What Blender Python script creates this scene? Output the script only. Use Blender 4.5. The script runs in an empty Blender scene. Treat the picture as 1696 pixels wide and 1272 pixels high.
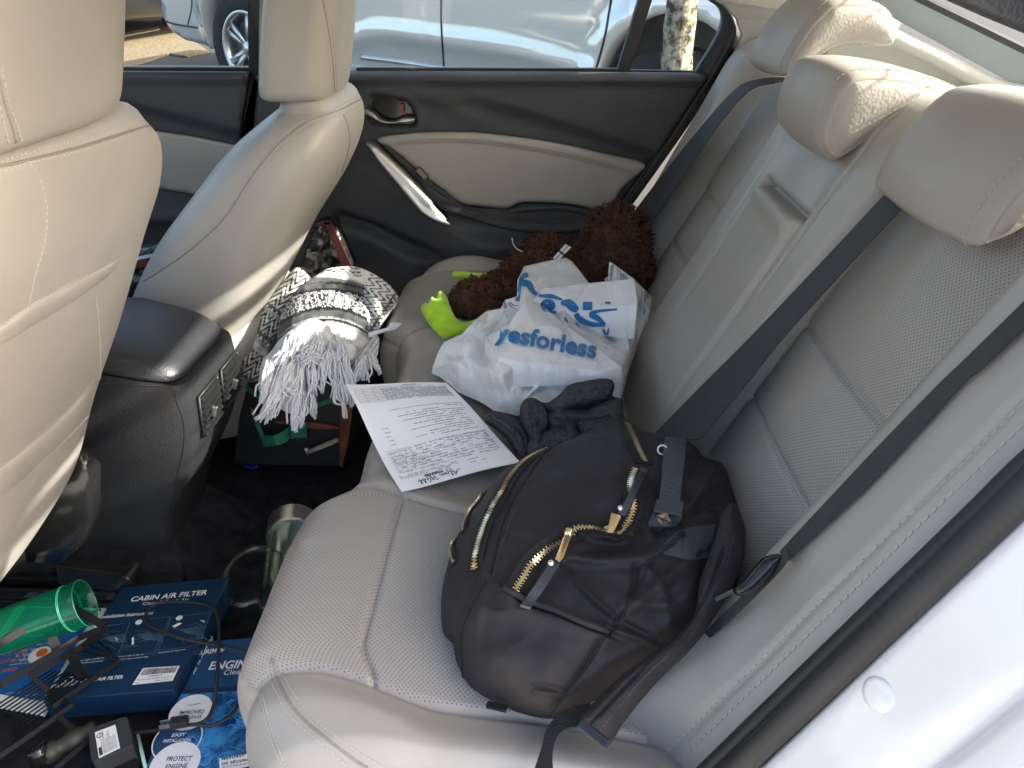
import bpy, bmesh, math, random
import numpy as np
from mathutils import Vector, Matrix, noise
from mathutils.bvhtree import BVHTree
from mathutils.geometry import delaunay_2d_cdt

R = math.radians
SC = bpy.context.scene
COL = SC.collection
random.seed(7)
RNG = np.random.default_rng(7)

# ------------------------------------------------------------------ camera, sky, sun, exposure
FPX, PCX, PCY = 1215.7, 848.0, 636.0          # focal length and centre in photo pixels
PITCH, YAW = R(29.17), R(2.02)
CAM = np.array((-1.076, 0.202, 0.977))            # car space: x across, y to the front, z above the rear foot well
cam = bpy.data.cameras.new('camera')
cam.lens = FPX / 1696 * 36.0
cam.sensor_width = 36.0
cam.clip_start = 0.02
cam.clip_end = 500
camo = bpy.data.objects.new('camera', cam)
COL.objects.link(camo)
FW = np.array((math.cos(PITCH) * math.cos(YAW), math.cos(PITCH) * math.sin(YAW), -math.sin(PITCH)))
RT = np.array((math.sin(YAW), -math.cos(YAW), 0.0)); UP = np.cross(RT, FW)
camo.matrix_world = Matrix([[RT[i], UP[i], -FW[i], CAM[i]] for i in range(3)] + [[0, 0, 0, 1]])
SC.camera = camo

SUN = np.array((0.10, 1.0, -0.60)); SUN /= np.linalg.norm(SUN)     # direction the light travels
EL = math.asin(-SUN[2])
PHI = math.atan2(-SUN[1], -SUN[0])
w = bpy.data.worlds.new('World'); SC.world = w; w.use_nodes = True
nt = w.node_tree
sky = nt.nodes.new('ShaderNodeTexSky'); sky.sky_type = 'NISHITA'; sky.sun_disc = False
sky.dust_density = 5.0; sky.ozone_density = 0.6; sky.sun_elevation = EL; sky.sun_rotation = math.pi / 2 - PHI
bg = nt.nodes['Background']; bg.inputs[1].default_value = 0.15
nt.links.new(sky.outputs[0], bg.inputs[0])
sl = bpy.data.lights.new('sun', 'SUN'); sl.energy = 3.7; sl.angle = R(0.53); sl.color = (1.0, 0.95, 0.85)
so = bpy.data.objects.new('sun', sl); COL.objects.link(so)
so.rotation_euler = Vector(SUN).to_track_quat('-Z', 'Y').to_euler()
SC.view_settings.view_transform = 'Standard'; SC.view_settings.look = 'None'
SC.view_settings.gamma = 1.0
SC.view_settings.exposure = 2.25
SC.render.engine = 'CYCLES'
SC.cycles.use_denoising = True
SC.cycles.max_bounces = 10; SC.cycles.diffuse_bounces = 6; SC.cycles.transparent_max_bounces = 24
SC.cycles.sample_clamp_indirect = 6.0

# ------------------------------------------------------------------ maths helpers
def ray(px, py):
    x = (np.asarray(px, float) - PCX) / FPX; y = (np.asarray(py, float) - PCY) / FPX
    return FW + x[..., None] * RT - y[..., None] * UP
def onP(px, py, p0, n):                       # point where the sight line meets a plane of the car
    d = ray(px, py); n = np.asarray(n, float)
    k = ((np.asarray(p0, float) - CAM) @ n) / (d @ n)
    return CAM + d * k[..., None] if np.ndim(k) else CAM + d * k
def onX(px, py, X): return onP(px, py, (X, 0, 0), (1, 0, 0))
def onY(px, py, Y): return onP(px, py, (0, Y, 0), (0, 1, 0))
def onZ(px, py, Z): return onP(px, py, (0, 0, Z), (0, 0, 1))
def onK(px, py, k): return CAM + ray(px, py) * (k if np.ndim(k) == 0 else np.asarray(k)[..., None])
TB = R(26.4)
NB = np.array((0, math.cos(TB), math.sin(TB)))      # out of the rear backrest
UB = np.array((0, -math.sin(TB), math.cos(TB)))     # up the rear backrest
B0 = np.array((0, 0, 0.309))
def onB(px, py, off=0.0): return onP(px, py, B0 + NB * off, NB)
def bxy(P):                                        # (x, s) on the backrest
    P = np.asarray(P); return np.stack([P[..., 0], (P - B0) @ UB], -1)

def smooth(a, b, x):
    t = np.clip((np.asarray(x, float) - a) / (b - a), 0, 1); return t * t * (3 - 2 * t)
def spline(pts, n=8, closed=False):
    """Catmull-Rom through the points, n samples a span"""
    P = np.asarray(pts, float); m = len(P); out = []
    rng = range(m) if closed else range(m - 1)
    for i in rng:
        if closed: a, b, c, d = P[(i - 1) % m], P[i], P[(i + 1) % m], P[(i + 2) % m]
        else: a, b, c, d = P[max(i - 1, 0)], P[i], P[i + 1], P[min(i + 2, m - 1)]
        for j in range(n):
            t = j / n
            out.append(0.5 * ((2 * b) + (c - a) * t + (2 * a - 5 * b + 4 * c - d) * t * t + (3 * b - a - 3 * c + d) * t ** 3))
    if not closed: out.append(P[-1])
    return np.array(out)
def resample(P, step):
    P = np.asarray(P, float)
    L = np.concatenate([[0], np.cumsum(np.linalg.norm(np.diff(P, axis=0), axis=1))])
    n = max(2, int(L[-1] / step) + 1); t = np.linspace(0, L[-1], n)
    return np.stack([np.interp(t, L, P[:, k]) for k in range(P.shape[1])], 1)
def segdist(X, Y, poly, closed=False):
    """distance from every (X, Y) to a polyline, and on which side"""
    P = np.asarray(poly, float)
    if closed: P = np.vstack([P, P[:1]])
    best = np.full(np.shape(X), 1e9); side = np.zeros(np.shape(X))
    for a, b in zip(P[:-1], P[1:]):
        v = b - a; l2 = v @ v + 1e-12
        t = np.clip(((X - a[0]) * v[0] + (Y - a[1]) * v[1]) / l2, 0, 1)
        dx = X - a[0] - t * v[0]; dy = Y - a[1] - t * v[1]; d = np.hypot(dx, dy)
        s = np.sign(v[0] * dy - v[1] * dx); m = d < best
        best = np.where(m, d, best); side = np.where(m, s, side)
    return best, side
def inside(X, Y, poly):
    P = np.asarray(poly, float); r = np.zeros(np.shape(X), bool)
    for a, b in zip(P, np.roll(P, -1, 0)):
        c = ((a[1] > Y) != (b[1] > Y)) & (X < (b[0] - a[0]) * (Y - a[1]) / (b[1] - a[1] + 1e-15) + a[0]); r ^= c
    return r
def vnoise(P, scale, seed=0.0, octv=2):
    return np.array([noise.fractal(Vector((p[0] * scale + seed, p[1] * scale - seed, (p[2] if len(p) > 2 else 0) * scale + 2 * seed)), 0.9, 2.0, octv) for p in P])

# ------------------------------------------------------------------ object helpers
BVH = {}
def mesh(name, V, F, mat=None, parent=None, smoothed=True, uv=None, mats=None, mi=None, col=None, bevel=0, subd=0, autos=None):
    me = bpy.data.meshes.new(name)
    V = np.asarray(V, float)
    me.from_pydata(V.tolist(), [], [tuple(int(i) for i in f) for f in F])
    for m in (mats or [mat]):
        if m: me.materials.append(m)
    if mi is not None: me.polygons.foreach_set('material_index', np.asarray(mi, np.int32))
    if uv is not None:
        l = me.uv_layers.new(name='uv'); idx = np.empty(len(me.loops), np.int32); me.loops.foreach_get('vertex_index', idx)
        l.data.foreach_set('uv', np.asarray(uv, np.float32)[idx].ravel())
    if col is not None:
        a = me.color_attributes.new('pattern', 'FLOAT_COLOR', 'POINT')
        c = np.ones((len(V), 4), np.float32); c[:, :3] = col; a.data.foreach_set('color', c.ravel())
    me.polygons.foreach_set('use_smooth', np.full(len(me.polygons), bool(smoothed)))
    me.update()
    o = bpy.data.objects.new(name, me); COL.objects.link(o)
    if bevel:
        b = o.modifiers.new('bevel', 'BEVEL'); b.width = bevel; b.segments = 3; b.limit_method = 'ANGLE'; b.angle_limit = R(35)
    if subd:
        s = o.modifiers.new('sub', 'SUBSURF'); s.levels = subd; s.render_levels = subd
    if autos is not None: me.set_sharp_from_angle(angle=R(autos))
    put(o, parent)
    return o
def put(o, parent):
    if parent is not None:
        o.parent = parent
        t = parent.location.copy() if parent.parent is None else Vector((0, 0, 0))
        o.matrix_parent_inverse = Matrix.Translation(-t)
    return o
def tag(o, label=None, cat=None, group=None, kind=None):
    if label: o['label'] = label
    if cat: o['category'] = cat
    if group: o['group'] = group
    if kind: o['kind'] = kind
    return o
def thing(name, label, cat, loc, group=None):
    o = bpy.data.objects.new(name, None); COL.objects.link(o); o.location = loc; o.empty_display_size = 0.05
    return tag(o, label, cat, group)
def tree_of(*objs):
    V, F, n = [], [], 0
    for o in objs:
        me = o.data; V += [v.co.copy() for v in me.vertices]
        F += [[n + i for i in p.vertices] for p in me.polygons]; n = len(V)
    return BVHTree.FromPolygons(V, F)
def cast(px, py, bvh):
    d = ray(px, py); d = d / np.linalg.norm(d)
    h = bvh.ray_cast(Vector(CAM), Vector(d))
    return (None, None) if h[0] is None else (np.array(h[0]), np.array(h[1]) * (1 if h[1].dot(Vector(d)) < 0 else -1))
def surf_path(pts, bvh, step=3.0, sp_n=8):
    """3D points and normals on a built surface below a line"""
    q = resample(spline(pts, sp_n) if len(pts) > 2 else np.array(pts, float), step); P, N = [], []
    for a in q:
        p, n = cast(a[0], a[1], bvh)
        if p is None: continue
        if P and np.linalg.norm(p - P[-1]) > 0.06: continue
        P.append(p); N.append(n)
    return np.array(P), np.array(N)

class MB:
    def __init__(s): s.V, s.F, s.M, s.m = [], [], [], 0
    def add(s, V, F):
        n = len(s.V); s.V += [tuple(map(float, v)) for v in V]; s.F += [[n + i for i in f] for f in F]; s.M += [s.m] * len(F)
    def box(s, c, ax, half):
        c = np.asarray(c, float); A = [np.asarray(a, float) for a in ax]
        V = [c + A[0] * half[0] * i + A[1] * half[1] * j + A[2] * half[2] * k for k in (-1, 1) for j in (-1, 1) for i in (-1, 1)]
        s.add(V, [(0, 2, 3, 1), (4, 5, 7, 6), (0, 1, 5, 4), (2, 6, 7, 3), (0, 4, 6, 2), (1, 3, 7, 5)])
    def tube(s, P, r, sides=8, closed=False, flat=None):
        P = np.asarray(P, float); n = len(P)
        rr = np.full(n, r) if np.ndim(r) == 0 else np.asarray(r)
        T = np.gradient(P, axis=0) if not closed else np.roll(P, -1, 0) - np.roll(P, 1, 0)
        T /= np.linalg.norm(T, axis=1)[:, None] + 1e-12
        u = np.cross(T[0], (0.3, 0.5, 0.81)); u /= np.linalg.norm(u); V = []
        for i in range(n):
            u = u - T[i] * (u @ T[i]); u /= np.linalg.norm(u) + 1e-12; v = np.cross(T[i], u)
            for j in range(sides):
                a = 2 * math.pi * j / sides; V.append(P[i] + rr[i] * (u * math.cos(a) + v * math.sin(a)))
        F = []; m = n if closed else n - 1
        for i in range(m):
            i2 = (i + 1) % n
            for j in range(sides):
                F.append((i * sides + j, i * sides + (j + 1) % sides, i2 * sides + (j + 1) % sides, i2 * sides + j))
        if not closed: F += [tuple(range(sides))[::-1], tuple((n - 1) * sides + j for j in range(sides))]
        s.add(V, F)
    def ribbon(s, A, B, th, N=None):
        """strap between two edge lines, th thick"""
        A = np.asarray(A, float); B = np.asarray(B, float); n = len(A)
        if N is None:
            T = np.gradient(A, axis=0); N = np.cross(T, B - A); N /= np.linalg.norm(N, axis=1)[:, None] + 1e-12
            vd = CAM - (A + B) / 2; N *= np.sign((N * vd).sum(1))[:, None]
        V = np.vstack([A, B, A - N * th, B - N * th]); F = []
        for i in range(n - 1):
            F += [(i, i + 1, n + i + 1, n + i), (2 * n + i, 3 * n + i, 3 * n + i + 1, 2 * n + i + 1),
                  (i, 2 * n + i, 2 * n + i + 1, i + 1), (n + i, n + i + 1, 3 * n + i + 1, 3 * n + i)]
        F += [(0, n, 3 * n, 2 * n), (n - 1, 3 * n - 1, 4 * n - 1, 2 * n - 1)]
        s.add(V, F)
    def stitches(s, P, N, gap=0.0055, ln=0.0036, wd=0.0007, off=0.0):
        if len(P) < 3: return
        L = np.concatenate([[0], np.cumsum(np.linalg.norm(np.diff(P, axis=0), axis=1))])
        for t in np.arange(0, L[-1], gap):
            p = np.array([np.interp(t, L, P[:, k]) for k in range(3)]); q = np.array([np.interp(min(t + ln, L[-1]), L, P[:, k]) for k in range(3)])
            nn = np.array([np.interp(t, L, N[:, k]) for k in range(3)]); tt = q - p; l = np.linalg.norm(tt)
            if l < 1e-5: continue
            tt /= l; b = np.cross(nn, tt); b /= np.linalg.norm(b) + 1e-9
            s.box((p + q) / 2 + nn * (0.0002 + off), (tt, b, nn), (l / 2, wd, wd * 0.9))
    def lathe(s, c, axis, prof, sides=32):
        """prof: (radius, distance along the axis) pairs"""
        a = np.array(axis, float); a /= np.linalg.norm(a); u = np.cross(a, (0.2, 0.4, 0.9)); u /= np.linalg.norm(u); v = np.cross(a, u)
        V = []
        for r, z in prof:
            for j in range(sides):
                t = 2 * math.pi * j / sides; V.append(np.asarray(c) + a * z + r * (u * math.cos(t) + v * math.sin(t)))
        F = [(i * sides + j, i * sides + (j + 1) % sides, (i + 1) * sides + (j + 1) % sides, (i + 1) * sides + j) for i in range(len(prof) - 1) for j in range(sides)]
        s.add(V, F)
    def prism(s, poly, d):
        """solid from a 3D outline pushed along d"""
        P = np.asarray(poly, float); n = len(P); V = np.vstack([P, P + np.asarray(d)])
        s.add(V, [tuple(range(n))[::-1], tuple(range(n, 2 * n))] + [(i, (i + 1) % n, n + (i + 1) % n, n + i) for i in range(n)])
    def build(s, name, mat, parent=None, **k):
        if isinstance(mat, (list, tuple)): return mesh(name, s.V, s.F, mats=mat, mi=s.M, parent=parent, **k)
        return mesh(name, s.V, s.F, mat, parent, **k)

def tri2d(outline, step, extra=None):
    """triangulate the inside of a 2D outline with a grid of inner points"""
    O = np.asarray(outline, float)
    lo, hi = O.min(0), O.max(0)
    gx, gy = np.meshgrid(np.arange(lo[0] + step / 2, hi[0], step), np.arange(lo[1] + step / 2, hi[1], step * 0.87))
    gx = gx + (np.arange(gx.shape[0]) % 2)[:, None] * step / 2
    X, Y = gx.ravel(), gy.ravel()
    m = inside(X, Y, O); X, Y = X[m], Y[m]
    d, _ = segdist(X, Y, O, True); m = d > step * 0.45; P = np.stack([X[m], Y[m]], 1)
    if extra is not None and len(extra): P = np.vstack([P, extra])
    n = len(O); pts = [Vector(p) for p in O] + [Vector(p) for p in P]
    r = delaunay_2d_cdt(pts, [(i, (i + 1) % n) for i in range(n)], [], 1, 1e-7)
    V = np.array([tuple(v) for v in r[0]]); F = [tuple(f) for f in r[2]]
    E = {}
    for f in F:
        for i in range(len(f)):
            a, b = f[i], f[(i + 1) % len(f)]
            if (b, a) in E: del E[(b, a)]
            else: E[(a, b)] = 1
    return V, F, list(E)
def slab(name, outline, step, fmap, thick, mat, parent, uvs=1.0, **k):
    """flat-ish panel: outline in 2D, fmap(V2) -> (points, normals); a rim of the given depth behind it"""
    V, F, E = tri2d(outline, step); P, N = fmap(V)
    B = P - np.asarray(N) * thick; n = len(P)
    FF = [tuple(f) for f in F] + [(a, n + a, n + b, b) for a, b in E] + [tuple(n + i for i in f[::-1]) for f in F]
    return mesh(name, np.vstack([P, B]), FF, mat, parent, uv=np.vstack([V, V]) * uvs, **k)

def relief(outline, step, p0, n, H, Rr, back, bump=None, power=2.0):
    """cushion-like solid: the outline lies on a plane (p0, n); inside it the front swells H, behind it `back`.
    Rr is the edge radius in metres. bump(px, py) adds metres. returns V, F, photo coords"""
    V2, F, E = tri2d(outline, step)
    O = np.asarray(outline, float)
    d, _ = segdist(V2[:, 0], V2[:, 1], O, True)
    base = onP(V2[:, 0], V2[:, 1], p0, n); D = ray(V2[:, 0], V2[:, 1]); k = np.linalg.norm(base - CAM, axis=1) / np.linalg.norm(D, axis=1)
    mpp = k / FPX
    t = np.clip(d * mpp / Rr, 0, 1); prof = (1 - (1 - t) ** power) ** (1.0 / power)
    h = H * prof
    if bump is not None: h = h + bump(V2[:, 0], V2[:, 1]) * np.clip(t * 2.5, 0, 1)
    Dn = D / np.linalg.norm(D, axis=1)[:, None]
    fr = base - Dn * h[:, None]
    nb = np.asarray(n, float); nb = nb / np.linalg.norm(nb)
    bk = base - nb * (back * prof)[:, None]
    m = len(V2)
    edge = set(i for e in E for i in e)
    idx = {}; BV = []
    for i in range(m):
        if i in edge: idx[i] = i
        else: idx[i] = m + len(BV); BV.append(bk[i])
    FF = [tuple(f) for f in F] + [tuple(idx[i] for i in f[::-1]) for f in F]
    Vall = np.vstack([fr, np.array(BV)]) if BV else fr
    return Vall, FF, V2
def strokes(S):
    """folds: list of (polyline, height, width[, 'step'])"""
    S = [(spline(q[0], 6) if len(q[0]) > 2 else np.array(q[0], float),) + tuple(q[1:]) for q in S]
    def f(X, Y):
        h = np.zeros(np.shape(X))
        for q in S:
            d, s = segdist(X, Y, q[0])
            if len(q) > 3:                      # overlapping fold: high on one side, falling away on the other
                h += q[1] * np.where(s > 0, np.exp(-(d / (q[2] * 2.6)) ** 2), np.exp(-(d / (q[2] * 0.35)) ** 2) )
            else: h += q[1] * np.exp(-(d / q[2]) ** 2)
        return h
    return f

def text2d(body, size=1.0, bold=0.0, shear=0.0, align='LEFT', ext=0.0, space=1.0):
    cu = bpy.data.curves.new('t', 'FONT'); cu.body = body; cu.size = size; cu.offset = bold * size; cu.shear = shear; cu.align_x = align
    cu.space_character = space; cu.resolution_u = 3
    o = bpy.data.objects.new('t', cu); COL.objects.link(o)
    dg = bpy.context.evaluated_depsgraph_get(); me = bpy.data.meshes.new_from_object(o.evaluated_get(dg))
    V = np.array([tuple(v.co)[:2] for v in me.vertices]).reshape(-1, 2); F = [tuple(p.vertices) for p in me.polygons]
    bpy.data.objects.remove(o); bpy.data.curves.remove(cu); bpy.data.meshes.remove(me)
    return V, F
class Face:
    """a flat printed face: origin, reading direction, up direction"""
    def __init__(s, o, u, v):
        s.o = np.asarray(o, float); s.u = np.asarray(u, float); s.v = np.asarray(v, float)
        s.n = np.cross(s.u, s.v); s.n /= np.linalg.norm(s.n)
    def at(s, P, lift=0.0008):
        P = np.asarray(P, float); return s.o + P[..., :1] * s.u + P[..., 1:2] * s.v + s.n * lift
    def text(s, mb, body, x, y, size, lift=0.0008, **k):
        V, F = text2d(body, size, **k)
        if len(V): mb.add(s.at(V + np.array((x, y)), lift), F)
    def quad(s, mb, x0, y0, x1, y1, lift=0.0006):
        mb.add(s.at(np.array(((x0, y0), (x1, y0), (x1, y1), (x0, y1))), lift), [(0, 1, 2, 3)])
    def disc(s, mb, x, y, r, lift=0.0006, n=40, r2=None):
        a = np.linspace(0, 2 * math.pi, n, endpoint=False); P = np.stack([x + r * np.cos(a), y + r * np.sin(a)], 1)
        if r2 is None: mb.add(s.at(P, lift), [tuple(range(n))])
        else:
            Q = np.stack([x + r2 * np.cos(a), y + r2 * np.sin(a)], 1)
            mb.add(np.vstack([s.at(P, lift), s.at(Q, lift)]), [(i, (i + 1) % n, n + (i + 1) % n, n + i) for i in range(n)])
    def line(s, mb, pts, wd, lift=0.0007):
        P = np.asarray(pts, float); T = np.gradient(P, axis=0); T /= np.linalg.norm(T, axis=1)[:, None] + 1e-9
        Nn = np.stack([-T[:, 1], T[:, 0]], 1) * wd / 2; n = len(P)
        mb.add(np.vstack([s.at(P + Nn, lift), s.at(P - Nn, lift)]), [(i, i + 1, n + i + 1, n + i) for i in range(n - 1)])
# ------------------------------------------------------------------ materials
def mat(name, color, rough=0.5, metal=0.0, spec=0.5, bump=None, var=None, coat=0.0, sheen=0.0, emit=None, rvar=None, sub=0.0):
    """bump: (scale, strength[, kind]); var: (scale, amount) lightness mottling"""
    m = bpy.data.materials.new(name); m.use_nodes = True; t = m.node_tree; b = t.nodes['Principled BSDF']
    b.inputs['Base Color'].default_value = (*color, 1); b.inputs['Roughness'].default_value = rough; b.inputs['Metallic'].default_value = metal
    b.inputs['Specular IOR Level'].default_value = spec; b.inputs['Coat Weight'].default_value = coat; b.inputs['Coat Roughness'].default_value = 0.05
    if sheen: b.inputs['Sheen Weight'].default_value = sheen
    tc = t.nodes.new('ShaderNodeTexCoord')
    if var:
        n = t.nodes.new('ShaderNodeTexNoise'); n.inputs['Scale'].default_value = var[0]; n.inputs['Detail'].default_value = 6
        r = t.nodes.new('ShaderNodeMapRange'); r.inputs['From Min'].default_value = 0.3; r.inputs['From Max'].default_value = 0.7
        r.inputs['To Min'].default_value = 1 - var[1]; r.inputs['To Max'].default_value = 1 + var[1]
        mx = t.nodes.new('ShaderNodeMix'); mx.data_type = 'RGBA'; mx.blend_type = 'MULTIPLY'; mx.inputs['Factor'].default_value = 1
        mx.inputs[6].default_value = (*color, 1)
        t.links.new(tc.outputs['Object'], n.inputs['Vector']); t.links.new(n.outputs['Fac'], r.inputs['Value']); t.links.new(r.outputs[0], mx.inputs[7])
        t.links.new(mx.outputs[2], b.inputs['Base Color'])
    if rvar:
        n = t.nodes.new('ShaderNodeTexNoise'); n.inputs['Scale'].default_value = rvar[0]; n.inputs['Detail'].default_value = 4
        r = t.nodes.new('ShaderNodeMapRange'); r.inputs['From Min'].default_value = 0.3; r.inputs['From Max'].default_value = 0.7
        r.inputs['To Min'].default_value = rough - rvar[1]; r.inputs['To Max'].default_value = rough + rvar[1]
        t.links.new(tc.outputs['Object'], n.inputs['Vector']); t.links.new(n.outputs['Fac'], r.inputs['Value']); t.links.new(r.outputs[0], b.inputs['Roughness'])
    if bump:
        if len(bump) > 2 and bump[2] == 'voronoi':
            n = t.nodes.new('ShaderNodeTexVoronoi'); n.inputs['Scale'].default_value = bump[0]; out = n.outputs['Distance']
        else:
            n = t.nodes.new('ShaderNodeTexNoise'); n.inputs['Scale'].default_value = bump[0]; n.inputs['Detail'].default_value = 5; out = n.outputs['Fac']
        bp = t.nodes.new('ShaderNodeBump'); bp.inputs['Strength'].default_value = bump[1]; bp.inputs['Distance'].default_value = 0.002
        t.links.new(tc.outputs['Object'], n.inputs['Vector']); t.links.new(out, bp.inputs['Height']); t.links.new(bp.outputs[0], b.inputs['Normal'])
    return m
def math_node(t, op, a, b=None, c=None):
    n = t.nodes.new('ShaderNodeMath'); n.operation = op
    for i, v in enumerate((a, b, c)):
        if v is None: continue
        if hasattr(v, 'type') and hasattr(v, 'links'): t.links.new(v, n.inputs[i])
        else: n.inputs[i].default_value = v
    return n.outputs[0]
def perforated(name, color, pitch=0.0054, rad=0.125):
    """leather with punched holes in a staggered grid; uv in metres"""
    m = mat(name, color, 0.42, 0, 0.45, None, (9, 0.05)); t = m.node_tree; b = t.nodes['Principled BSDF']
    uv = t.nodes.new('ShaderNodeUVMap'); sx = t.nodes.new('ShaderNodeSeparateXYZ'); t.links.new(uv.outputs[0], sx.inputs[0])
    u = math_node(t, 'DIVIDE', sx.outputs[0], pitch); v = math_node(t, 'DIVIDE', sx.outputs[1], pitch)
    def d2(u, v, o):
        fu = math_node(t, 'SUBTRACT', math_node(t, 'FRACT', math_node(t, 'ADD', u, o)), 0.5); fv = math_node(t, 'SUBTRACT', math_node(t, 'FRACT', math_node(t, 'ADD', v, o)), 0.5)
        return math_node(t, 'ADD', math_node(t, 'MULTIPLY', fu, fu), math_node(t, 'MULTIPLY', fv, fv))
    d = math_node(t, 'SQRT', math_node(t, 'MINIMUM', d2(u, v, 0.0), d2(u, v, 0.5)))
    r = t.nodes.new('ShaderNodeMapRange'); r.inputs['From Min'].default_value = rad * 0.75; r.inputs['From Max'].default_value = rad * 1.25
    t.links.new(d, r.inputs['Value'])
    old = b.inputs['Base Color'].links[0].from_socket
    mx = t.nodes.new('ShaderNodeMix'); mx.data_type = 'RGBA'; t.links.new(r.outputs[0], mx.inputs['Factor'])
    mx.inputs[6].default_value = (0.07, 0.062, 0.054, 1); t.links.new(old, mx.inputs[7]); t.links.new(mx.outputs[2], b.inputs['Base Color'])
    bp = t.nodes.new('ShaderNodeBump'); bp.inputs['Strength'].default_value = 0.5; bp.inputs['Distance'].default_value = 0.001
    t.links.new(r.outputs[0], bp.inputs['Height']); t.links.new(bp.outputs[0], b.inputs['Normal'])
    return m
def clear(name, tint, gloss=0.9, ior=1.45, rough=0.02, edge=None):
    """thin clear pane: lets light straight through, mirrors at a slant"""
    m = bpy.data.materials.new(name); m.use_nodes = True; t = m.node_tree; t.nodes.clear()
    o = t.nodes.new('ShaderNodeOutputMaterial'); tr = t.nodes.new('ShaderNodeBsdfTransparent'); tr.inputs[0].default_value = (*tint, 1)
    g = t.nodes.new('ShaderNodeBsdfGlossy'); g.inputs[0].default_value = (gloss, gloss, gloss, 1); g.inputs['Roughness'].default_value = rough
    f = t.nodes.new('ShaderNodeFresnel')
    geo = t.nodes.new('ShaderNodeNewGeometry'); mr = t.nodes.new('ShaderNodeMapRange'); mr.inputs['To Min'].default_value = ior; mr.inputs['To Max'].default_value = 1 / ior; t.links.new(geo.outputs['Backfacing'], mr.inputs['Value']); t.links.new(mr.outputs[0], f.inputs[0])
    mx = t.nodes.new('ShaderNodeMixShader'); t.links.new(f.outputs[0], mx.inputs[0]); t.links.new(tr.outputs[0], mx.inputs[1]); t.links.new(g.outputs[0], mx.inputs[2])
    t.links.new(mx.outputs[0], o.inputs[0])
    return m
TAN = (0.318, 0.296, 0.268)
M = {}
M['leather'] = mat('beige leather', TAN, 0.42, 0, 0.45, (900, 0.07, 'voronoi'), (6, 0.06), rvar=(14, 0.06))
M['leather2'] = mat('beige side leather', TAN, 0.45, 0, 0.4, (800, 0.09, 'voronoi'), (7, 0.07), rvar=(12, 0.06))
M['suede'] = mat('beige grained vinyl', (0.34, 0.315, 0.28), 0.6, 0, 0.3, (230, 0.5), (30, 0.06))
M['perf'] = perforated('perforated beige leather', TAN)
M['thread'] = mat('beige thread', (0.39, 0.355, 0.31), 0.75)
M['seam'] = mat('shaded seam groove', (0.22, 0.20, 0.175), 0.6)  # darker than the leather: the groove's shade put into the colour
M['thread_dark'] = mat('dark thread', (0.05, 0.05, 0.055), 0.6)
M['trim'] = mat('beige trim plastic', (0.36, 0.35, 0.33), 0.6, 0, 0.3, (300, 0.2), (8, 0.03))
M['head'] = mat('headliner fabric', (0.52, 0.49, 0.44), 0.9, 0, 0.1, (400, 0.3))
M['dark'] = mat('black grained plastic', (0.040, 0.042, 0.047), 0.55, 0, 0.45, (420, 0.28, 'voronoi'), (10, 0.12), rvar=(9, 0.05))  # door black lifted and blued: haze put into the base colour
M['dark_console'] = mat('black console plastic', (0.020, 0.021, 0.024), 0.5, 0, 0.45, (420, 0.25, 'voronoi'), (10, 0.12), rvar=(9, 0.05))
M['dark2'] = mat('black soft plastic', (0.030, 0.032, 0.036), 0.6, 0, 0.4, (380, 0.2, 'voronoi'), (8, 0.1))
M['lid'] = mat('black padded vinyl', (0.018, 0.019, 0.022), 0.40, 0, 0.5, (420, 0.2, 'voronoi'), (12, 0.1))
M['rubber'] = mat('black rubber', (0.020, 0.020, 0.022), 0.5, 0, 0.4, (60, 0.1), (20, 0.2))
M['belt'] = mat('dark grey seat belt webbing', (0.034, 0.034, 0.036), 0.65, 0, 0.4, (900, 0.3), (60, 0.1))
M['carpet'] = mat('black carpet', (0.018, 0.018, 0.021), 0.95, 0, 0.1, (700, 0.9), (40, 0.45))
M['shelf'] = mat('grey shelf felt', (0.42, 0.43, 0.40), 0.95, 0, 0.1, (600, 0.7), (120, 0.25))
M['chrome'] = mat('satin silver plastic', (0.42, 0.41, 0.39), 0.38, 1.0)
M['steel'] = mat('brushed steel', (0.80, 0.79, 0.75), 0.30, 1.0)
M['black_gloss'] = mat('black shiny plastic', (0.012, 0.012, 0.013), 0.16, 0, 0.5)
M['red'] = mat('red lock mark', (0.20, 0.03, 0.03), 0.4)
M['white_paint'] = mat('white car paint', (0.72, 0.705, 0.68), 0.25, 0, 0.5, None, (3, 0.02), coat=0.7)
M['silver_paint'] = mat('silver car paint', (0.68, 0.68, 0.65), 0.12, 0.35, 0.5, None, (1.2, 0.03), coat=0.8)
M['glass'] = clear('car window glass', (0.80, 0.86, 0.85))
M['backglass'] = clear('rear window glass', (0.86, 0.90, 0.88))
M['pane_reflection'] = mat('painted glass reflection', (0.20, 0.225, 0.235), 0.5, 0, 0.4, None, (5, 0.08))  # pale grey reflection of the rear glass, put into the colour
M['wire'] = mat('heater wire', (0.05, 0.03, 0.02), 0.5)
# ------------------------------------------------------------------ the car we look into
car = thing('car', 'white car seen through its open rear door, beige leather seats and black door trim inside', 'car', (0, 0, -0.28))
WL = 0.78
# --- floor
V = [(-0.76, -0.1, 0), (0.74, -0.1, 0), (0.74, 2.2, 0), (-0.76, 2.2, 0)]
gx, gy = np.meshgrid(np.linspace(-0.74, 0.74, 90), np.linspace(-0.1, 2.3, 130)); 
gz = 0.012 * vnoise(np.stack([gx.ravel(), gy.ravel()], 1), 5).reshape(gx.shape) + 0.10 * smooth(0.17, 0.09, np.abs(gx)) * smooth(0.76, 0.88, gy) - 0.006
def grid_faces(nr, nc): return [(i * nc + j, i * nc + j + 1, (i + 1) * nc + j + 1, (i + 1) * nc + j) for i in range(nr - 1) for j in range(nc - 1)]
mesh('floor_carpet', np.stack([gx, gy, gz], -1).reshape(-1, 3), grid_faces(*gx.shape), M['carpet'], car)

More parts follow.
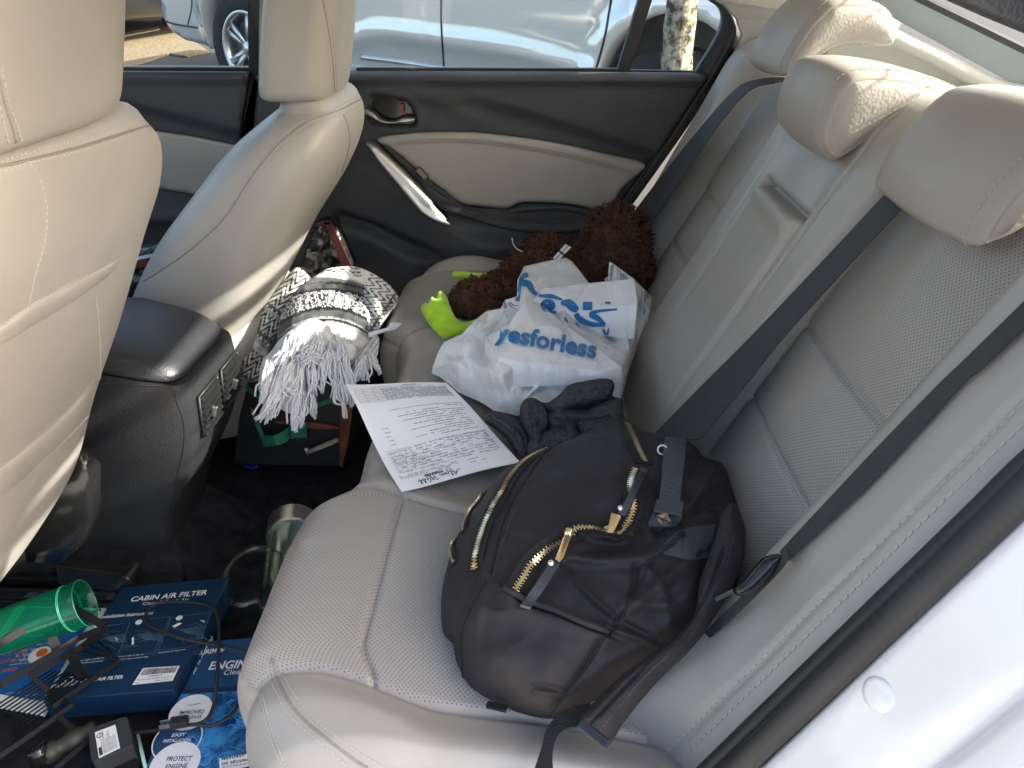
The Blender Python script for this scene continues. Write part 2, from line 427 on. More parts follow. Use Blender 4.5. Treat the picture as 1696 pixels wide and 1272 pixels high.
# --- bench cushion
def profile(pts, step):
    q = resample(spline(pts, 14), step); T = np.gradient(q, axis=0); T /= np.linalg.norm(T, axis=1)[:, None]
    return q, T
cp_, cT = profile([(-0.06, 0.262), (0.0, 0.286), (0.06, 0.303), (0.15, 0.326), (0.27, 0.346), (0.39, 0.360), (0.455, 0.359), (0.498, 0.343), (0.521, 0.306), (0.528, 0.248), (0.520, 0.18), (0.512, 0.09)], 0.0035)
cN = np.stack([-cT[:, 1], cT[:, 0]], 1)
ct = np.arange(len(cp_)) * 0.0035
xs = np.concatenate([np.arange(-0.70, -0.2, 0.0034), np.arange(-0.2, 0.70, 0.006)])
Xg, Tg = np.meshgrid(xs, ct); Yb = np.repeat(cp_[:, :1], len(xs), 1); Zb = np.repeat(cp_[:, 1:], len(xs), 1)
Ny = np.repeat(cN[:, :1], len(xs), 1); Nz = np.repeat(cN[:, 1:], len(xs), 1)
ax = np.abs(Xg)
def groove(d, depth, wd): return -depth * np.exp(-(d / wd) ** 2)
tfront = ct[np.argmin(np.abs(cp_[:, 0] - 0.5) + (cp_[:, 1] < 0.3) * 9)]
h = np.zeros_like(Xg)
front = smooth(0.25, 0.47, Yb)
inner = 0.258 + 0.045 * smooth(0.50, 0.28, Yb)                      # inner seam of the outer seats
outer = 0.570 + 0.036 * smooth(0.48, 0.28, Yb)                      # outer seam
mid = smooth(-0.005, -0.055, ax - inner)                            # centre seat
h -= 0.012 * mid * smooth(0.06, 0.2, Yb)
pan = smooth(0.0, 0.03, ax - inner) * smooth(0.0, 0.03, outer - ax)
h += 0.006 * pan * np.sin(np.clip((ax - inner) / (outer - inner), 0, 1) * math.pi)
h += groove(ax - inner, 0.008, 0.0034) * smooth(0.02, 0.1, Yb)
h += groove(ax - outer, 0.007, 0.004) * smooth(0.0, 0.1, Yb)
h += groove(Yb - 0.378, 0.007, 0.0030) * ((ax > inner) & (ax < outer)) * (Zb > 0.31)
h += groove(Yb - 0.16, 0.006, 0.0036) * ((ax > inner) & (ax < outer)) * (Zb > 0.28)
h += 0.016 * smooth(0.0, 0.05, ax - outer) - 0.07 * smooth(0.655, 0.71, ax)
h += groove(Zb - 0.312, 0.006, 0.005) * (ax > inner) * (Yb > 0.45) * (ax < outer - 0.0)
h += 0.004 * vnoise(np.stack([Xg.ravel(), Tg.ravel()], 1), 6, 3).reshape(Xg.shape)
ysh = -0.045 * smooth(0.30, 0.24, ax) * front                       # the centre seat is set back
ysh -= front * (0.034 * smooth(0.535, 0.59, ax) + 0.75 * np.maximum(ax - 0.59, 0))
V = np.stack([Xg, Yb + Ny * h + ysh, Zb + Nz * h], -1).reshape(-1, 3)
F = grid_faces(*Xg.shape)
fc = lambda A: ((A[:-1, :-1] + A[1:, 1:]) / 2).ravel()
mi = ((fc(ax) > fc(inner) + 0.003) & (fc(ax) < fc(outer) - 0.003) & ((fc(Zb) > 0.315) | (fc(Yb) < 0.4))).astype(int)
cush = mesh('bench_cushion', V, F, None, car, uv=np.stack([Xg.ravel(), Tg.ravel()], 1), mats=[M['leather'], M['perf']], mi=mi)
BVH['cush'] = tree_of(cush)

# --- bench backrest
s_ = np.arange(-0.10, 0.65, 0.0035)
xs = np.concatenate([np.arange(-0.705, -0.09, 0.0035), np.arange(-0.09, 0.14, 0.0045), np.arange(0.14, 0.685, 0.006)])
Xg, Sg = np.meshgrid(xs, s_)
top = 0.532
roll = np.clip(Sg - top, 0, 1)
By = np.where(Sg < top, -Sg * math.sin(TB), 0); Bz = np.where(Sg < top, 0.309 + Sg * math.cos(TB), 0)
rr = 0.05; ang = np.clip(roll / rr, 0, R(72)); ext = np.maximum(roll - rr * R(72), 0)
c0 = np.array((-top * math.sin(TB), 0.309 + top * math.cos(TB))) - rr * NB[1:]
a0 = TB + ang
By = np.where(Sg >= top, c0[0] + rr * np.cos(a0) - ext * np.sin(a0), By); Bz = np.where(Sg >= top, c0[1] + rr * np.sin(a0) + ext * np.cos(a0), Bz)
ny = np.where(Sg < top, math.cos(TB), np.cos(a0)); nz = np.where(Sg < top, math.sin(TB), np.sin(a0))
xc = Xg.copy(); ax = np.abs(Xg)
h = np.zeros_like(Xg)
h += 0.036 * smooth(0.212, 0.188, ax) - 0.004 * smooth(0.13, 0.09, ax)
h += 0.056 * smooth(0.452, 0.535, ax)
low = smooth(0.10, 0.0, Sg)
h -= 0.010 * low * (ax < 0.45)
h += 0.045 * smooth(0.16, -0.06, Sg) * smooth(0.49, 0.57, ax) * smooth(0.625, 0.575, ax)
fade = smooth(0.61, 0.68, ax)
h -= 0.03 * fade + 0.13 * smooth(0.64, 0.71, ax)
pan = smooth(0.215, 0.24, ax) * smooth(0.452, 0.43, ax)
for a, b in ((-0.1, 0.195), (0.195, 0.314), (0.314, 0.62)):
    q = np.clip((Sg - a) / (b - a), 0, 1); h += 0.006 * pan * np.sin(q * math.pi) ** 0.7 * np.sin(np.clip((ax - 0.215) / 0.24, 0, 1) * math.pi)
for g in (0.195, 0.314): h += groove(Sg - g, 0.006, 0.0036) * ((ax > 0.213) & (ax < 0.456))
h += groove(ax - 0.213, 0.007, 0.004) + groove(ax - 0.456, 0.006, 0.0038)
wob = 0.008 * np.sin(Sg * 9)
h += groove(ax - 0.616 - 0.0 * wob, 0.004, 0.0030)
# arm rest in the middle
aw = 0.100
arm = smooth(aw + 0.004, aw - 0.010, ax) * smooth(0.412, 0.398, Sg)
h += 0.006 * arm + groove(ax - aw, 0.010, 0.0040) * (Sg < 0.42) * smooth(0.30, 0.39, Sg + 0.18)
h += -0.020 * np.exp(-((Sg - 0.414) / 0.0055) ** 2) * (ax < aw + 0.012) * smooth(aw + 0.012, aw, ax)
h += 0.010 * np.exp(-((Sg - 0.395) / 0.02) ** 2) * (ax < aw) * smooth(aw, aw - 0.02, ax)
h += groove(ax - 0.128, 0.004, 0.0032) * (Sg > 0.3)
h += 0.004 * vnoise(np.stack([Xg.ravel(), Sg.ravel()], 1), 5, 8).reshape(Xg.shape)
V = np.stack([Xg, By + ny * h, Bz + nz * h], -1).reshape(-1, 3)
F = grid_faces(*Xg.shape)
mi = ((fc(ax) > 0.217) & (fc(ax) < 0.452) & (fc(Sg) < 0.60)).astype(int)
back = mesh('bench_backrest', V, F, None, car, uv=np.stack([Xg.ravel(), Sg.ravel()], 1), mats=[M['leather'], M['perf']], mi=mi)
BVH['back'] = tree_of(back)
def add_stitch(name, parent, bvh, lines, gap=0.0055, ln=0.0035, wd=0.0007, m='thread', step=3.0):
    for l in lines:
        b = MB(); P, N = surf_path(l, bvh, step); b.stitches(P, N, gap, ln, wd)
        if b.V: b.build(name, M[m], parent, smoothed=False)
def add_seam(name, parent, bvh, lines, r=0.0012, m='seam', off=0.0, step=3.0):
    for l in lines:
        P, N = surf_path(l, bvh, step)
        if len(P) > 2: b = MB(); b.tube(P + N * off, r, 6); b.build(name, M[m], parent)
add_stitch('stitching', back, BVH['back'], [[(1696, 665), (1562, 800), (1440, 918), (1300, 1055), (1180, 1172), (1082, 1268)],
    [(1696, 702), (1595, 800), (1470, 922), (1330, 1060), (1210, 1178), (1116, 1268)],
    [(1471, 236), (1420, 283), (1380, 322), (1341, 364)], [(1050, 600), (1120, 520), (1190, 440)]], gap=0.0085, ln=0.0055, wd=0.0008)
add_stitch('stitching', cush, BVH['cush'], [[(443, 1096), (452, 1135), (480, 1185), (520, 1222), (575, 1268)], [(458, 1088), (470, 1120), (495, 1162), (535, 1204), (600, 1250), (640, 1272)],
    [(578, 778), (605, 757), (632, 745)], [(425, 1118), (433, 1160), (446, 1210), (466, 1268)], [(429, 1116), (437, 1158), (451, 1210), (472, 1268)]], gap=0.0062, ln=0.004, wd=0.0006)
add_seam('seam_line', cush, BVH['cush'], [[(450, 1090), (461, 1128), (488, 1174), (528, 1213), (590, 1260), (610, 1272)]], 0.0014)

# --- rear head restraints: one side profile pushed across the seat
def head_restraint(prof_px, x0, x1, dy=0, dz=0, xp=None):
    q = spline(prof_px, 6, True); P = onX(q[:, 0], q[:, 1], x0 if xp is None else xp); P = P[:, 1:] + np.array((dy, dz))
    P = resample(np.vstack([P, P[:1]]), 0.006)[:-1]; n = len(P); c = P.mean(0)
    nst = 26; V = []; xs = []
    L = x1 - x0
    E = np.roll(P, -1, 0) - np.roll(P, 1, 0); nn = np.stack([E[:, 1], -E[:, 0]], 1); nn /= np.linalg.norm(nn, axis=1)[:, None]
    if ((P - c) * nn).sum() < 0: nn = -nn
    t = np.array([0, 0.0, 0.004, 0.010, 0.018] + list(np.linspace(0.03, abs(L) - 0.03, 16)) + [abs(L) - 0.018, abs(L) - 0.010, abs(L) - 0.004, abs(L)])
    ins = np.array([0.009, 0.006, 0.0035, 0.0012, 0] + [0] * 16 + [0.001, 0.004, 0.008, 0.014])
    for a, i in zip(t, ins):
        g = -0.0028 * math.exp(-((a - 0.013) / 0.003) ** 2)
        bul = 0.006 * math.sin(math.pi * a / abs(L))
        Q = P + nn * (bul - i + g); V += [(x0 + math.copysign(a, L), y, z) for y, z in Q]
    F = [(i * n + j, i * n + (j + 1) % n, (i + 1) * n + (j + 1) % n, (i + 1) * n + j) for i in range(len(t) - 1) for j in range(n)]
    # closing side panels as 2D fills with a little dome
    return V, F, P, nn
def side_panel(P, nn, x, sgn, name, parent, m):
    O = P - nn * 0.0088
    V2, F2, E2 = tri2d(O, 0.006)
    d, _ = segdist(V2[:, 0], V2[:, 1], O, True)
    dome = 0.008 * (1 - (1 - np.clip(d / 0.03, 0, 1)) ** 2) ** 0.5
    V = np.stack([x - sgn * dome, V2[:, 0], V2[:, 1]], 1)
    return mesh(name, V, F2, M[m], parent)
MIDP = [(1385, 267), (1368, 250), (1362, 228), (1367, 196), (1383, 158), (1404, 130), (1430, 121), (1480, 121), (1540, 133), (1600, 152), (1640, 172), (1636, 188), (1590, 195), (1535, 200), (1490, 212), (1445, 233), (1410, 257)]
FARP = [(1300, 127), (1301, 112), (1312, 84), (1338, 44), (1368, 12), (1390, 1), (1430, 0), (1462, 8), (1482, 26), (1488, 50), (1484, 72), (1470, 77), (1425, 72), (1390, 78), (1355, 98), (1325, 118)]
rests = []
def build_rest(prof, x0, x1, dy=0, dz=0, xp=None):
    V, F, P, nn = head_restraint(prof, x0, x1, dy, dz, xp)
    o = mesh('headrest', V, F, M['leather2'], car)
    p = side_panel(P, nn, x0, 1, 'side_panel', o, 'suede'); side_panel(P, nn, x1, -1, 'side_panel', o, 'suede')
    b = MB()
    xm = (x0 + x1) / 2
    for dx in (-0.055, 0.055):
        b = MB(); y = P[:, 0].mean() - 0.004; z = P[:, 1].min() + 0.06
        b.tube([(xm + dx, y, z), (xm + dx, y + 0.02, z - 0.16)], 0.0075, 12); b.build('post', M['trim'], o)
    # stitching runs parallel to the side seam
    s = MB()
    for x, off in ((x0 + 0.0195, 0.0012), (x0 + 0.006, -0.0042)):
        Q = np.array([(x, *(a)) for a in (P + nn * (off + 0.0006))]); Nn = np.array([(0, *a) for a in nn])
        Q = np.vstack([Q, Q[:1]]); Nn = np.vstack([Nn, Nn[:1]])
        s.stitches(Q, Nn, 0.0068, 0.0042, 0.0008)
    s.build('stitching', M['thread'], o, smoothed=False)
    return o
build_rest(MIDP, -0.11, 0.11)
build_rest(FARP, 0.20, 0.435)
build_rest(FARP, -0.44, -0.20, 0.002, -0.070, 0.20)

# --- seat belts
def strap(name, A, B, offs, parent=car, th=0.0016, n=8, m='belt', f=onB):
    A = spline(A, n); B = spline(B, n); k = min(len(A), len(B))
    o = np.interp(np.linspace(0, 1, len(A)), np.linspace(0, 1, len(offs)), offs)
    PA = np.array([f(a[0], a[1], q) for a, q in zip(A, o)]); PB = np.array([f(a[0], a[1], q) for a, q in zip(B, o)])
    b = MB(); b.ribbon(PA, PB, th); return b.build(name, M[m], parent, smoothed=False)
strap('seat_belt', [(1470, 316), (1350, 445), (1240, 560), (1150, 650), (1080, 722)], [(1510, 326), (1400, 445), (1300, 555), (1228, 645), (1158, 728)], [0.028, 0.04, 0.042, 0.046, 0.060])
strap('seat_belt', [(1300, 128), (1256, 131), (1215, 150), (1140, 235), (1054, 345), (1010, 405)], [(1300, 138), (1284, 137), (1238, 152), (1176, 226), (1086, 357), (1044, 415)], [0.02, 0.045, 0.062, 0.066, 0.066, 0.066])
sb = strap('seat_belt', [(1720, 475), (1600, 592), (1561, 629), (1470, 722), (1400, 796), (1290, 914)], [(1720, 520), (1626, 608), (1593, 636), (1500, 738), (1430, 812), (1304, 928)], [0.064, 0.064, 0.062, 0.060, 0.062])
b = MB()
A = [(1300, 908), (1275, 940), (1215, 1000), (1165, 1048), (1120, 1092)]; B = [(1306, 922), (1286, 950), (1226, 1010), (1176, 1056), (1132, 1098)]
A, B = spline(A, 6), spline(B, 6); o = np.interp(np.linspace(0, 1, len(A)), [0, 1], [0.078, 0.066])
b.ribbon(np.array([onB(a[0], a[1], q) for a, q in zip(A, o)]), np.array([onB(a[0], a[1], q) for a, q in zip(B, o)]), 0.0016)
b.build('belt_tail', M['belt'], sb, smoothed=False)
p0 = onB(1255, 950, 0.085); V, F, V2 = relief(spline([(1214, 976), (1230, 962), (1262, 925), (1290, 917), (1298, 926), (1285, 945), (1258, 972), (1240, 984), (1222, 987)], 5, True), 3, p0, CAM - p0, 0.009, 0.008, 0.006)
mesh('belt_tongue_grip', V, F, M['black_gloss'], sb)
b = MB(); q = [onB(x, y, 0.087) for x, y in ((1183, 990), (1216, 974), (1220, 980), (1186, 997))]
b.prism(q, (onB(1200, 985, 0.085) - onB(1200, 985, 0.087))); b.build('belt_tongue', M['steel'], sb, smoothed=False)

# --- lofted shells (front seats, console)
def loft(levels, n=64):
    """levels: (centre, u half-axis, v half-axis, exponent): closed solid"""
    V = []; a = np.linspace(0, 2 * math.pi, n, endpoint=False)
    for c, u, v, e in levels:
        x = np.sign(np.cos(a)) * np.abs(np.cos(a)) ** (2 / e); y = np.sign(np.sin(a)) * np.abs(np.sin(a)) ** (2 / e)
        V += list(np.asarray(c) + x[:, None] * np.asarray(u) + y[:, None] * np.asarray(v))
    m = len(levels)
    F = [(i * n + j, i * n + (j + 1) % n, (i + 1) * n + (j + 1) % n, (i + 1) * n + j) for i in range(m - 1) for j in range(n)]
    F += [tuple(range(n))[::-1], tuple((m - 1) * n + j for j in range(n))]
    return V, F
def levels_spline(rows, n=8):
    return spline(rows, n)
def seat_back(rows, name='front_seat', m='leather'):
    """rows: z, y of the rear face, x inner, x outer, depth, exponent"""
    rows = spline(rows, 9); L = []
    zt = rows[-1][0]
    for z, y, xi, xo, dp, e in rows:
        L.append((((xi + xo) / 2, y + dp / 2, z), ((xo - xi) / 2, 0, 0), (0, dp / 2, 0), e))
    z, y, xi, xo, dp, e = rows[-1]
    for f, dz in ((0.93, 0.010), (0.80, 0.018), (0.55, 0.024), (0.2, 0.026)):
        L.append((((xi + xo) / 2, y + dp / 2, z + dz), ((xo - xi) / 2 * (1 - (1 - f) * 0.35), 0, 0), (0, dp / 2 * f, 0), e))
    V, F = loft(L, 72)
    return mesh(name, V, F, M[m], car)
# --- driver seat (near): rows z, y rear, x near centre (large x), x at the door, depth, exponent
near = seat_back([(0.285, 0.893, -0.58, -0.33, 0.12, 4), (0.295, 0.888, -0.60, -0.275, 0.15, 4.5), (0.33, 0.868, -0.61, -0.222, 0.17, 5), (0.37, 0.848, -0.62, -0.196, 0.18, 5.5), (0.47, 0.800, -0.65, -0.184, 0.19, 5.5), (0.58, 0.742, -0.665, -0.168, 0.19, 5.5), (0.68, 0.694, -0.665, -0.153, 0.17, 5),
                  (0.75, 0.660, -0.655, -0.145, 0.14, 4.6), (0.80, 0.645, -0.64, -0.155, 0.12, 4.4), (0.832, 0.642, -0.615, -0.190, 0.10, 4)])
BVH['near'] = tree_of(near)
def rest_front(levels, parent):
    V, F = loft(levels, 64); return mesh('headrest', V, F, M['leather'], parent)
def frest(cx, y0, z0, hw, dp, ht, lean, parent, e=4.5):
    rows = [(0, 0.80, 0.80), (0.006, 0.93, 0.93), (0.02, 0.99, 0.99), (0.05, 1, 1), (ht * 0.5, 1.0, 1.0), (ht * 0.8, 0.96, 0.98), (ht * 0.93, 0.86, 0.90), (ht, 0.70, 0.7)]
    rows = spline(rows, 5); L = []
    for z, a, b in rows: L.append(((cx, y0 - lean * z + dp / 2, z0 + z), (hw * a, 0, 0), (0, dp / 2 * b, 0), e))
    V, F = loft(L, 64); return mesh('headrest', V, F, M['leather'], parent)
nh = frest(-0.425, 0.630, 0.848, 0.166, 0.13, 0.22, 0.30, near)
BVH['nh'] = tree_of(nh)
add_stitch('stitching', nh, BVH['nh'], [[(2, 110), (12, 165), (24, 200), (36, 234)], [(-8, 150), (2, 190), (10, 222), (14, 238)]], gap=0.0062, ln=0.004, wd=0.0009)
add_seam('seam_line', nh, BVH['nh'], [[(-2, 130), (8, 175), (20, 212), (26, 236)]], 0.0012)
add_stitch('stitching', near, BVH['near'], [[(-4, 283), (20, 280), (44, 270), (110, 256), (180, 234), (240, 212)], [(46, 268), (62, 288), (73, 318), (78, 360), (72, 410), (60, 450), (48, 505)],
    [(0, 541), (48, 507), (96, 480), (150, 450)], [(0, 815), (60, 772), (110, 727), (158, 676)], [(238, 210), (258, 224), (270, 250), (273, 285)], [(0, 268), (70, 246), (150, 226), (228, 203)],
    [(159, 490), (165, 560), (166, 620), (161, 667), (146, 730), (124, 815)]], gap=0.0062, ln=0.0042, wd=0.0007, step=2.5)
add_seam('seam_line', near, BVH['near'], [[(0, 276), (60, 262), (130, 244), (200, 222), (250, 207)], [(0, 773), (45, 738), (100, 690), (160, 627)]], 0.0014)
# folded edge of the map pocket and its mouth: padded bands lying on the shell
def band(name, parent, bvh, up, lo, th, m='leather', step=3.0, n=8):
    A, NA = surf_path(up, bvh, step); B, NB_ = surf_path(lo, bvh, step)
    k = 40; A = resample(A, 0.002); B = resample(B, 0.002)
    A = A[np.linspace(0, len(A) - 1, k).astype(int)]; B = B[np.linspace(0, len(B) - 1, k).astype(int)]
    Nn = NA[np.linspace(0, len(NA) - 1, k).astype(int)]
    rows = []; tp = np.minimum(1, np.minimum(np.linspace(0, 9, k) + 0.3, np.linspace(5, 0, k)))[:, None] * 1.0
    for t, hh in ((0, -0.001), (0.04, 0.55), (0.12, 0.9), (0.3, 1), (0.6, 0.75), (0.85, 0.3), (1, -0.1)):
        rows.append(A * (1 - t) + B * t + Nn * th * (hh * tp - 0.15 * (1 - tp)))
    V = np.vstack(rows); return mesh(name, V, grid_faces(len(rows), k), M[m], parent)
band('map_pocket', near, BVH['near'], [(-6, 548), (48, 508), (100, 480), (160, 449), (205, 425)], [(-6, 580), (48, 545), (110, 508), (165, 470), (203, 437)], 0.0028)
band('pocket_mouth', near, BVH['near'], [(-6, 778), (45, 740), (100, 692), (160, 630)], [(-6, 830), (50, 785), (105, 735), (159, 672)], 0.0035)
for x in (-0.50, -0.35):                                            # post sleeves under the head restraint
    b = MB(); b.lathe((x, 0.69, 0.826), (0, -0.2, 1), [(0.0, 0.0), (0.020, 0.0), (0.021, 0.004), (0.021, 0.014), (0.016, 0.018), (0, 0.018)], 24); b.build('post_sleeve', M['trim'], near)
# seat base: cushion pan, recliner cover and rails
V, F = loft([((-0.43, 1.27, 0.21), (0.21, 0, 0), (0, 0.24, 0), 6), ((-0.43, 1.27, 0.28), (0.235, 0, 0), (0, 0.26, 0), 6), ((-0.43, 1.27, 0.36), (0.22, 0, 0), (0, 0.25, 0), 6)], 40)
mesh('seat_cushion', V, F, M['leather'], near)
V, F = loft([((-0.200, 0.985, 0.15), (0.012, 0, 0), (0, 0.035, 0), 4), ((-0.198, 0.960, 0.19), (0.020, 0, 0), (0, 0.050, 0), 4), ((-0.198, 0.935, 0.25), (0.022, 0, 0), (0, 0.058, 0), 4), ((-0.2, 0.905, 0.33), (0.022, 0, 0), (0, 0.05, 0), 4), ((-0.2, 0.895, 0.36), (0.012, 0, 0), (0, 0.03, 0), 4)], 32)
mesh('recliner_cover', V, F, M['black_gloss'], near)
b = MB()
for x in (-0.160, -0.60):
    b = MB(); b.box((x, 1.12, 0.022), ((1, 0, 0), (0, 1, 0), (0, 0, 1)), (0.024, 0.30, 0.010)); b.box((x - 0.014, 1.10, 0.040), ((1, 0, 0), (0, 1, 0), (0, 0, 1)), (0.004, 0.29, 0.012)); b.box((x + 0.014, 1.10, 0.040), ((1, 0, 0), (0, 1, 0), (0, 0, 1)), (0.004, 0.29, 0.012))
    b.box((x, 0.86, 0.04), ((1, 0, 0), (0, 1, 0), (0, 0, 1)), (0.030, 0.05, 0.016)); b.tube([(x - 0.02, 0.89, 0.08), (x + 0.02, 0.89, 0.08)], 0.012, 12); b.box((x, 0.95, 0.075), ((1, 0, 0), (0, 1, 0.15), (0, -0.15, 1)), (0.012, 0.06, 0.022)); b.build('seat_rail', M['black_gloss'], near, bevel=0.003, smoothed=False)

# --- passenger seat (far)
far = seat_back([(0.10, 0.90, 0.21, 0.57, 0.22, 4), (0.25, 0.85, 0.205, 0.575, 0.24, 4), (0.34, 0.793, 0.196, 0.58, 0.26, 3.8), (0.42, 0.742, 0.192, 0.585, 0.27, 3.6), (0.52, 0.677, 0.190, 0.588, 0.265, 3.4),
                 (0.62, 0.604, 0.19, 0.597, 0.245, 3.2), (0.69, 0.566, 0.20, 0.600, 0.215, 3.0), (0.735, 0.558, 0.23, 0.592, 0.165, 2.9), (0.762, 0.565, 0.275, 0.57, 0.12, 2.8)])
BVH['far'] = tree_of(far)
fh = frest(0.392, 0.580, 0.778, 0.122, 0.13, 0.21, 0.22, far)
BVH['fh'] = tree_of(fh)
add_stitch('stitching', fh, BVH['fh'], [[(529, 0), (537, 40), (545, 90), (551, 150)], [(541, 0), (548, 40), (554, 90), (558, 150)], [(445, 2), (440, 40), (438, 80), (446, 115), (462, 145)]], gap=0.0065, ln=0.0042, wd=0.0008)
add_seam('seam_line', fh, BVH['fh'], [[(535, 0), (543, 45), (550, 95), (555, 158)]], 0.0013)
for x in (0.33, 0.44): b = MB(); b.lathe((x, 0.625, 0.762), (0, -0.15, 1), [(0, 0), (0.019, 0), (0.021, 0.004), (0.021, 0.016), (0.015, 0.02), (0, 0.02)], 24); b.build('post_sleeve', M['trim'], far)
SE = [(612, 158), (590, 168), (560, 183), (515, 200), (470, 232), (430, 275), (404, 312), (380, 350), (350, 384), (300, 425), (238, 466)]
SE2 = [(x - 9, y - 2) for x, y in SE]; SE3 = [(x + 7, y + 7) for x, y in SE]
add_seam('seam_line', far, BVH['far'], [SE, [(568, 190), (575, 205), (578, 240), (566, 285)], [(500, 425), (480, 455), (462, 480)]], 0.0016)
add_stitch('stitching', far, BVH['far'], [SE2, SE3], gap=0.0068, ln=0.0045, wd=0.0008)
V, F = loft([((0.42, 1.05, 0.10), (0.20, 0, 0), (0, 0.24, 0), 5), ((0.42, 1.03, 0.30), (0.225, 0, 0), (0, 0.26, 0), 5), ((0.42, 1.03, 0.36), (0.21, 0, 0), (0, 0.245, 0), 5)], 40)
mesh('seat_cushion', V, F, M['leather'], far)

# --- centre console
rows = [(0.0, 0.868, 0.094), (0.08, 0.852, 0.100), (0.15, 0.830, 0.105), (0.21, 0.795, 0.109), (0.26, 0.768, 0.112), (0.31, 0.750, 0.114), (0.37, 0.742, 0.114), (0.405, 0.742, 0.113), (0.418, 0.744, 0.112)]
L = []
for z, y, hw in spline(rows, 6): L.append(((0, (y + 1.5) / 2, z), (hw, 0, 0), (0, (1.5 - y) / 2, 0), 12))
def rise(V): V = np.asarray(V, float); V[:, 2] += 0.22 * np.clip(V[:, 1] - 0.75, 0, 0.14) * smooth(0.28, 0.42, V[:, 2]); return V
V, F = loft(L, 120); cons = mesh('centre_console', rise(V), F, M['dark_console'], car, autos=50)
L = [((0, 1.13, 0.419), (0.112, 0, 0), (0, 0.374, 0), 9), ((0, 1.13, 0.423), (0.1155, 0, 0), (0, 0.376, 0), 9), ((0, 1.132, 0.432), (0.1155, 0, 0), (0, 0.375, 0), 8), ((0, 1.136, 0.444), (0.110, 0, 0), (0, 0.367, 0), 7),
     ((0, 1.14, 0.452), (0.098, 0, 0), (0, 0.352, 0), 6), ((0, 1.15, 0.456), (0.075, 0, 0), (0, 0.325, 0), 5), ((0, 1.16, 0.458), (0.04, 0, 0), (0, 0.28, 0), 4)]
V, F = loft(L, 120); lid = mesh('console_lid', rise(V), F, M['lid'], cons)
BVH['cons'] = tree_of(cons); BVH['lid'] = tree_of(lid)
add_stitch('stitching', lid, BVH['lid'], [[(190, 598), (215, 597), (240, 606), (262, 620), (284, 634)]], gap=0.006, ln=0.004, wd=0.0006, m='thread_dark')
add_seam('panel_gap', cons, BVH['cons'], [[(283, 641), (296, 672), (305, 705), (304, 745), (292, 800), (277, 868)], [(168, 636), (215, 638), (260, 639), (283, 641)]], 0.0012, 'rubber')
# air vents on the end of the console: frame, slats, tab
def cend(x, z):
    y = np.interp(z, [r[0] for r in rows], [r[1] for r in rows]); return np.array((x, y, z))
for sx in (-1, 1):
    vent = MB(); fr = MB(); tab = MB(); dk = MB()
    c = 0.046 * sx; z0, z1 = 0.312, 0.388
    q = [cend(c - 0.037, z0), cend(c + 0.037, z0), cend(c + 0.037, z1), cend(c - 0.037, z1)]
    q = [p - np.array((0, 0.0015, 0)) for p in q]
    dk.prism(q, (0, 0.001, 0))
    for k in range(6):
        z = z0 + (k + 0.5) * (z1 - z0) / 6; p = cend(c, z)
        vent.box(p - np.array((0, 0.006, 0)), ((1, 0, 0), (0, 0.85, 0.5), (0, -0.5, 0.85)), (0.036, 0.0065, 0.0012))
    for a, b_ in ((0, 1), (1, 2), (2, 3), (3, 0)):
        fr.tube([q[a] - np.array((0, 0.004, 0)), q[b_] - np.array((0, 0.004, 0))], 0.0020, 8)
    p = cend(c - 0.008, 0.345); tab.box(p - np.array((0, 0.014, 0)), ((1, 0, 0), (0, 1, 0.3), (0, -0.3, 1)), (0.003, 0.005, 0.010))
    av = fr.build('air_vent', M['rubber'], cons); vent.build('slat', M['black_gloss'], cons, smoothed=False); tab.build('vent_tab', M['chrome'], cons, bevel=0.002, smoothed=False); dk.build('vent_duct', M['rubber'], cons, smoothed=False)

# --- doors on the far side
def door_map(X0, hf):
    def f(V2):
        P = onX(V2[:, 0], V2[:, 1], X0); h = hf(V2[:, 0], V2[:, 1]); P[:, 0] -= h
        N = np.zeros_like(P); N[:, 0] = -1; return P, N
    return f
crease = [(560, 170), (690, 165), (760, 166), (809, 172), (860, 185), (930, 206), (1000, 229), (1090, 258)]
pocket = spline([(560, 345), (620, 362), (680, 388), (732, 412), (743, 424), (728, 431), (690, 430), (650, 415), (610, 390), (560, 372)], 5, True)
armline = [(700, 318), (732, 338), (779, 351), (834, 366), (889, 373), (944, 373), (1040, 368)]
def door_h(X, Y):
    d, s = segdist(X, Y, crease); h = 0.010 + 0.014 * smooth(-14, 14, -d * s) * smooth(640, 800, X)
    h += 0.012 * np.exp(-((Y - 128) / 9.0) ** 2) - 0.02 * smooth(126, 117, Y)
    d, s = segdist(X, Y, [(560, 190), (620, 165), (680, 150), (720, 160), (790, 195)]); h += 0.006 * np.exp(-(d / 16) ** 2)
    d, s = segdist(X, Y, armline); up = smooth(330, 372, Y) * smooth(690, 760, X) * smooth(470, 400, Y)
    h += 0.045 * up
    d, _ = segdist(X, Y, pocket, True); ins = inside(X, Y, pocket); h -= 0.030 * np.where(ins, smooth(0, 14, d), 0)
    bz = spline([(612, 156), (662, 160), (682, 172), (690, 188), (692, 204), (678, 211), (629, 207), (612, 203)], 5, True)
    d, _ = segdist(X, Y, bz, True); h -= 0.020 * np.where(inside(X, Y, bz), smooth(0, 6, d), 0)
    h += 0.004 * np.exp(-((d - 3) / 3.0) ** 2) * (~inside(X, Y, bz))
    d, s = segdist(X, Y, [(757, 369), (800, 395), (850, 397), (960, 397)]); h += 0.010 * smooth(-3, 3, d * s) * smooth(420, 395, Y) * 0.5
    return h
XD = 0.69
out = [(430, 119), (600, 118), (760, 118), (900, 118.5), (1040, 119.5), (1168, 121), (1140, 168), (1100, 228), (1060, 287), (1005, 365), (1000, 480), (560, 640), (430, 560)]
out = resample(np.vstack([out, out[:1]]), 5)[:-1]
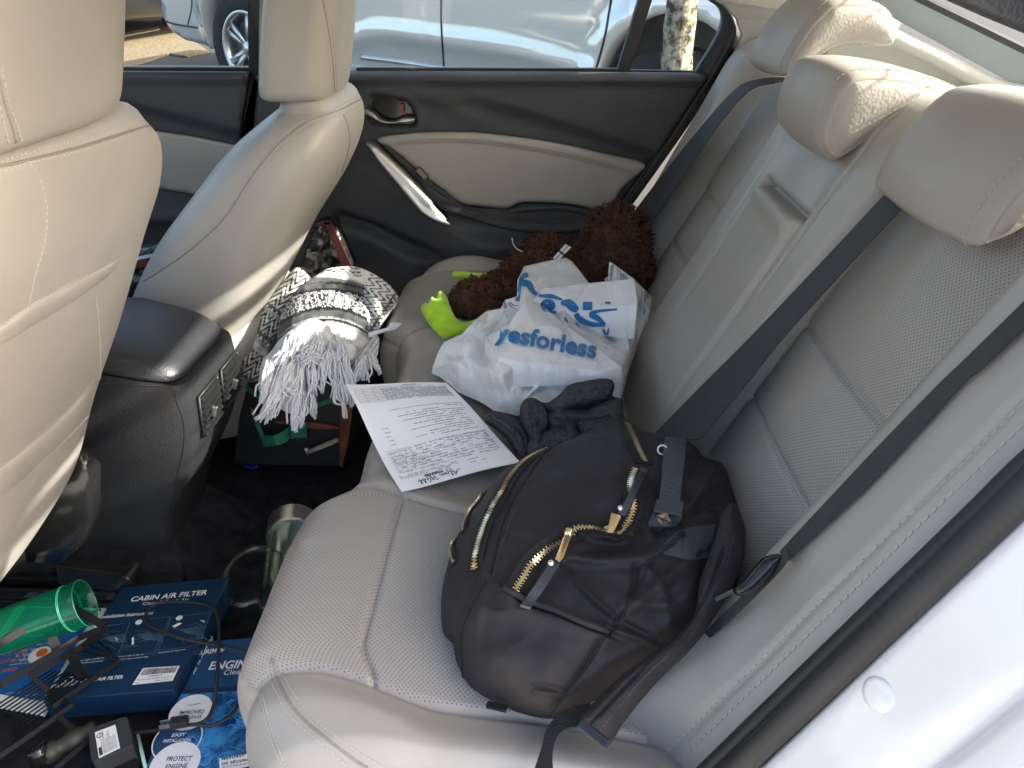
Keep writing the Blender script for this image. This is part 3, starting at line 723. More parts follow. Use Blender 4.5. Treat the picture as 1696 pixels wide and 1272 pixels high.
rdoor = slab('door', out, 7.0, door_map(XD, door_h), 0.03, M['dark'], car)
BVH['door'] = tree_of(rdoor)
ins = spline([(629, 228), (670, 219.5), (724, 216.5), (787, 217), (852, 224), (926, 235), (999, 251), (1064, 267), (1056, 284), (1030, 308), (1003, 344), (962, 338), (926, 333), (871, 331), (853, 336), (838, 341), (800, 338), (765, 333), (737, 312), (706, 289), (662, 252)], 4, True)
def ins_h(X, Y):
    d, _ = segdist(X, Y, ins, True); h = 0.020 + 0.007 * (1 - (1 - np.clip(d / 10, 0, 1)) ** 2) ** 0.5
    l = spline([(640, 239), (690, 233), (740, 231), (787, 232), (852, 240), (926, 253), (999, 270), (1050, 285)], 5); q, s = segdist(X, Y, l)
    return h + 0.004 * smooth(-4, 4, -q * s) - 0.0025 * np.exp(-(q / 2.2) ** 2)
di = slab('door_insert', resample(np.vstack([ins, ins[:1]]), 4)[:-1], 4.5, door_map(XD, ins_h), 0.012, M['leather2'], rdoor)
BVH['ins'] = tree_of(di)
add_stitch('stitching', di, BVH['ins'], [[(645, 236), (690, 230), (740, 228), (787, 229), (852, 237), (926, 250), (999, 267), (1052, 282)], [(648, 242), (690, 236), (740, 234), (787, 235), (852, 243), (926, 256), (999, 273), (1048, 288)]], gap=0.008, ln=0.005, wd=0.0008, step=2)
# arm rest ledge under the insert
arm = spline([(700, 300), (737, 318), (765, 334), (800, 340), (838, 343), (855, 337), (871, 332), (926, 334), (962, 339), (1006, 347), (1000, 372), (962, 372), (944, 374), (889, 374), (834, 367), (779, 352), (732, 339)], 4, True)
def arm_h(X, Y):
    d, _ = segdist(X, Y, arm, True); cup = spline([(760, 340), (850, 340), (930, 337), (1000, 350), (985, 358), (900, 358), (830, 356)], 4, True)
    dc, _ = segdist(X, Y, cup, True)
    return 0.030 + 0.030 * smooth(330, 372, Y) + 0.008 * (1 - (1 - np.clip(d / 6, 0, 1)) ** 2) ** 0.5 - np.where(inside(X, Y, cup), 0.014 * smooth(0, 8, dc), 0)
da = slab('armrest', resample(np.vstack([arm, arm[:1]]), 4)[:-1], 4.0, door_map(XD, arm_h), 0.02, M['dark2'], rdoor)
BVH['arm'] = tree_of(da)
add_seam('seam_line', da, BVH['arm'], [[(735, 334), (779, 347), (834, 361), (889, 369), (944, 369), (990, 367)]], 0.0016, 'rubber')
add_stitch('stitching', da, BVH['arm'], [[(735, 330), (779, 343), (834, 357), (889, 365), (944, 365), (990, 363)]], 0.008, 0.005, 0.0007, 'belt')
ph = spline([(611, 231), (622, 231), (632, 238), (670, 273), (721, 325), (724, 332), (757, 367), (740, 365), (717, 357), (699, 344), (666, 303), (633, 263)], 4, True)
def ph_h(X, Y):
    d, _ = segdist(X, Y, ph, True); l = [(620, 238), (660, 280), (705, 335), (750, 365)]; q, s = segdist(X, Y, l)
    return 0.030 + 0.022 * (1 - (1 - np.clip(d / 9, 0, 1)) ** 2) ** 0.5 + 0.006 * smooth(-4, 4, q * s)
slab('pull_handle', resample(np.vstack([ph, ph[:1]]), 3)[:-1], 3.0, door_map(XD, ph_h), 0.03, M['chrome'], rdoor)
sw = [(636, 232), (662, 253), (706, 290), (765, 334), (740, 334), (722, 324), (690, 291), (640, 240)]
slab('switch_panel', resample(np.array(sw + sw[:1], float), 4)[:-1], 4.0, door_map(XD, lambda X, Y: np.full(X.shape, 0.026)), 0.012, M['dark2'], rdoor)
b = MB(); c = onX(699, 287, XD - 0.030); b.box(c, ((0, 0.66, 0.75), (0, -0.75, 0.66), (1, 0, 0)), (0.016, 0.007, 0.006)); b.build('window_switch', M['black_gloss'], rdoor, bevel=0.002, smoothed=False)
lh = spline([(608, 176), (621, 183), (632, 193), (646, 198), (659, 196), (668, 191.5), (686, 191), (687, 200.5), (659, 203), (635, 201), (618, 192), (606, 186)], 4, True)
def lh_h(X, Y):
    d, _ = segdist(X, Y, lh, True); return 0.016 + 0.012 * (1 - (1 - np.clip(d / 4, 0, 1)) ** 2) ** 0.5
slab('latch_handle', resample(np.vstack([lh, lh[:1]]), 2)[:-1], 2.2, door_map(XD, lh_h), 0.012, M['chrome'], rdoor)
bz = spline([(614, 159), (660, 163), (678, 173), (686, 188), (688, 202), (676, 207), (630, 204), (614, 200)], 4, True)
slab('latch_cup', resample(np.vstack([bz, bz[:1]]), 3)[:-1], 3.0, door_map(XD, lambda X, Y: np.full(X.shape, -0.004)), 0.006, M['black_gloss'], rdoor)
b = MB(); b.prism([onX(x, y, XD - 0.006) for x, y in ((661, 173), (668, 173), (669, 188), (663, 188))], (0.004, 0, 0)); b.build('lock_mark', M['red'], rdoor, smoothed=False)

def px_slab(name, pts, X, th, m, parent, sm=False, n=0, lean=0.0):
    q = spline(pts, n, True) if n else np.array(pts, float)
    P = onX(q[:, 0], q[:, 1], X); b = MB(); b.prism(P, (th, 0, 0)); return b.build(name, m, parent, smoothed=sm)
# belt line rubber, glass, divider bar and the curved rear frame
def up(px, py, X, z):                                              # carry a frame edge on above the picture
    P = onX(px, py, X); return np.array((X - 0.25 * (z - P[2]) * 0.6, P[1], z))
b = MB(); b.ribbon(onX(np.array([590, 800, 1040]), np.array([112.5, 113, 114.5]), 0.70), onX(np.array([590, 800, 1040]), np.array([119, 119, 121]), 0.70), 0.02); b.ribbon(onX(np.array([1030, 1100, 1165]), np.array([116, 117, 118.5]), 0.70), onX(np.array([1030, 1100, 1170]), np.array([121, 121.5, 123]), 0.70), 0.02)
b.build('window_seal', M['rubber'], rdoor, smoothed=False)
b = MB(); b.ribbon(onX(np.array([590, 800, 1030]), np.array([110.6, 110.8, 112.6]), 0.708), onX(np.array([590, 800, 1030]), np.array([112.6, 113, 114.8]), 0.708), 0.004); b.build('seal_lip', M['chrome'], rdoor, smoothed=False)
def frame_bar(name, a_px, b_px, parent, X=0.70, top=1.19, th=0.03, m='dark2'):
    """bar between two edge lines given top to bottom in the photo, carried straight up to the roof rail"""
    A = onX(*np.array(a_px, float).T, X); B = onX(*np.array(b_px, float).T, X)
    def ext(Q):
        d = Q[0] - Q[1]; k = (top - Q[0][2]) / max(d[2], 1e-3); e = Q[0] + d * min(k, 30); e[2] = top; return np.vstack([[e], Q])
    A, B = ext(A), ext(B)
    for Q in (A, B): Q[:, 0] -= 0.3 * np.maximum(Q[:, 2] - 0.80, 0)
    bb = MB(); bb.ribbon(A, B, th, np.tile((-1.0, 0, 0), (len(A), 1))); return bb.build(name, M[m], parent, smoothed=False)
frame_bar('divider_bar', [(1054, 0), (1022, 119)], [(1076, 0), (1042, 119)], rdoor, 0.695)
fo = spline([(1182, -2), (1204, 11), (1222, 33), (1230, 58), (1222, 80), (1200, 124), (1160, 180), (1120, 238), (1060, 322), (1015, 385)], 5)
fi = spline([(1172, -2), (1192, 12), (1198, 29), (1193, 51), (1178, 80), (1155, 117), (1136, 152), (1104, 208), (1046, 300), (1003, 362)], 5)
b = MB(); b.ribbon(onX(fi[:, 0], fi[:, 1], 0.685), onX(fo[:, 0], fo[:, 1], 0.675), 0.03, np.tile((-1.0, 0, 0), (len(fo), 1)))
g = np.array([(0.6 * a[0] + 0.4 * c[0], 0.6 * a[1] + 0.4 * c[1]) for a, c in zip(fo, fi)]); b.tube(onX(g[:, 0], g[:, 1], 0.672), 0.006, 8)
b.build('frame_seal', M['rubber'], rdoor)
# glass panes (door glass slopes in towards the roof)
def pane(name, y0, y1, parent, z0=0.72, z1=1.19, X=0.705, m='glass', y2=None, y3=None):
    V = [(X, y0, z0), (X, y1, z0), (X - 0.3 * (z1 - 0.80), y3 if y3 is not None else y1, z1), (X - 0.3 * (z1 - 0.80), y2 if y2 is not None else y0, z1)]
    return mesh(name, V, [(0, 1, 2, 3)], M[m], parent, smoothed=False)
ya = onX(1032, 118, 0.70)[1]; yb = onX(1150, 118, 0.70)[1]
pane('window_glass', ya, 0.80, rdoor); pane('window_glass', yb - 0.06, ya - 0.01, rdoor, z1=0.92)

# front passenger door
def fd_h(X, Y):
    cr = [(150, 160), (219, 174), (300, 194), (395, 220), (440, 236)]; d, s = segdist(X, Y, cr)
    return 0.006 + 0.016 * smooth(-10, 10, -d * s) + 0.010 * np.exp(-((Y - 124) / 7.0) ** 2)
out = [(120, 117), (416, 118.5), (404, 190), (392, 300), (380, 470), (60, 640), (60, 300)]
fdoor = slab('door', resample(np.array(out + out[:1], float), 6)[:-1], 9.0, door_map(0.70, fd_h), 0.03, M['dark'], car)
fi_ = [(180, 200), (263, 215), (330, 225), (400, 240), (392, 330), (352, 323), (310, 315), (274, 309), (180, 300)]
fin = slab('door_insert', resample(np.array(fi_ + fi_[:1], float), 5)[:-1], 7, door_map(0.70, lambda X, Y: np.full(X.shape, 0.022)), 0.01, M['leather2'], fdoor)
BVH['fin'] = tree_of(fin)
add_stitch('stitching', fin, BVH['fin'], [[(255, 229), (300, 235), (345, 243), (390, 252)], [(255, 234), (300, 240), (345, 248), (390, 257)]], 0.008, 0.005, 0.0008)
fa = [(180, 305), (274, 310), (352, 324), (390, 331), (385, 362), (330, 360), (180, 350)]
slab('armrest', resample(np.array(fa + fa[:1], float), 5)[:-1], 8, door_map(0.70, lambda X, Y: 0.03 + 0.04 * smooth(315, 345, Y)), 0.03, M['dark2'], fdoor)
b = MB(); b.ribbon(onX(np.array([120., 300, 414]), np.array([112., 112, 112.5]), 0.71), onX(np.array([120., 300, 414]), np.array([118., 118, 119]), 0.71), 0.02); b.build('window_seal', M['rubber'], fdoor, smoothed=False)
b = MB(); b.ribbon(onX(np.array([120., 300, 414]), np.array([108.8, 109, 109.5]), 0.716), onX(np.array([120., 300, 414]), np.array([111.2, 111.4, 112]), 0.716), 0.004); b.build('seal_lip', M['chrome'], fdoor, smoothed=False)
pane('window_glass', 0.82, 1.75, fdoor, z0=0.74)
frame_bar('pillar', [(420, 0), (412, 120), (392, 300)], [(442, 0), (427, 136), (412, 300)], car, 0.70)
frame_bar('pillar_trim', [(440, 0), (428, 134)], [(500, 0), (492, 136)], car, 0.695, m='trim')
b = MB(); b.prism([onX(x, y, 0.70) for x, y in ((420, 130), (520, 130), (560, 320), (540, 640), (380, 640), (395, 250))], (0.03, 0, 0)); b.build('pillar_base', M['dark2'], car, smoothed=False)

# --- rear quarter trim, shelf, back window, roof
q = [onX(1193, 139, 0.66), onX(1222, 80, 0.655), onX(1230, 58, 0.65), onX(1222, 33, 0.645), onX(1204, 11, 0.635), onX(1182, -2, 0.63)]
gl0 = np.array((0.60, -0.42, 0.895)); gl1 = np.array((0.62, -0.90, 0.72))
qp = [(0.66, -0.20, 0.735)] + [tuple(p) for p in q] + [(0.58, -0.05, 1.19), (0.555, -0.36, 1.19), (0.58, -0.41, 0.98), tuple(gl0), (0.615, -0.70, 0.80), tuple(gl1), (0.64, -0.90, 0.70), (0.66, -0.30, 0.70)]
b = MB(); b.prism(qp, (0.02, 0, 0)); b.build('quarter_trim', M['trim'], car, smoothed=False)
# rolled edge of the trim next to the back window
e = spline([(0.572, -0.38, 1.05), (0.585, -0.415, 0.96), (0.592, -0.47, 0.887), (0.60, -0.62, 0.825), (0.61, -0.76, 0.770), (0.60, -0.88, 0.755)], 8)
b = MB(); b.tube(e, 0.016, 14); b.build('window_trim', M['trim'], car)
gx, gy = np.meshgrid(np.linspace(-0.62, 0.63, 50), np.linspace(-0.285, -1.0, 40))
gz = 0.735 + 0.012 * np.cos(gx * 2.2) + 0.004 * vnoise(np.stack([gx.ravel(), gy.ravel()], 1), 6).reshape(gx.shape)
mesh('parcel_shelf', np.stack([gx, gy, gz], -1).reshape(-1, 3), grid_faces(*gx.shape), M['shelf'], car)
b = MB()
for y in (-0.50, -0.515): b.box((0.02, y, 0.748), ((1, 0.12, 0), (-0.12, 1, 0), (0, 0, 1)), (0.10, 0.0025, 0.004))
b.build('shelf_slot', M['rubber'], car, smoothed=False)
# back window: gently curved pane with heater wires
def bw(x, t): return np.array((x * (0.56 + 0.09 * t), -0.585 - 0.62 * t + 0.03 * (1 - x * x), 1.20 - 0.50 * t + 0.05 * math.sin(t * math.pi) * 0.6))
NX, NT = 24, 16
V = [bw(-1 + 2 * i / (NX - 1), j / (NT - 1)) for j in range(NT) for i in range(NX)]
bwin = mesh('back_window', V, grid_faces(NT, NX), M['backglass'], car)
b = MB()
for t in np.linspace(0.10, 0.86, 15): b.tube([bw(x, t) + np.array((0, 0, -0.004)) for x in np.linspace(-0.93, 0.93, 15)], 0.0020, 6)
b.build('heater_wire', M['wire'], bwin)
b = MB()
for sx in (-1, 1):
    A = np.array([bw(sx * 1.0, t) for t in np.linspace(0, 1, 14)]); B = np.array([bw(sx * 0.95, t) for t in np.linspace(0, 1, 14)]); b.ribbon(A, B, 0.004)
b.build('window_border', M['rubber'], bwin, smoothed=False)
b = MB(); b.ribbon(onX(np.array([1412., 1520, 1632, 1735]), np.array([-6., 52, 114, 170]), 0.606), onX(np.array([1500., 1600, 1700, 1790]), np.array([-6., 43, 92, 136]), 0.585), 0.01); b.build('reflection_band', M['pane_reflection'], car, smoothed=False)  # band added beside the trim to paint the reflection on the slanting glass
b = MB(); b.ribbon(onX(np.array([1500., 1600, 1700, 1790]), np.array([-6., 43, 92, 136]), 0.585), onX(np.array([1524., 1618, 1712, 1800]), np.array([-6., 40, 86, 128]), 0.580), 0.012); b.build('window_border', M['rubber'], bwin, smoothed=False)
b = MB(); b.prism(onX(np.array([1548., 1620, 1712, 1830, 1900, 1500]), np.array([-6., 26, 64, 110, -60, -60]), -0.56), (-0.02, 0, 0)); b.build('pillar_trim', M['dark'], car, bevel=0.004)  # near pillar: its backlit shade painted with the dark plastic
# roof skin with the head lining under it
def roofsheet(dz, shrink, name, m):
    gx, gy = np.meshgrid(np.linspace(-0.60 + shrink, 0.60 - shrink, 24), np.linspace(-0.57, 1.45, 30))
    gz = 1.215 + 0.05 * (1 - (gx / 0.62) ** 2) - np.where(gy > 0.5, 0.05, 0.0) * ((gy - 0.5) / 0.95) ** 2 + dz
    gz = np.where(True, gz, gz); V = np.stack([gx, gy, gz], -1).reshape(-1, 3); return mesh(name, V, grid_faces(*gx.shape), M[m], car)
roofsheet(0.03, 0, 'roof', 'white_paint'); roofsheet(0, 0.0, 'headlining', 'head')
b = MB()
for sx in (-1, 1):
    P = np.array([(sx * 0.605, y, 1.205 - 0.05 * ((y - 0.5) / 0.95) ** 2) for y in np.linspace(-0.45, 1.5, 20)]); b.tube(P, 0.035, 12)
    b.tube(spline([(sx * 0.60, 1.40, 1.17), (sx * 0.66, 1.75, 0.98), (sx * 0.70, 2.05, 0.80)], 8), 0.035, 10)
b.tube([(-0.6, -0.585, 1.222), (0.6, -0.585, 1.222)], 0.016, 10)
b.build('roof_rail', M['head'], car)
# near side: C pillar, its outer skin
b = MB()
b.prism([(-0.66, -0.16, 0.72), (-0.60, -0.05, 1.19), (-0.56, -0.40, 1.20), (-0.60, -0.46, 0.90), (-0.64, -0.9, 0.72)], (-0.05, 0, 0)); b.build('quarter_trim', M['trim'], car, smoothed=False)
# front bulkhead: dashboard and far trim so nothing is open towards the bonnet
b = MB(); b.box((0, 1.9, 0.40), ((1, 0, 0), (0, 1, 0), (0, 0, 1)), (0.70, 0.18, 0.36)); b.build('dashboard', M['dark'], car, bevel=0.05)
mesh('windscreen', [(-0.60, 1.44, 1.17), (0.60, 1.44, 1.17), (0.72, 2.10, 0.76), (-0.72, 2.10, 0.76)], [(0, 1, 2, 3)], M['glass'], car, smoothed=False)
# near rear body: door shut, wing
EP = [(1990, 578), (1860, 690), (1760, 778), (1696, 841), (1600, 933), (1470, 1057), (1350, 1172), (1246, 1272), (1150, 1365)]
A = np.array([onX(x, y, -0.690) for x, y in spline(EP, 5)])
# rubber seal strips running beside the bolster
def strip(name, off0, off1, X0, X1, m, r=None, th=0.02):
    Q0 = np.array([onX(x + o[0], y + o[1], X0) for (x, y), o in zip(spline(EP, 5), [off0] * 99)]); Q1 = np.array([onX(x + o[0], y + o[1], X1) for (x, y), o in zip(spline(EP, 5), [off1] * 99)])
    b = MB(); b.ribbon(Q0, Q1, th); return b
def edge(dx, X0): return np.array([onX(x + dx, y, X0) for x, y in spline(EP, 5)])
b = MB(); b.ribbon(edge(-84, -0.656), edge(-4, -0.690), 0.02); b.tube(edge(-70, -0.664), 0.008, 12); b.tube(edge(-26, -0.686), 0.011, 14)
b.build('weather_strip', M['rubber'], car)
nA = len(A)
rows_ = []
def shift(A, dx, dy, dz=0): return A + np.array((dx, dy, dz))
rows_ = [shift(A, 0.004, -0.02), A, shift(A, -0.012, -0.006), shift(A, -0.035, -0.018, 0), shift(A, -0.055, -0.026), shift(A, -0.063, -0.040), shift(A, -0.068, -0.042), shift(A, -0.073, -0.034), shift(A, -0.085, -0.036), shift(A, -0.12, -0.055), shift(A, -0.16, -0.09), shift(A, -0.18, -0.15), shift(A, -0.185, -0.8)]
V = np.vstack(rows_); body = mesh('rear_body', V, grid_faces(len(rows_), nA), M['white_paint'], car, subd=1)
BVH['body'] = tree_of(body); pc, pn = cast(1455, 1150, BVH['body'])
b = MB(); b.lathe(pc, pn, [(0, 0.0010), (0.009, 0.0009), (0.0125, 0.0002), (0.013, -0.003)], 32); b.build('rubber_plug', M['white_paint'], body)
# lower near sill and outer under-body so light does not leak under the bench
b = MB(); b.box((-0.735, 0.75, -0.02), ((1, 0, 0), (0, 1, 0), (0, 0, 1)), (0.04, 0.85, 0.06)); b.build('door_sill', M['white_paint'], car, bevel=0.02)
b = MB(); b.box((0, -0.55, 0.36), ((1, 0, 0), (0, 1, 0), (0, 0, 1)), (0.68, 0.25, 0.30)); b.build('boot_box', M['dark2'], car, smoothed=False)
b = MB(); b.box((0.745, 0.7, 0.30), ((1, 0, 0), (0, 1, 0), (0, 0, 1)), (0.02, 1.6, 0.41)); b.build('side_body', M['white_paint'], car, smoothed=False)
# ------------------------------------------------------------------ outdoors
def noise_mix(name, c1, c2, scale, lo=0.42, hi=0.58, rough=0.9, bump=(40, 0.6), detail=8):
    m = mat(name, c1, rough, 0, 0.2, bump); t = m.node_tree; b = t.nodes['Principled BSDF']
    tc = t.nodes.new('ShaderNodeTexCoord'); n = t.nodes.new('ShaderNodeTexNoise'); n.inputs['Scale'].default_value = scale; n.inputs['Detail'].default_value = detail; n.inputs['Roughness'].default_value = 0.65
    r = t.nodes.new('ShaderNodeMapRange'); r.inputs['From Min'].default_value = lo; r.inputs['From Max'].default_value = hi
    mx = t.nodes.new('ShaderNodeMix'); mx.data_type = 'RGBA'; mx.inputs[6].default_value = (*c1, 1); mx.inputs[7].default_value = (*c2, 1)
    t.links.new(tc.outputs['Object'], n.inputs['Vector']); t.links.new(n.outputs['Fac'], r.inputs['Value']); t.links.new(r.outputs[0], mx.inputs['Factor']); t.links.new(mx.outputs[2], b.inputs['Base Color'])
    return m
M['asphalt'] = noise_mix('asphalt', (0.045, 0.046, 0.05), (0.085, 0.083, 0.08), 60, 0.3, 0.7)
M['mulch'] = noise_mix('dry mulch and gravel', (0.10, 0.075, 0.05), (0.27, 0.21, 0.14), 45, 0.35, 0.65, bump=(50, 1.0))
M['concrete'] = noise_mix('kerb concrete', (0.33, 0.32, 0.29), (0.45, 0.43, 0.40), 12, 0.3, 0.7)
M['bark'] = noise_mix('mossy bark', (0.05, 0.042, 0.025), (0.38, 0.34, 0.25), 26, 0.42, 0.58, bump=(40, 1.0))
M['moss'] = noise_mix('moss', (0.09, 0.08, 0.02), (0.2, 0.17, 0.05), 60, bump=(120, 1.0))
M['leaf'] = noise_mix('leaves', (0.035, 0.07, 0.02), (0.09, 0.13, 0.035), 6, rough=0.6)
M['tyre'] = mat('tyre rubber', (0.02, 0.02, 0.02), 0.75, 0, 0.3, (40, 0.4), (12, 0.2))
M['alloy'] = mat('alloy wheel', (0.55, 0.55, 0.54), 0.28, 0.9)
M['dark_paint'] = mat('dark blue car paint', (0.012, 0.014, 0.02), 0.3, 0, 0.5, coat=0.8)
M['grey_plastic'] = mat('grey plastic', (0.10, 0.10, 0.10), 0.6)
GS = 0.100
def gz_(x): return -0.28 + GS * np.maximum(np.asarray(x, float), 0) - 0.0 * np.asarray(x)
gxs = np.concatenate([[-150], np.linspace(-3, 12, 31), [30, 120]]); gys = np.concatenate([[-150], np.linspace(-8, 12, 21), [150]])
gx, gy = np.meshgrid(gxs, gys); gz = np.minimum(gz_(gx), 0.95)
tag(mesh('ground', np.stack([gx, gy, gz], -1).reshape(-1, 3), grid_faces(*gx.shape), M['asphalt']), kind='structure')
def on_ground(px, py, lift=0.0):
    n = np.array((-GS, 0, 1.0)); return onP(px, py, (0, 0, -0.28 + lift), n)
pv = [(-1.25, -7, -0.272), (-9, -7, -0.272), (-9, 9, -0.272), (-1.25, 9, -0.272)]
M['fill_bounce'] = noise_mix('pale warm bounce sheet', (0.42, 0.38, 0.32), (0.55, 0.51, 0.44), 5, 0.3, 0.7)
b = MB(); b.prism(pv, (0, 0, -0.006)); tag(b.build('bounce_sheet', M['fill_bounce'], smoothed=False), kind='structure')  # unseen pale ground added beside the car to bounce warm fill inside
bed = [on_ground(x, y, 0.02) for x, y in ((150, 22), (252, 20), (345, 84), (310, 92), (280, 88), (190, 118), (120, 125))]
b = MB(); b.prism(bed, (0, 0, -0.016)); tag(b.build('planting_bed', M['mulch'], smoothed=False), kind='structure')
b = MB(); q = [on_ground(x, y, 0.03) for x, y in ((185, 58), (262, 44), (264, 48), (186, 63))]; b.prism(q, (0, 0, -0.05)); tag(b.build('kerb', M['concrete'], smoothed=False), kind='structure')

# silver car parked at an angle beyond the window
S0 = CAM + ray(432, 79) * 5.1; S1 = CAM + ray(1117, 172) * 3.75
su = S1 - S0; WB = np.linalg.norm(su); su = su / WB; sn = np.array((-su[1] * -1, su[0] * -1, 0)); sn = np.cross((0, 0, 1), su); sn /= np.linalg.norm(sn)
if sn[0] > 0: sn = -sn
sz = np.cross(su, sn); sz = sz if sz[2] > 0 else -sz
def s_uz(px, py):
    p = onP(px, py, S0, sn) - S0; return (p @ su, p @ sz)
suv = thing('parked_car', 'silver parked car seen low through the far windows, with grey alloy wheel', 'car', tuple(S0 - sz * 0.36))
def arc(c, r, a0, a1, n=22): return [(c[0] + r * math.cos(a), c[1] + r * math.sin(a)) for a in np.linspace(a0, a1, n)]
ol = [s_uz(249, -2), s_uz(249, 29), s_uz(258, 52), s_uz(278, 68), s_uz(329, 81)]
ol += arc((0, 0.02), 0.43, R(188), R(-10)) + [(0.50, -0.10), (1.0, -0.115), (2.0, -0.115), (WB - 0.50, -0.10)] + arc((WB, 0.02), 0.40, R(190), R(-10)) + [(WB + 0.55, -0.05), (WB + 0.85, 0.1), (WB + 0.92, 0.45), (WB + 0.75, 1.20), (WB - 0.1, 1.30), (1.15, 1.28), (0.35, 0.72), (-0.6, 0.62), (-0.80, 0.5)]
c1 = [s_uz(x, y) for x, y in ((605, 62), (650, 52), (740, 63), (850, 78), (960, 106), (1010, 130))]
l1 = s_uz(731, 50)[0]; l2 = [s_uz(1012, -10), s_uz(1006, 40), s_uz(985, 115), s_uz(960, 150)]
def suv_map(V2):
    u, z = V2[:, 0], V2[:, 1]
    h = -0.10 * ((z - 0.42) / 0.55) ** 2 - 0.20 * smooth(-0.35, -0.85, u) - 0.16 * smooth(WB + 0.35, WB + 0.95, u)
    d, s = segdist(u, z, spline(c1, 6)); h += 0.030 * np.exp(-(d / 0.05) ** 2) - 0.05 * smooth(-0.02, 0.25, d * s * np.sign(su[0] * 0 + 1)) * 0
    for c, r in (((0, 0.02), 0.43), ((WB, 0.02), 0.40)):
        q = np.hypot(u - c[0], z - c[1]); h += 0.035 * smooth(r + 0.13, r + 0.05, q)
    h -= 0.020 * np.exp(-((u - l1) / 0.012) ** 2)
    d, s = segdist(u, z, l2); h -= 0.020 * np.exp(-(d / 0.012) ** 2)
    return S0 + u[:, None] * su + z[:, None] * sz + (h + 0.12)[:, None] * sn, np.tile(sn, (len(u), 1))
ol = resample(np.vstack([ol, ol[:1]]), 0.035)[:-1]
slab('body', ol, 0.045, suv_map, 0.25, M['silver_paint'], suv)
b = MB(); b.box(S0 + su * (WB / 2 + 0.05) + sz * 0.42 - sn * 0.90, (su, sn, sz), (WB / 2 + 0.55, 0.72, 0.42)); b.build('underbody', M['grey_plastic'], suv, smoothed=False)
def sp_(u, z, h): return S0 + su * u + sz * z + sn * h
b = MB(); b.prism([sp_(0.55, 0.74, 0.07), sp_(1.2, 1.22, -0.02), sp_(WB - 0.1, 1.24, -0.02), sp_(WB + 0.5, 0.86, 0.06), sp_(0.9, 0.78, 0.08)], -sn * 1.6); b.build('cabin_glass', M['black_gloss'], suv, smoothed=False)
b = MB(); b.tube([sp_(0.48, -0.075, 0.10), sp_(1.5, -0.085, 0.11), sp_(WB - 0.45, -0.075, 0.10)], 0.020, 8); b.build('sill_trim', M['alloy'], suv)
def wheel(c, ax, r, parent, rim=0.235):
    ax = np.asarray(ax) / np.linalg.norm(ax)
    b = MB(); b.lathe(c, ax, [(rim - 0.01, 0.085), (rim + 0.02, 0.10), (r - 0.03, 0.10), (r, 0.07), (r, -0.09), (r - 0.03, -0.12), (rim, -0.12)], 48); t = b.build('wheel', M['tyre'], parent)
    b = MB(); b.lathe(c, ax, [(rim + 0.004, 0.095), (rim, 0.10), (rim - 0.02, 0.095), (rim - 0.03, 0.05), (rim - 0.035, -0.08)], 48)
    u = np.cross(ax, (0.1, 0.2, 0.95)); u /= np.linalg.norm(u); v = np.cross(ax, u)
    for k in range(5):
        for da in (-0.16, 0.16):
            a = 2 * math.pi * k / 5 + da + 0.35; d0 = u * math.cos(a) + v * math.sin(a); s0 = -u * math.sin(a) + v * math.cos(a)
            b.box(c + d0 * rim * 0.55 + ax * 0.072, (d0, s0, ax), (rim * 0.46, 0.016, 0.014))
    b.lathe(c, ax, [(0.0, 0.095), (0.045, 0.09), (0.055, 0.07), (0.06, 0.02)], 24); b.build('rim', M['alloy'], t)
    b = MB(); b.lathe(c, ax, [(0.0, 0.03), (rim - 0.05, 0.02), (rim - 0.04, 0.0)], 32); b.build('brake_disc', M['grey_plastic'], t)
for u in (0, WB):
    dz_ = -0.09 if u else 0.0; wheel(sp_(u, dz_, 0.03), sn, 0.36, suv); wheel(sp_(u, dz_, -1.60), -sn, 0.36, suv)

BVH['suv'] = tree_of([o for o in suv.children if o.name.startswith('body')][0])
for nm, pts, r in (('door_gap', [(731, -8), (731, 40), (734, 90), (736, 125)], 0.0065), ('door_gap', [(1014, -10), (1009, 20), (1002, 60), (988, 112), (978, 135)], 0.0065), ('wing_gap', [(318, -5), (317, 15), (311, 41)], 0.005), ('bumper_gap', [(270, 33), (290, 40), (328, 46)], 0.007)):
    P, N = surf_path(pts, BVH['suv'], 3); b = MB(); b.tube(P, r, 6); b.build(nm, M['rubber'], suv)
for pts, r, m in (([(600, 95), (650, 101), (700, 108), (760, 116)], 0.014, 'alloy'), ([(640, 118), (700, 124), (800, 138)], 0.02, 'grey_plastic')):
    P, N = surf_path(pts, BVH['suv'], 4); b = MB(); b.tube(P, r, 8); b.build('sill_trim', M[m], suv)
# dark car further off
dc = thing('parked_car', 'dark parked car in the distance, only its low bumper in view at the top left', 'car', (8.4, 5.6, 0.45))
c0 = CAM + ray(205, 22) * 7.0
L = []
for z, a, bb in ((0.10, 1.9, 0.74), (0.16, 2.1, 0.85), (0.35, 2.22, 0.9), (0.6, 2.2, 0.9), (0.72, 2.05, 0.86)): L.append(((c0[0] + 1.0, c0[1] + 1.5, c0[2] - 0.16 + z), (0.42 * a, 0.9 * a, 0), (-0.9 * bb, 0.42 * bb, 0), 5))
V, F = loft(L, 60); mesh('body', V, F, M['dark_paint'], dc)
V, F = loft([((c0[0] + 1.0, c0[1] + 1.5, c0[2] + 0.55), (0.55, 1.2, 0), (-0.72, 0.34, 0), 4), ((c0[0] + 1.0, c0[1] + 1.5, c0[2] + 0.95), (0.38, 0.8, 0), (-0.6, 0.28, 0), 4)], 40); mesh('cabin_glass', V, F, M['black_gloss'], dc)
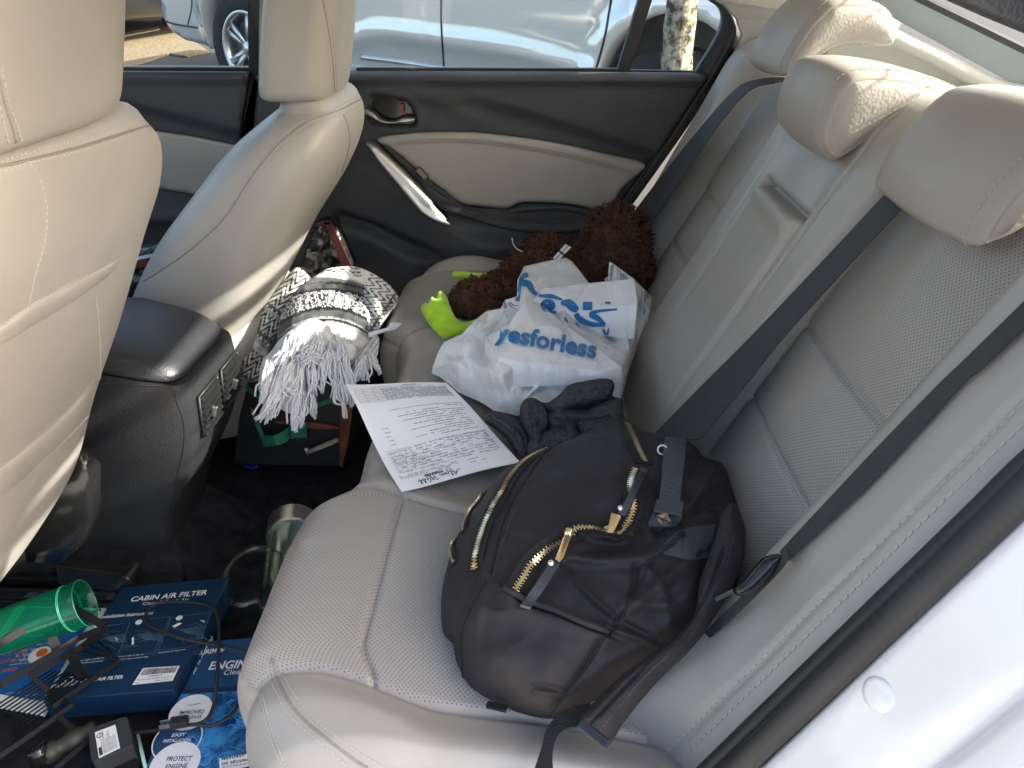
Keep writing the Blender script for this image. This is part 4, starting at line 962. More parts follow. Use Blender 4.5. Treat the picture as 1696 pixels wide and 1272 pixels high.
for a in (-1.3, 1.3):
    for q in (-0.8, 0.8): wheel(np.array((c0[0] + 1.0 + 0.42 * a - 0.9 * q, c0[1] + 1.5 + 0.9 * a + 0.42 * q, gz_(c0[0] + 1.0) + 0.33)), np.array((-0.9, 0.42, 0)) * np.sign(q), 0.33, dc, 0.2)

# young tree between the cars
tr = thing('tree', 'slim tree with mossy lichen covered bark standing outside the rear quarter window', 'tree', (2.15, -0.35, -0.07))
pts = [(2.10, -0.40, -0.08), (2.12, -0.385, 0.2), (2.14, -0.36, 0.5), (2.155, -0.345, 0.8), (2.17, -0.36, 1.3), (2.15, -0.33, 1.9), (2.2, -0.3, 2.6)]
def trunk(pts, r0, r1, nz=90, ns=36, seed=0):
    P = resample(spline(pts, 8), 0.02)[:400]; n = len(P); V = []
    for i, p in enumerate(P):
        t = i / (n - 1); r = r0 + (r1 - r0) * t + 0.03 * math.exp(-t * 14)
        for j in range(ns):
            a = 2 * math.pi * j / ns; q = Vector((math.cos(a) * 3.0, math.sin(a) * 3.0, p[2] * 3.2 + seed))
            rr = r * (1 + 0.16 * noise.noise(q) + 0.13 * noise.noise(q * 4.0))
            V.append((p[0] + rr * math.cos(a), p[1] + rr * math.sin(a), p[2]))
    return V, [(i * ns + j, i * ns + (j + 1) % ns, (i + 1) * ns + (j + 1) % ns, (i + 1) * ns + j) for i in range(n - 1) for j in range(ns)]
V, F = trunk(pts, 0.066, 0.045); tk = mesh('trunk', V, F, M['bark'], tr)
tv = np.array(V); b = MB()
for i in RNG.choice(len(tv), 900):
    p = tv[i]; f = noise.noise(Vector(p * 5.0)); 
    if f < 0.18: continue
    c = np.array((np.interp(p[2], [q[2] for q in pts], [q[0] for q in pts]), np.interp(p[2], [q[2] for q in pts], [q[1] for q in pts]), p[2])); nn = p - c; nn /= np.linalg.norm(nn)
    for _ in range(3):
        o = p + RNG.normal(0, 0.006, 3); t1 = RNG.normal(0, 1, 3); t1 -= nn * (t1 @ nn); t1 /= np.linalg.norm(t1)
        b.add([o - t1 * 0.003, o + t1 * 0.003, o + nn * RNG.uniform(0.006, 0.014) + t1 * 0.004], [(0, 1, 2)])
b.build('moss', M['moss'], tk, smoothed=False)
b = MB(); tips = []
for k in range(7):
    a = k * 0.9; s = np.array((2.17, -0.32, 2.0 + 0.08 * k)); e = s + np.array((math.cos(a) * 1.0, math.sin(a) * 1.0, 0.9 + 0.1 * k)); b.tube(spline([s, (s + e) / 2 + np.array((0, 0, 0.1)), e], 6), np.linspace(0.03, 0.008, 13), 8); tips += [e, (s + e) / 2 + np.array((0, 0, 0.3))]
b.build('limb', M['bark'], tk)
b = MB()
for tp in tips:
    for _ in range(150):
        p = tp + RNG.normal(0, 0.30, 3); d1 = RNG.normal(0, 1, 3); d1 /= np.linalg.norm(d1); d2 = np.cross(d1, RNG.normal(0, 1, 3)); d2 /= np.linalg.norm(d2)
        b.add([p, p + d1 * 0.05 + d2 * 0.03, p + d1 * 0.10, p + d1 * 0.05 - d2 * 0.03], [(0, 1, 2, 3)])
b.build('crown', M['leaf'], tr, smoothed=False)
# ------------------------------------------------------------------ loose things: helpers
def text_px(mb, body, P0, P1, up, bold=0.0, shear=0.0, aspect=1.0, lift=0.0008, space=1.0):
    """lettering on a flat face: baseline from P0 to P1 (3D), `up` a 3D direction across it"""
    V, F = text2d(body, 1.0, bold, shear, space=space)
    if not len(V): return
    x0, x1 = V[:, 0].min(), V[:, 0].max(); u = np.asarray(P1) - np.asarray(P0); L = np.linalg.norm(u); sc = L / (x1 - x0); u = u / L
    v = np.asarray(up, float); v = v - u * (v @ u); v /= np.linalg.norm(v); n = np.cross(u, v)
    if n @ (CAM - np.asarray(P0)) < 0: n = -n
    mb.add(np.asarray(P0) + (V[:, :1] - x0) * sc * u + V[:, 1:] * sc * aspect * v + n * lift, F)
def decal(mb, polys, bvh, lift=0.0012, step=3.0, tri=None):
    """printed shapes given in the photo, laid on a built surface"""
    for q in polys:
        q = np.asarray(q, float)
        V2, F, E = tri2d(resample(np.vstack([q, q[:1]]), step)[:-1], step * 1.4)
        put_decal(mb, V2, F, bvh, lift)
def put_decal(mb, V2, F, bvh, lift):
    P = []; ok = []
    for x, y in V2:
        p, n = cast(x, y, bvh)
        if p is None: P.append(np.zeros(3)); ok.append(False)
        else:
            d = CAM - p; P.append(p + d / np.linalg.norm(d) * lift + n * lift * 0.5); ok.append(True)
    P = np.array(P); FF = []
    for f in F:
        if all(ok[i] for i in f) and max(np.linalg.norm(P[f[0]] - P[i]) for i in f) < 0.05: FF.append(f)
    mb.add(P, FF)
def stroke_poly(pts, wds):
    P = spline(pts, 6) if len(pts) > 2 else np.array(pts, float); w = np.interp(np.linspace(0, 1, len(P)), np.linspace(0, 1, len(wds)), wds)
    T = np.gradient(P, axis=0); T /= np.linalg.norm(T, axis=1)[:, None] + 1e-9; N = np.stack([-T[:, 1], T[:, 0]], 1)
    return np.vstack([P + N * w[:, None] / 2, (P - N * w[:, None] / 2)[::-1]])
def zz(pts, s, ox, oy): return [(ox + x / s, oy + y / s) for x, y in pts]
def solid(name, outline, step, p0, n, H, Rr, back, m, parent, bump=None, power=2.0, sm=1, sub=0, nz=None, zmin=None, push=None):
    o = spline(outline, 5, True); o = resample(np.vstack([o, o[:1]]), step)[:-1]
    V, F, V2 = relief(o, step, p0, n, H, Rr, back, bump, power)
    if nz:
        d = vnoise(V[:len(V2)], nz[0], nz[2] if len(nz) > 2 else 1.0, 3); D = V[:len(V2)] - CAM; D /= np.linalg.norm(D, axis=1)[:, None]
        V[:len(V2)] -= D * (d * nz[1])[:, None]
    if zmin is not None: V[len(V2):, 2] = np.maximum(V[len(V2):, 2], zmin)
    ob = mesh(name, V, F, m, parent); ob['n_front'] = len(V2); del ob['n_front']
    return ob, V2

# ------------------------------------------------------------------ printed paper on the bench
M['paper'] = mat('white office paper', (0.86, 0.86, 0.88), 0.7, 0, 0.3, (30, 0.1))
M['ink'] = mat('black printer ink', (0.03, 0.03, 0.035), 0.7)
M['ink2'] = mat('grey printer ink', (0.16, 0.16, 0.18), 0.7)
pT = thing('paper_document', 'white printed invoice sheet lying upside down on the seat between backpack and blanket', 'document', (-0.12, 0.37, 0.36))
cz = 0.364
pc = [onZ(740, 636, cz + 0.010), onZ(573, 640, cz + 0.020), onZ(665, 812, cz + 0.003), onZ(862, 766, cz + 0.005)]   # far right, far left, near left, near right
def page(P, lift=0.0):
    """page x runs to the reader's right, y up the page; the sheet lies upside down"""
    P = np.asarray(P, float); s = P[..., 0] / 0.216; t = P[..., 1] / 0.279
    Q = (pc[0] * ((1 - s) * (1 - t))[..., None] + pc[1] * (s * (1 - t))[..., None] + pc[2] * (s * t)[..., None] + pc[3] * ((1 - s) * t)[..., None])
    Q[..., 2] += 0.006 * np.sin(t * 5.2 + s * 1.2) * (0.4 + s) + 0.004 * np.sin(s * 4 + 0.6) + lift
    Q[..., 0] += 0.004 * np.sin(s * 3.0) * (t - 0.5)
    return Q
u, v = np.meshgrid(np.linspace(0, 0.216, 40), np.linspace(0, 0.279, 50)); G = page(np.stack([u, v], -1))
VV = np.concatenate([G.reshape(-1, 3), G.reshape(-1, 3) - (0, 0, 0.0006)]); nF = grid_faces(50, 40)
sheet = mesh('sheet', VV, nF + [tuple(i + 2000 for i in f[::-1]) for f in nF], M['paper'], pT)
class Page(Face):
    def __init__(s): pass
    def at(s, P, lift=0.0005): return page(P, lift)
pg = Page(); b = MB(); g2 = MB()
rr_ = random.Random(3)
def dashes(mb, x0, x1, y, h, dens=0.8):
    x = x0
    while x < x1:
        l = rr_.uniform(0.002, 0.011)
        if rr_.random() < dens: pg.quad(mb, x, y, min(x + l, x1), y + h, 0.0005)
        x += l + rr_.uniform(0.0008, 0.002)
for k in range(15): dashes(g2, 0.012, 0.150, 0.018 + k * 0.0028, 0.0011, 0.93)           # small print
for k in range(10): pg.line(b, [(0.150, 0.018 + k * 0.0045), (0.206, 0.018 + k * 0.0045)], 0.0005)
for x in (0.150, 0.168, 0.189, 0.206): pg.line(b, [(x, 0.018), (x, 0.0585)], 0.0005)
pg.quad(b, 0.07, 0.008, 0.10, 0.0095); dashes(g2, 0.01, 0.2, 0.012, 0.001)
y = 0.085
for k, (x0, x1, dn) in enumerate([(0.01, 0.16, 1.2), (0.012, 0.05, .9), (0.06, 0.13, .7), (0.012, 0.15, 1.2), (0.02, 0.12, .8), (0.03, 0.15, .8), (0.02, 0.10, .9), (0.03, 0.13, .8), (0.02, 0.09, .9), (0.02, 0.14, .8), (0.02, 0.075, .9), (0.02, 0.11, .9), (0.02, 0.14, .7), (0.02, 0.09, .9)]):
    dashes(b if k % 3 else g2, x0, x1, y, 0.0013, dn); y += 0.0062
for k in range(5): dashes(g2, 0.178, 0.190, 0.125 + k * 0.0095, 0.0014)
y = 0.176
for k in range(9):
    pg.line(b, [(0.01, y), (0.205, y)], 0.0005); dashes(g2, 0.012, 0.20, y + 0.0015, 0.0011, .6); dashes(g2, 0.012, 0.20, y + 0.0035, 0.0011, .5)
    for x in (0.05, 0.085, 0.12, 0.16): pg.line(b, [(x + 0.01 * (k % 3), y), (x + 0.01 * (k % 3), y + 0.006)], 0.0005)
    y += 0.0068
for k in range(3): dashes(g2, 0.10, 0.205, 0.240 + k * 0.0035, 0.0011)
for k in range(2): dashes(g2, 0.05, 0.08, 0.244 + k * 0.008, 0.0016)
g2.build('fine_print', M['ink2'], sheet, smoothed=False)
pg.text(b, 'mazda', 0.132, 0.2515, 0.013, 0.0006, bold=0.035); pg.disc(b, 0.122, 0.2555, 0.0048, 0.0006, 30, 0.0038)
pg.line(b, [(0.1175, 0.256), (0.1195, 0.2575), (0.122, 0.2545), (0.1245, 0.2575), (0.1265, 0.256)], 0.0008)
# the name written in script
def hand(s, x, y, k, w): pg.line(b, np.array([(x + px * k, y + py * k) for px, py in spline(s, 6)]), w, 0.0007)
K = 0.0115; X0 = 0.108
for s in ([(-0.4, 0.1), (0.1, 0.15), (0.7, 1.05), (0.72, 0.0)], [(0.3, 0.45), (0.75, 0.5), (1.0, 0.1), (1.3, 0.9), (1.2, 0.95), (1.15, 0.05), (1.45, 0.1)], [(1.95, 0.42), (1.65, 0.45), (1.55, 0.1), (1.8, 0.05), (1.98, 0.42), (2.0, 0.05), (2.2, 0.15), (2.35, 0.42), (2.4, 0.0), (2.5, 0.3), (2.7, 0.42), (2.75, 0.05), (3.0, 0.15)],
          [(3.4, 0.85), (3.7, 1.0), (3.75, 0.05), (4.2, 0.85), (4.25, 0.05), (4.7, 1.0), (4.85, 1.0)], [(4.65, 0.22), (5.0, 0.35), (4.85, 0.45), (4.75, 0.1), (5.0, 0.05), (5.3, 0.3), (5.5, 0.95), (5.35, 0.95), (5.35, 0.1), (5.6, 0.05), (5.65, 0.35), (5.45, 0.35), (5.9, 0.3), (6.1, 0.95), (5.95, 0.95), (5.95, 0.1), (6.2, 0.05), (6.25, 0.35), (6.1, 0.38)]): hand(s, X0, 0.2605, K, 0.0013)
b.build('print', M['ink'], sheet, smoothed=False)

# ------------------------------------------------------------------ white plastic shopping bag
M['poly'] = mat('white plastic film', (0.74, 0.75, 0.75), 0.26, 0, 0.55, (90, 0.10), (9, 0.04), rvar=(20, 0.08))
M['bag_blue'] = mat('blue bag print', (0.02, 0.17, 0.42), 0.35)
bagT = thing('shopping_bag', 'crumpled white plastic shopping bag with blue lettering lying in front of the brown plush toy', 'shopping bag', (0.1, 0.2, 0.36))
def facets(outline, ctrl, step, bnd, sm=2):
    """crumpled sheet: heights at traced fold points, straight facets between them"""
    pts = np.array([(c[0], c[1]) for c in outline + ctrl], float); hz = np.array([c[2] for c in outline + ctrl], float)
    kk = np.array([np.linalg.norm(onZ(p[0], p[1], z) - CAM) / np.linalg.norm(ray(p[0], p[1])) for p, z in zip(pts, hz)])
    n = len(outline)
    r = delaunay_2d_cdt([Vector(p) for p in pts], [(i, (i + 1) % n) for i in range(n)] + bnd, [], 1, 1e-6)
    TV = np.array([tuple(v) for v in r[0]]); TK = np.array([kk[np.argmin(((pts - v) ** 2).sum(1))] for v in TV]); TF = r[2]
    O = resample(np.vstack([pts[:n], pts[:1]]), step)[:-1]
    V2, F, E = tri2d(O, step); k = np.zeros(len(V2)); best = np.full(len(V2), -9.0)
    for f in TF:
        A, B_, C = TV[f[0]], TV[f[1]], TV[f[2]]; den = (B_[1] - C[1]) * (A[0] - C[0]) + (C[0] - B_[0]) * (A[1] - C[1])
        if abs(den) < 1e-9: continue
        l0 = ((B_[1] - C[1]) * (V2[:, 0] - C[0]) + (C[0] - B_[0]) * (V2[:, 1] - C[1])) / den; l1 = ((C[1] - A[1]) * (V2[:, 0] - C[0]) + (A[0] - C[0]) * (V2[:, 1] - C[1])) / den; l2 = 1 - l0 - l1
        q = np.minimum(np.minimum(l0, l1), l2); m = q > best
        val = l0 * TK[f[0]] + l1 * TK[f[1]] + l2 * TK[f[2]]; k = np.where(m, val, k); best = np.where(m, q, best)
    nb = [[] for _ in V2]
    for f in F:
        for i in range(3): nb[f[i]].append(f[(i + 1) % 3]); nb[f[(i + 1) % 3]].append(f[i])
    for _ in range(sm): k = np.array([0.5 * k[i] + 0.5 * np.mean(k[nb[i]]) if nb[i] else k[i] for i in range(len(k))])
    return V2, F, E, k
def crumple(P, amp, sc, seed):
    """sharp creases: folded noise"""
    out = np.zeros(len(P))
    for o in range(3):
        out += np.array([abs(noise.noise(Vector(p * sc * 2 ** o) + Vector((seed + o * 7, 0, 0)))) for p in P]) / 1.8 ** o
    return amp * (0.5 - out)
def sheet_body(name, outline, ctrl, step, m, parent, bnd=(), sm=2, amp=0.006, sc=11, seed=1, floor=0.356, inset=-0.002):
    V2, F, E, k = facets(outline, ctrl, step, list(bnd), sm)
    P = CAM + ray(V2[:, 0], V2[:, 1]) * k[:, None]; D = ray(V2[:, 0], V2[:, 1]); D /= np.linalg.norm(D, axis=1)[:, None]
    P = P - D * crumple(P, amp, sc, seed)[:, None]
    c = P.mean(0); edge = sorted(set(i for e in E for i in e)); idx = {e: len(P) + j for j, e in enumerate(edge)}
    B_ = []
    for e in edge:
        q = P[e].copy(); dd = c - q; dd[2] = 0; q += dd / (np.linalg.norm(dd) + 1e-6) * inset; q[2] = min(floor, P[e][2] - 0.003); B_.append(q)
    FF = [tuple(f) for f in F] + [(a, idx[a], idx[b_], b_) for a, b_ in E]
    return mesh(name, np.vstack([P, B_]), FF, m, parent)
ol = [(868, 441, .462), (902, 433, .464), (936, 426, .466), (948, 433, .464), (976, 469, .456), (1049, 461, .485), (1066, 478, .46), (1081, 492, .42), (1074, 518, .41), (1055, 546, .40), (1042, 580, .40), (1032, 615, .40), (1024, 659, .366),
      (936, 672, .362), (860, 690, .360), (823, 678, .360), (794, 659, .360), (759, 645, .360), (728, 617, .362), (716, 609, .366), (726, 582, .39), (735, 566, .405), (766, 552, .43), (790, 527, .44), (806, 515, .445), (829, 511, .45), (836, 497, .47), (856, 491, .468), (857, 464, .475)]
ct_ = [(906, 475, .464), (975, 474, .458), (1052, 503, .468), (1049, 470, .475), (882, 500, .462), (930, 499, .458), (990, 505, .455), (900, 515, .435), (960, 520, .425), (1000, 545, .405), (1040, 530, .41), (868, 505, .46), (846, 534, .47), (872, 512, .475), (940, 545, .45), (1000, 585, .425), (1027, 609, .415), (827, 593, .445), (860, 597, .44), (930, 607, .43), (985, 611, .424),
       (788, 555, .425), (770, 590, .41), (800, 610, .418), (850, 632, .41), (900, 630, .412), (980, 625, .41), (760, 620, .388), (800, 640, .383), (870, 660, .385), (940, 650, .385), (740, 590, .395), (1010, 640, .39), (815, 560, .44), (745, 600, .40), (890, 455, .463), (930, 455, .461), (905, 445, .463), (960, 455, .459), (822, 535, .432)]
ct_ += [(778, 572, .432), (800, 585, .405), (815, 603, .428), (760, 600, .408), (785, 625, .392), (830, 622, .432), (880, 620, .398), (905, 618, .425), (950, 622, .395), (1000, 618, .408), (840, 652, .40), (905, 645, .378), (960, 640, .40), (800, 540, .455), (812, 552, .425), (1035, 545, .428), (1058, 515, .398), (1020, 520, .41), (1062, 495, .44), (1012, 560, .398), (975, 540, .42)]
bagf = sheet_body('film', ol, ct_, 2.6, M['poly'], bagT, sm=1, amp=0.007, sc=15)
BVH['bag'] = tree_of(bagf)
# flap that stands up at the mouth
fl = [(1009, 433, .51), (1016, 437, .512), (1049, 461, .487), (1050, 470, .48), (1026, 466, .478), (1022, 455, .478), (1012, 447, .495)]
sheet_body('flap', fl, [(1030, 455, .492)], 2.5, M['poly'], bagT, sm=1, amp=0.002, floor=0.45, inset=0.0)
fp = [(871, 495, .487), (900, 508, .470), (940, 540, .455), (985, 572, .44), (1031, 609, .425), (1000, 617, .425), (960, 612, .428), (920, 606, .436), (880, 602, .442), (850, 598, .447), (826, 592, .449), (812, 575, .446), (800, 560, .438), (822, 548, .463), (846, 534, .482), (856, 515, .486)]
bagp = sheet_body('folded_front', fp, [(880, 530, .475), (930, 565, .455), (980, 595, .436), (850, 570, .462), (900, 590, .447), (845, 545, .478), (870, 505, .486), (830, 565, .458), (960, 590, .441), (930, 548, .459)], 2.2, M['poly'], bagT, sm=1, amp=0.0035, sc=18, seed=4, floor=0.40, inset=0.0)
rim_ = [(902, 476, .487), (940, 472, .484), (976, 469, .482), (1012, 465, .490), (1050, 461, .497), (1054, 482, .488), (1056, 504, .478), (1020, 507, .470), (985, 508, .464), (940, 503, .466), (905, 502, .467), (880, 501, .468), (890, 488, .477)]
bagr = sheet_body('mouth_rim', rim_, [(930, 485, .482), (980, 486, .476), (1030, 484, .484), (960, 494, .470)], 2.2, M['poly'], bagT, sm=1, amp=0.0025, sc=18, seed=9, floor=0.41, inset=0.0)
BVH['bag'] = tree_of(bagf, bagp, bagr)
b = MB()
V, F = text2d('yesforless', 1.0, 0.030); x0, x1 = V[:, 0].min(), V[:, 0].max()
n0 = V[:, 0] < x0 + 0.55
base0, base1 = np.array((820., 562.)), np.array((986., 594.)); ud = (base1 - base0) / (x1 - x0); vd = np.array((5.0, -31.0)) * 1.28
Q = base0 + (V[:, :1] - x0) * ud + V[:, 1:] * vd
bm = bmesh.new(); vs = [bm.verts.new((q[0], q[1], 0)) for q in Q]
for f in F:
    try: bm.faces.new([vs[i] for i in f])
    except ValueError: pass
bmesh.ops.triangulate(bm, faces=bm.faces[:]); bmesh.ops.subdivide_edges(bm, edges=[e for e in bm.edges if e.calc_length() > 5], cuts=1); bmesh.ops.triangulate(bm, faces=bm.faces[:]); bm.verts.index_update()
Q = np.array([v.co[:2] for v in bm.verts]); TF = [[v.index for v in f.verts] for f in bm.faces]; bm.free()
TF = [f for f in TF if not (Q[f][:, 0].min() < 829 and Q[f][:, 0].max() < 827.5 - (560 - Q[f][:, 1].mean()) * -0.55)]
put_decal(b, Q, TF, BVH['bag'], 0.003)
b.build('lettering', M['bag_blue'], bagf, smoothed=False)
b = MB(); Z7 = (5.3, 800, 320)
for pts, wd in (([(300, 950), (325, 810), (345, 740), (395, 715)], [40, 30, 40, 50]), ([(345, 790), (400, 800), (440, 865), (505, 900), (600, 905), (700, 938)], [55, 60, 40, 25, 40, 14]), ([(680, 965), (745, 965), (790, 1000), (830, 1030)], [20, 75, 80, 50]), ([(875, 990), (960, 990)], [70, 72]),
                ([(1070, 962), (1120, 966)], [18, 26]), ([(815, 1055), (850, 1105), (950, 1150), (1075, 1155)], [45, 55, 45, 30]), ([(1075, 1155), (1005, 1095), (955, 1065), (1010, 1035), (1180, 1018)], [20, 50, 55, 26, 16]), ([(715, 1092), (745, 1138)], [22, 14]), ([(590, 1048), (645, 1040)], [14, 30]), ([(815, 1142), (850, 1185)], [16, 10]), ([(1055, 1190), (1085, 1250), (1105, 1180)], [22, 26, 10]), ([(220, 955), (250, 1000), (300, 1020)], [7, 8, 6]), ([(235, 950), (270, 985), (320, 985)], [6, 6, 6])):
    q = stroke_poly(zz(pts, *Z7), [a / 5.3 for a in wd]); decal(b, [q], BVH['bag'], 0.0011, 2.5)
a = np.linspace(0, 2 * math.pi, 28)
decal(b, [stroke_poly(zz([(570 + 55 * math.cos(t), 985 + 46 * math.sin(t)) for t in a], *Z7), [4.4])], BVH['bag'], 0.0011, 2.0)
b.build('blue_print', M['bag_blue'], bagf, smoothed=False)

# ------------------------------------------------------------------ brown plush toy
M['fur'] = noise_mix('brown plush fur', (0.052, 0.022, 0.012), (0.110, 0.050, 0.028), 30, 0.35, 0.65, 0.9, (60, 0.3))
M['lime'] = mat('lime green felt', (0.36, 0.62, 0.03), 0.95, 0, 0.1, (500, 0.7), (60, 0.12), sheen=0.4)
pl = thing('plush_toy', 'shaggy brown plush toy with lime green felt feet, slumped behind the shopping bag', 'plush toy', (0.48, 0.15, 0.37))
lumps = [(onX(1020, 402, 0.46), (0.078, 0.075, 0.082)), (onX(985, 440, 0.44), (0.06, 0.06, 0.06)), (onX(905, 428, 0.50), (0.058, 0.066, 0.052)), (onX(940, 455, 0.44), (0.07, 0.075, 0.06)), (onX(872, 455, 0.46), (0.05, 0.055, 0.055)), (onX(1045, 445, 0.42), (0.045, 0.045, 0.05)),
         (onX(838, 482, 0.40), (0.05, 0.06, 0.042)), (onX(795, 496, 0.35), (0.048, 0.052, 0.042)), (onX(780, 500, 0.345), (0.040, 0.042, 0.036))]
bm = bmesh.new()
fv, fn = [], []
for c, r in lumps:
    m4 = Matrix.Translation(Vector(c)) @ Matrix.Diagonal(Vector((*r, 1.0)))
    bmesh.ops.create_icosphere(bm, subdivisions=3, radius=0.94, matrix=m4)
    for _ in range(1500):
        d = RNG.normal(0, 1, 3); d /= np.linalg.norm(d); p = c + d * np.array(r); n = d / np.array(r); n /= np.linalg.norm(n)
        if any(c2 is not c and (((p - c2) / np.array(r2)) ** 2).sum() < 0.86 for c2, r2 in lumps): continue
        fv.append(p); fn.append(n)
me = bpy.data.meshes.new('body'); bm.to_mesh(me); bm.free(); me.materials.append(M['fur']); bo = bpy.data.objects.new('body', me); COL.objects.link(bo); put(bo, pl)
b = MB()
for p, n in zip(fv, fn):
    if (CAM - p) @ n < -0.03: continue
    for _ in range(2):
        t = RNG.normal(0, 1, 3) + np.array((0, 0.2, -0.5)); t -= n * (t @ n); t /= np.linalg.norm(t); sd = np.cross(n, t); l = RNG.uniform(0.010, 0.019); wd = RNG.uniform(0.0010, 0.0020)
        o = p + RNG.normal(0, 0.002, 3) - n * 0.004
        q1 = o + n * l * 0.45 + t * l * 0.25; q2 = o + n * l * 0.62 + t * l * 0.65; q3 = o + n * l * 0.55 + t * l * 1.0 + sd * RNG.normal(0, 0.003)
        b.add([o - sd * wd, o + sd * wd, q1 + sd * wd * 1.2, q1 - sd * wd * 1.2, q2 + sd * wd, q2 - sd * wd, q3], [(0, 1, 2, 3), (3, 2, 4, 5), (5, 4, 6)])
b.build('fur', M['fur'], bo)
fo1 = [(697, 511), (704, 501), (709, 502), (714, 491), (721, 493), (726, 482), (734, 483), (741, 494), (748, 512), (757, 528), (772, 533), (797, 526), (800, 536), (785, 548), (766, 554), (750, 559), (736, 562), (724, 553), (708, 533)]
p0 = onZ(745, 530, 0.375); solid('foot', fo1, 3, p0, np.array((-0.5, -0.25, 0.8)), 0.018, 0.014, 0.010, M['lime'], pl, nz=(40, 0.003))
fo2 = [(747, 455), (752, 449), (768, 449), (785, 452), (806, 452), (825, 459), (815, 466), (790, 469), (775, 471), (771, 463), (754, 461)]
p0 = onX(785, 460, 0.44); solid('foot', fo2, 2.5, p0, np.array((-0.8, 0, 0.6)), 0.018, 0.014, 0.010, M['lime'], pl, nz=(40, 0.003))
M['strap_black'] = mat('black ribbon', (0.012, 0.012, 0.013), 0.6); M['strap_white'] = mat('white patch', (0.7, 0.7, 0.7), 0.6)
def onK_lift(x, y, X, lift): p = onX(x, y, X); d = CAM - p; return p + d / np.linalg.norm(d) * lift
b = MB(); w_ = MB(); A = [(914, 428), (924, 416), (937, 403)]; B_ = [(922, 436), (934, 424), (948, 409)]
b.ribbon([onX(x, y, 0.375) for x, y in A], [onX(x, y, 0.375) for x, y in B_], 0.003); st = b.build('ribbon', M['strap_black'], bo, smoothed=False)
for i, j, k, l in ((0.05, 0.45, 0.08, 0.42), (0.05, 0.45, 0.55, 0.92), (0.55, 0.95, 0.08, 0.42), (0.55, 0.95, 0.55, 0.92)):
    A_, Bq = np.array(A, float), np.array(B_, float)
    def bl(s, t): q = (A_[0] * (1 - s) + A_[2] * s) * (1 - t) + (Bq[0] * (1 - s) + Bq[2] * s) * t; return onX(q[0], q[1], 0.371)
    w_.prism([bl(i, k), bl(j, k), bl(j, l), bl(i, l)], (0.002, 0, 0))
w_.build('patch', M['strap_white'], st, smoothed=False)
b = MB(); b.tube(spline([onX(x, y, 0.44) for x, y in ((848, 394), (850, 404), (856, 412), (866, 417))], 6), 0.0011, 6); b.build('tag_loop', M['strap_white'], bo)
b = MB(); b.prism([onX(x, y, 0.36) for x, y in ((1001, 463), (1010, 456), (1019, 462), (1014, 471), (1003, 469))], (0.003, 0, 0)); b.build('care_tag', M['strap_white'], bo, smoothed=False)
# ------------------------------------------------------------------ dark grey hooded top
M['heather'] = mat('charcoal heather jersey', (0.058, 0.059, 0.064), 0.95, 0, 0.1, (420, 0.5), (260, 0.45))
ho = thing('sweatshirt', 'crumpled charcoal heather sweatshirt between the shopping bag and the backpack', 'sweatshirt', (-0.1, 0.15, 0.36))
hol = [(801, 693), (806, 682), (838, 684), (859, 688), (863, 673), (870, 661), (884, 659), (898, 666), (912, 665), (929, 651), (944, 637), (970, 631), (999, 627), (1016, 632), (1013, 655), (1030, 662), (1034, 690), (1060, 712), (1050, 735), (1000, 750), (930, 775), (880, 800), (858, 785), (853, 760), (846, 738), (826, 712)]
hb = strokes([([(805, 688), (835, 700), (858, 720), (866, 745)], 0.0180, 8), ([(842, 690), (862, 708), (872, 732), (874, 760)], -0.0240, 4), ([(868, 668), (880, 690), (890, 720), (888, 760)], 0.0240, 8), ([(896, 670), (905, 700), (906, 735)], -0.0270, 4.5), ([(925, 660), (930, 690), (945, 712), (950, 735)], 0.0270, 9), ([(950, 640), (962, 655), (990, 660), (1014, 655)], 0.0300, 9),
              ([(935, 668), (965, 672), (1000, 668), (1030, 664)], -0.0270, 4.5), ([(945, 690), (985, 690), (1025, 680)], 0.0240, 9), ([(960, 712), (1000, 705), (1045, 705)], -0.0210, 4), ([(880, 700), (915, 690), (935, 690)], 0.0150, 6), ([(900, 745), (940, 725), (980, 722)], 0.0180, 8), ([(820, 692), (850, 715)], 0.0150, 4), ([(1012, 640), (990, 650), (965, 648)], -0.0150, 3.5)])
HV, HF = [], []
def lump(ol_, lift, H, Rr, seed, bump=None, back=0.03):
    o = spline(ol_, 5, True); o = resample(np.vstack([o, o[:1]]), 2.4)[:-1]; n = np.array((-0.42, 0.05, 0.9)); n /= np.linalg.norm(n)
    V, F, V2 = relief(o, 2.4, np.array((-0.12, 0.16, 0.372)) + n * lift, n, H, Rr, back, bump, 2.0)
    d = vnoise(V[:len(V2)], 34, seed, 3); D = V[:len(V2)] - CAM; D /= np.linalg.norm(D, axis=1)[:, None]; V[:len(V2)] -= D * (d * 0.006)[:, None]
    V[:, 2] = np.maximum(V[:, 2], 0.352); n0 = len(HV); HV.extend(V.tolist()); HF.extend([[n0 + i for i in f] for f in F])
lump(hol, 0.0, 0.032, 0.03, 5, hb)
lump([(801, 693), (807, 682), (824, 681), (842, 686), (862, 694), (872, 712), (879, 742), (870, 762), (856, 752), (846, 730), (824, 708)], 0.012, 0.026, 0.022, 6, strokes([([(806, 690), (835, 702), (858, 726)], -0.005, 2.5), ([(840, 690), (862, 716), (872, 750)], -0.005, 2.5)]))
lump([(862, 692), (862, 674), (870, 661), (884, 659), (899, 670), (910, 690), (903, 714), (886, 730), (872, 716)], 0.024, 0.026, 0.020, 7, strokes([([(878, 664), (884, 690), (884, 724)], -0.006, 3)]))
lump([(872, 738), (884, 722), (908, 710), (936, 704), (957, 722), (948, 748), (904, 772), (876, 776)], 0.020, 0.028, 0.022, 8)
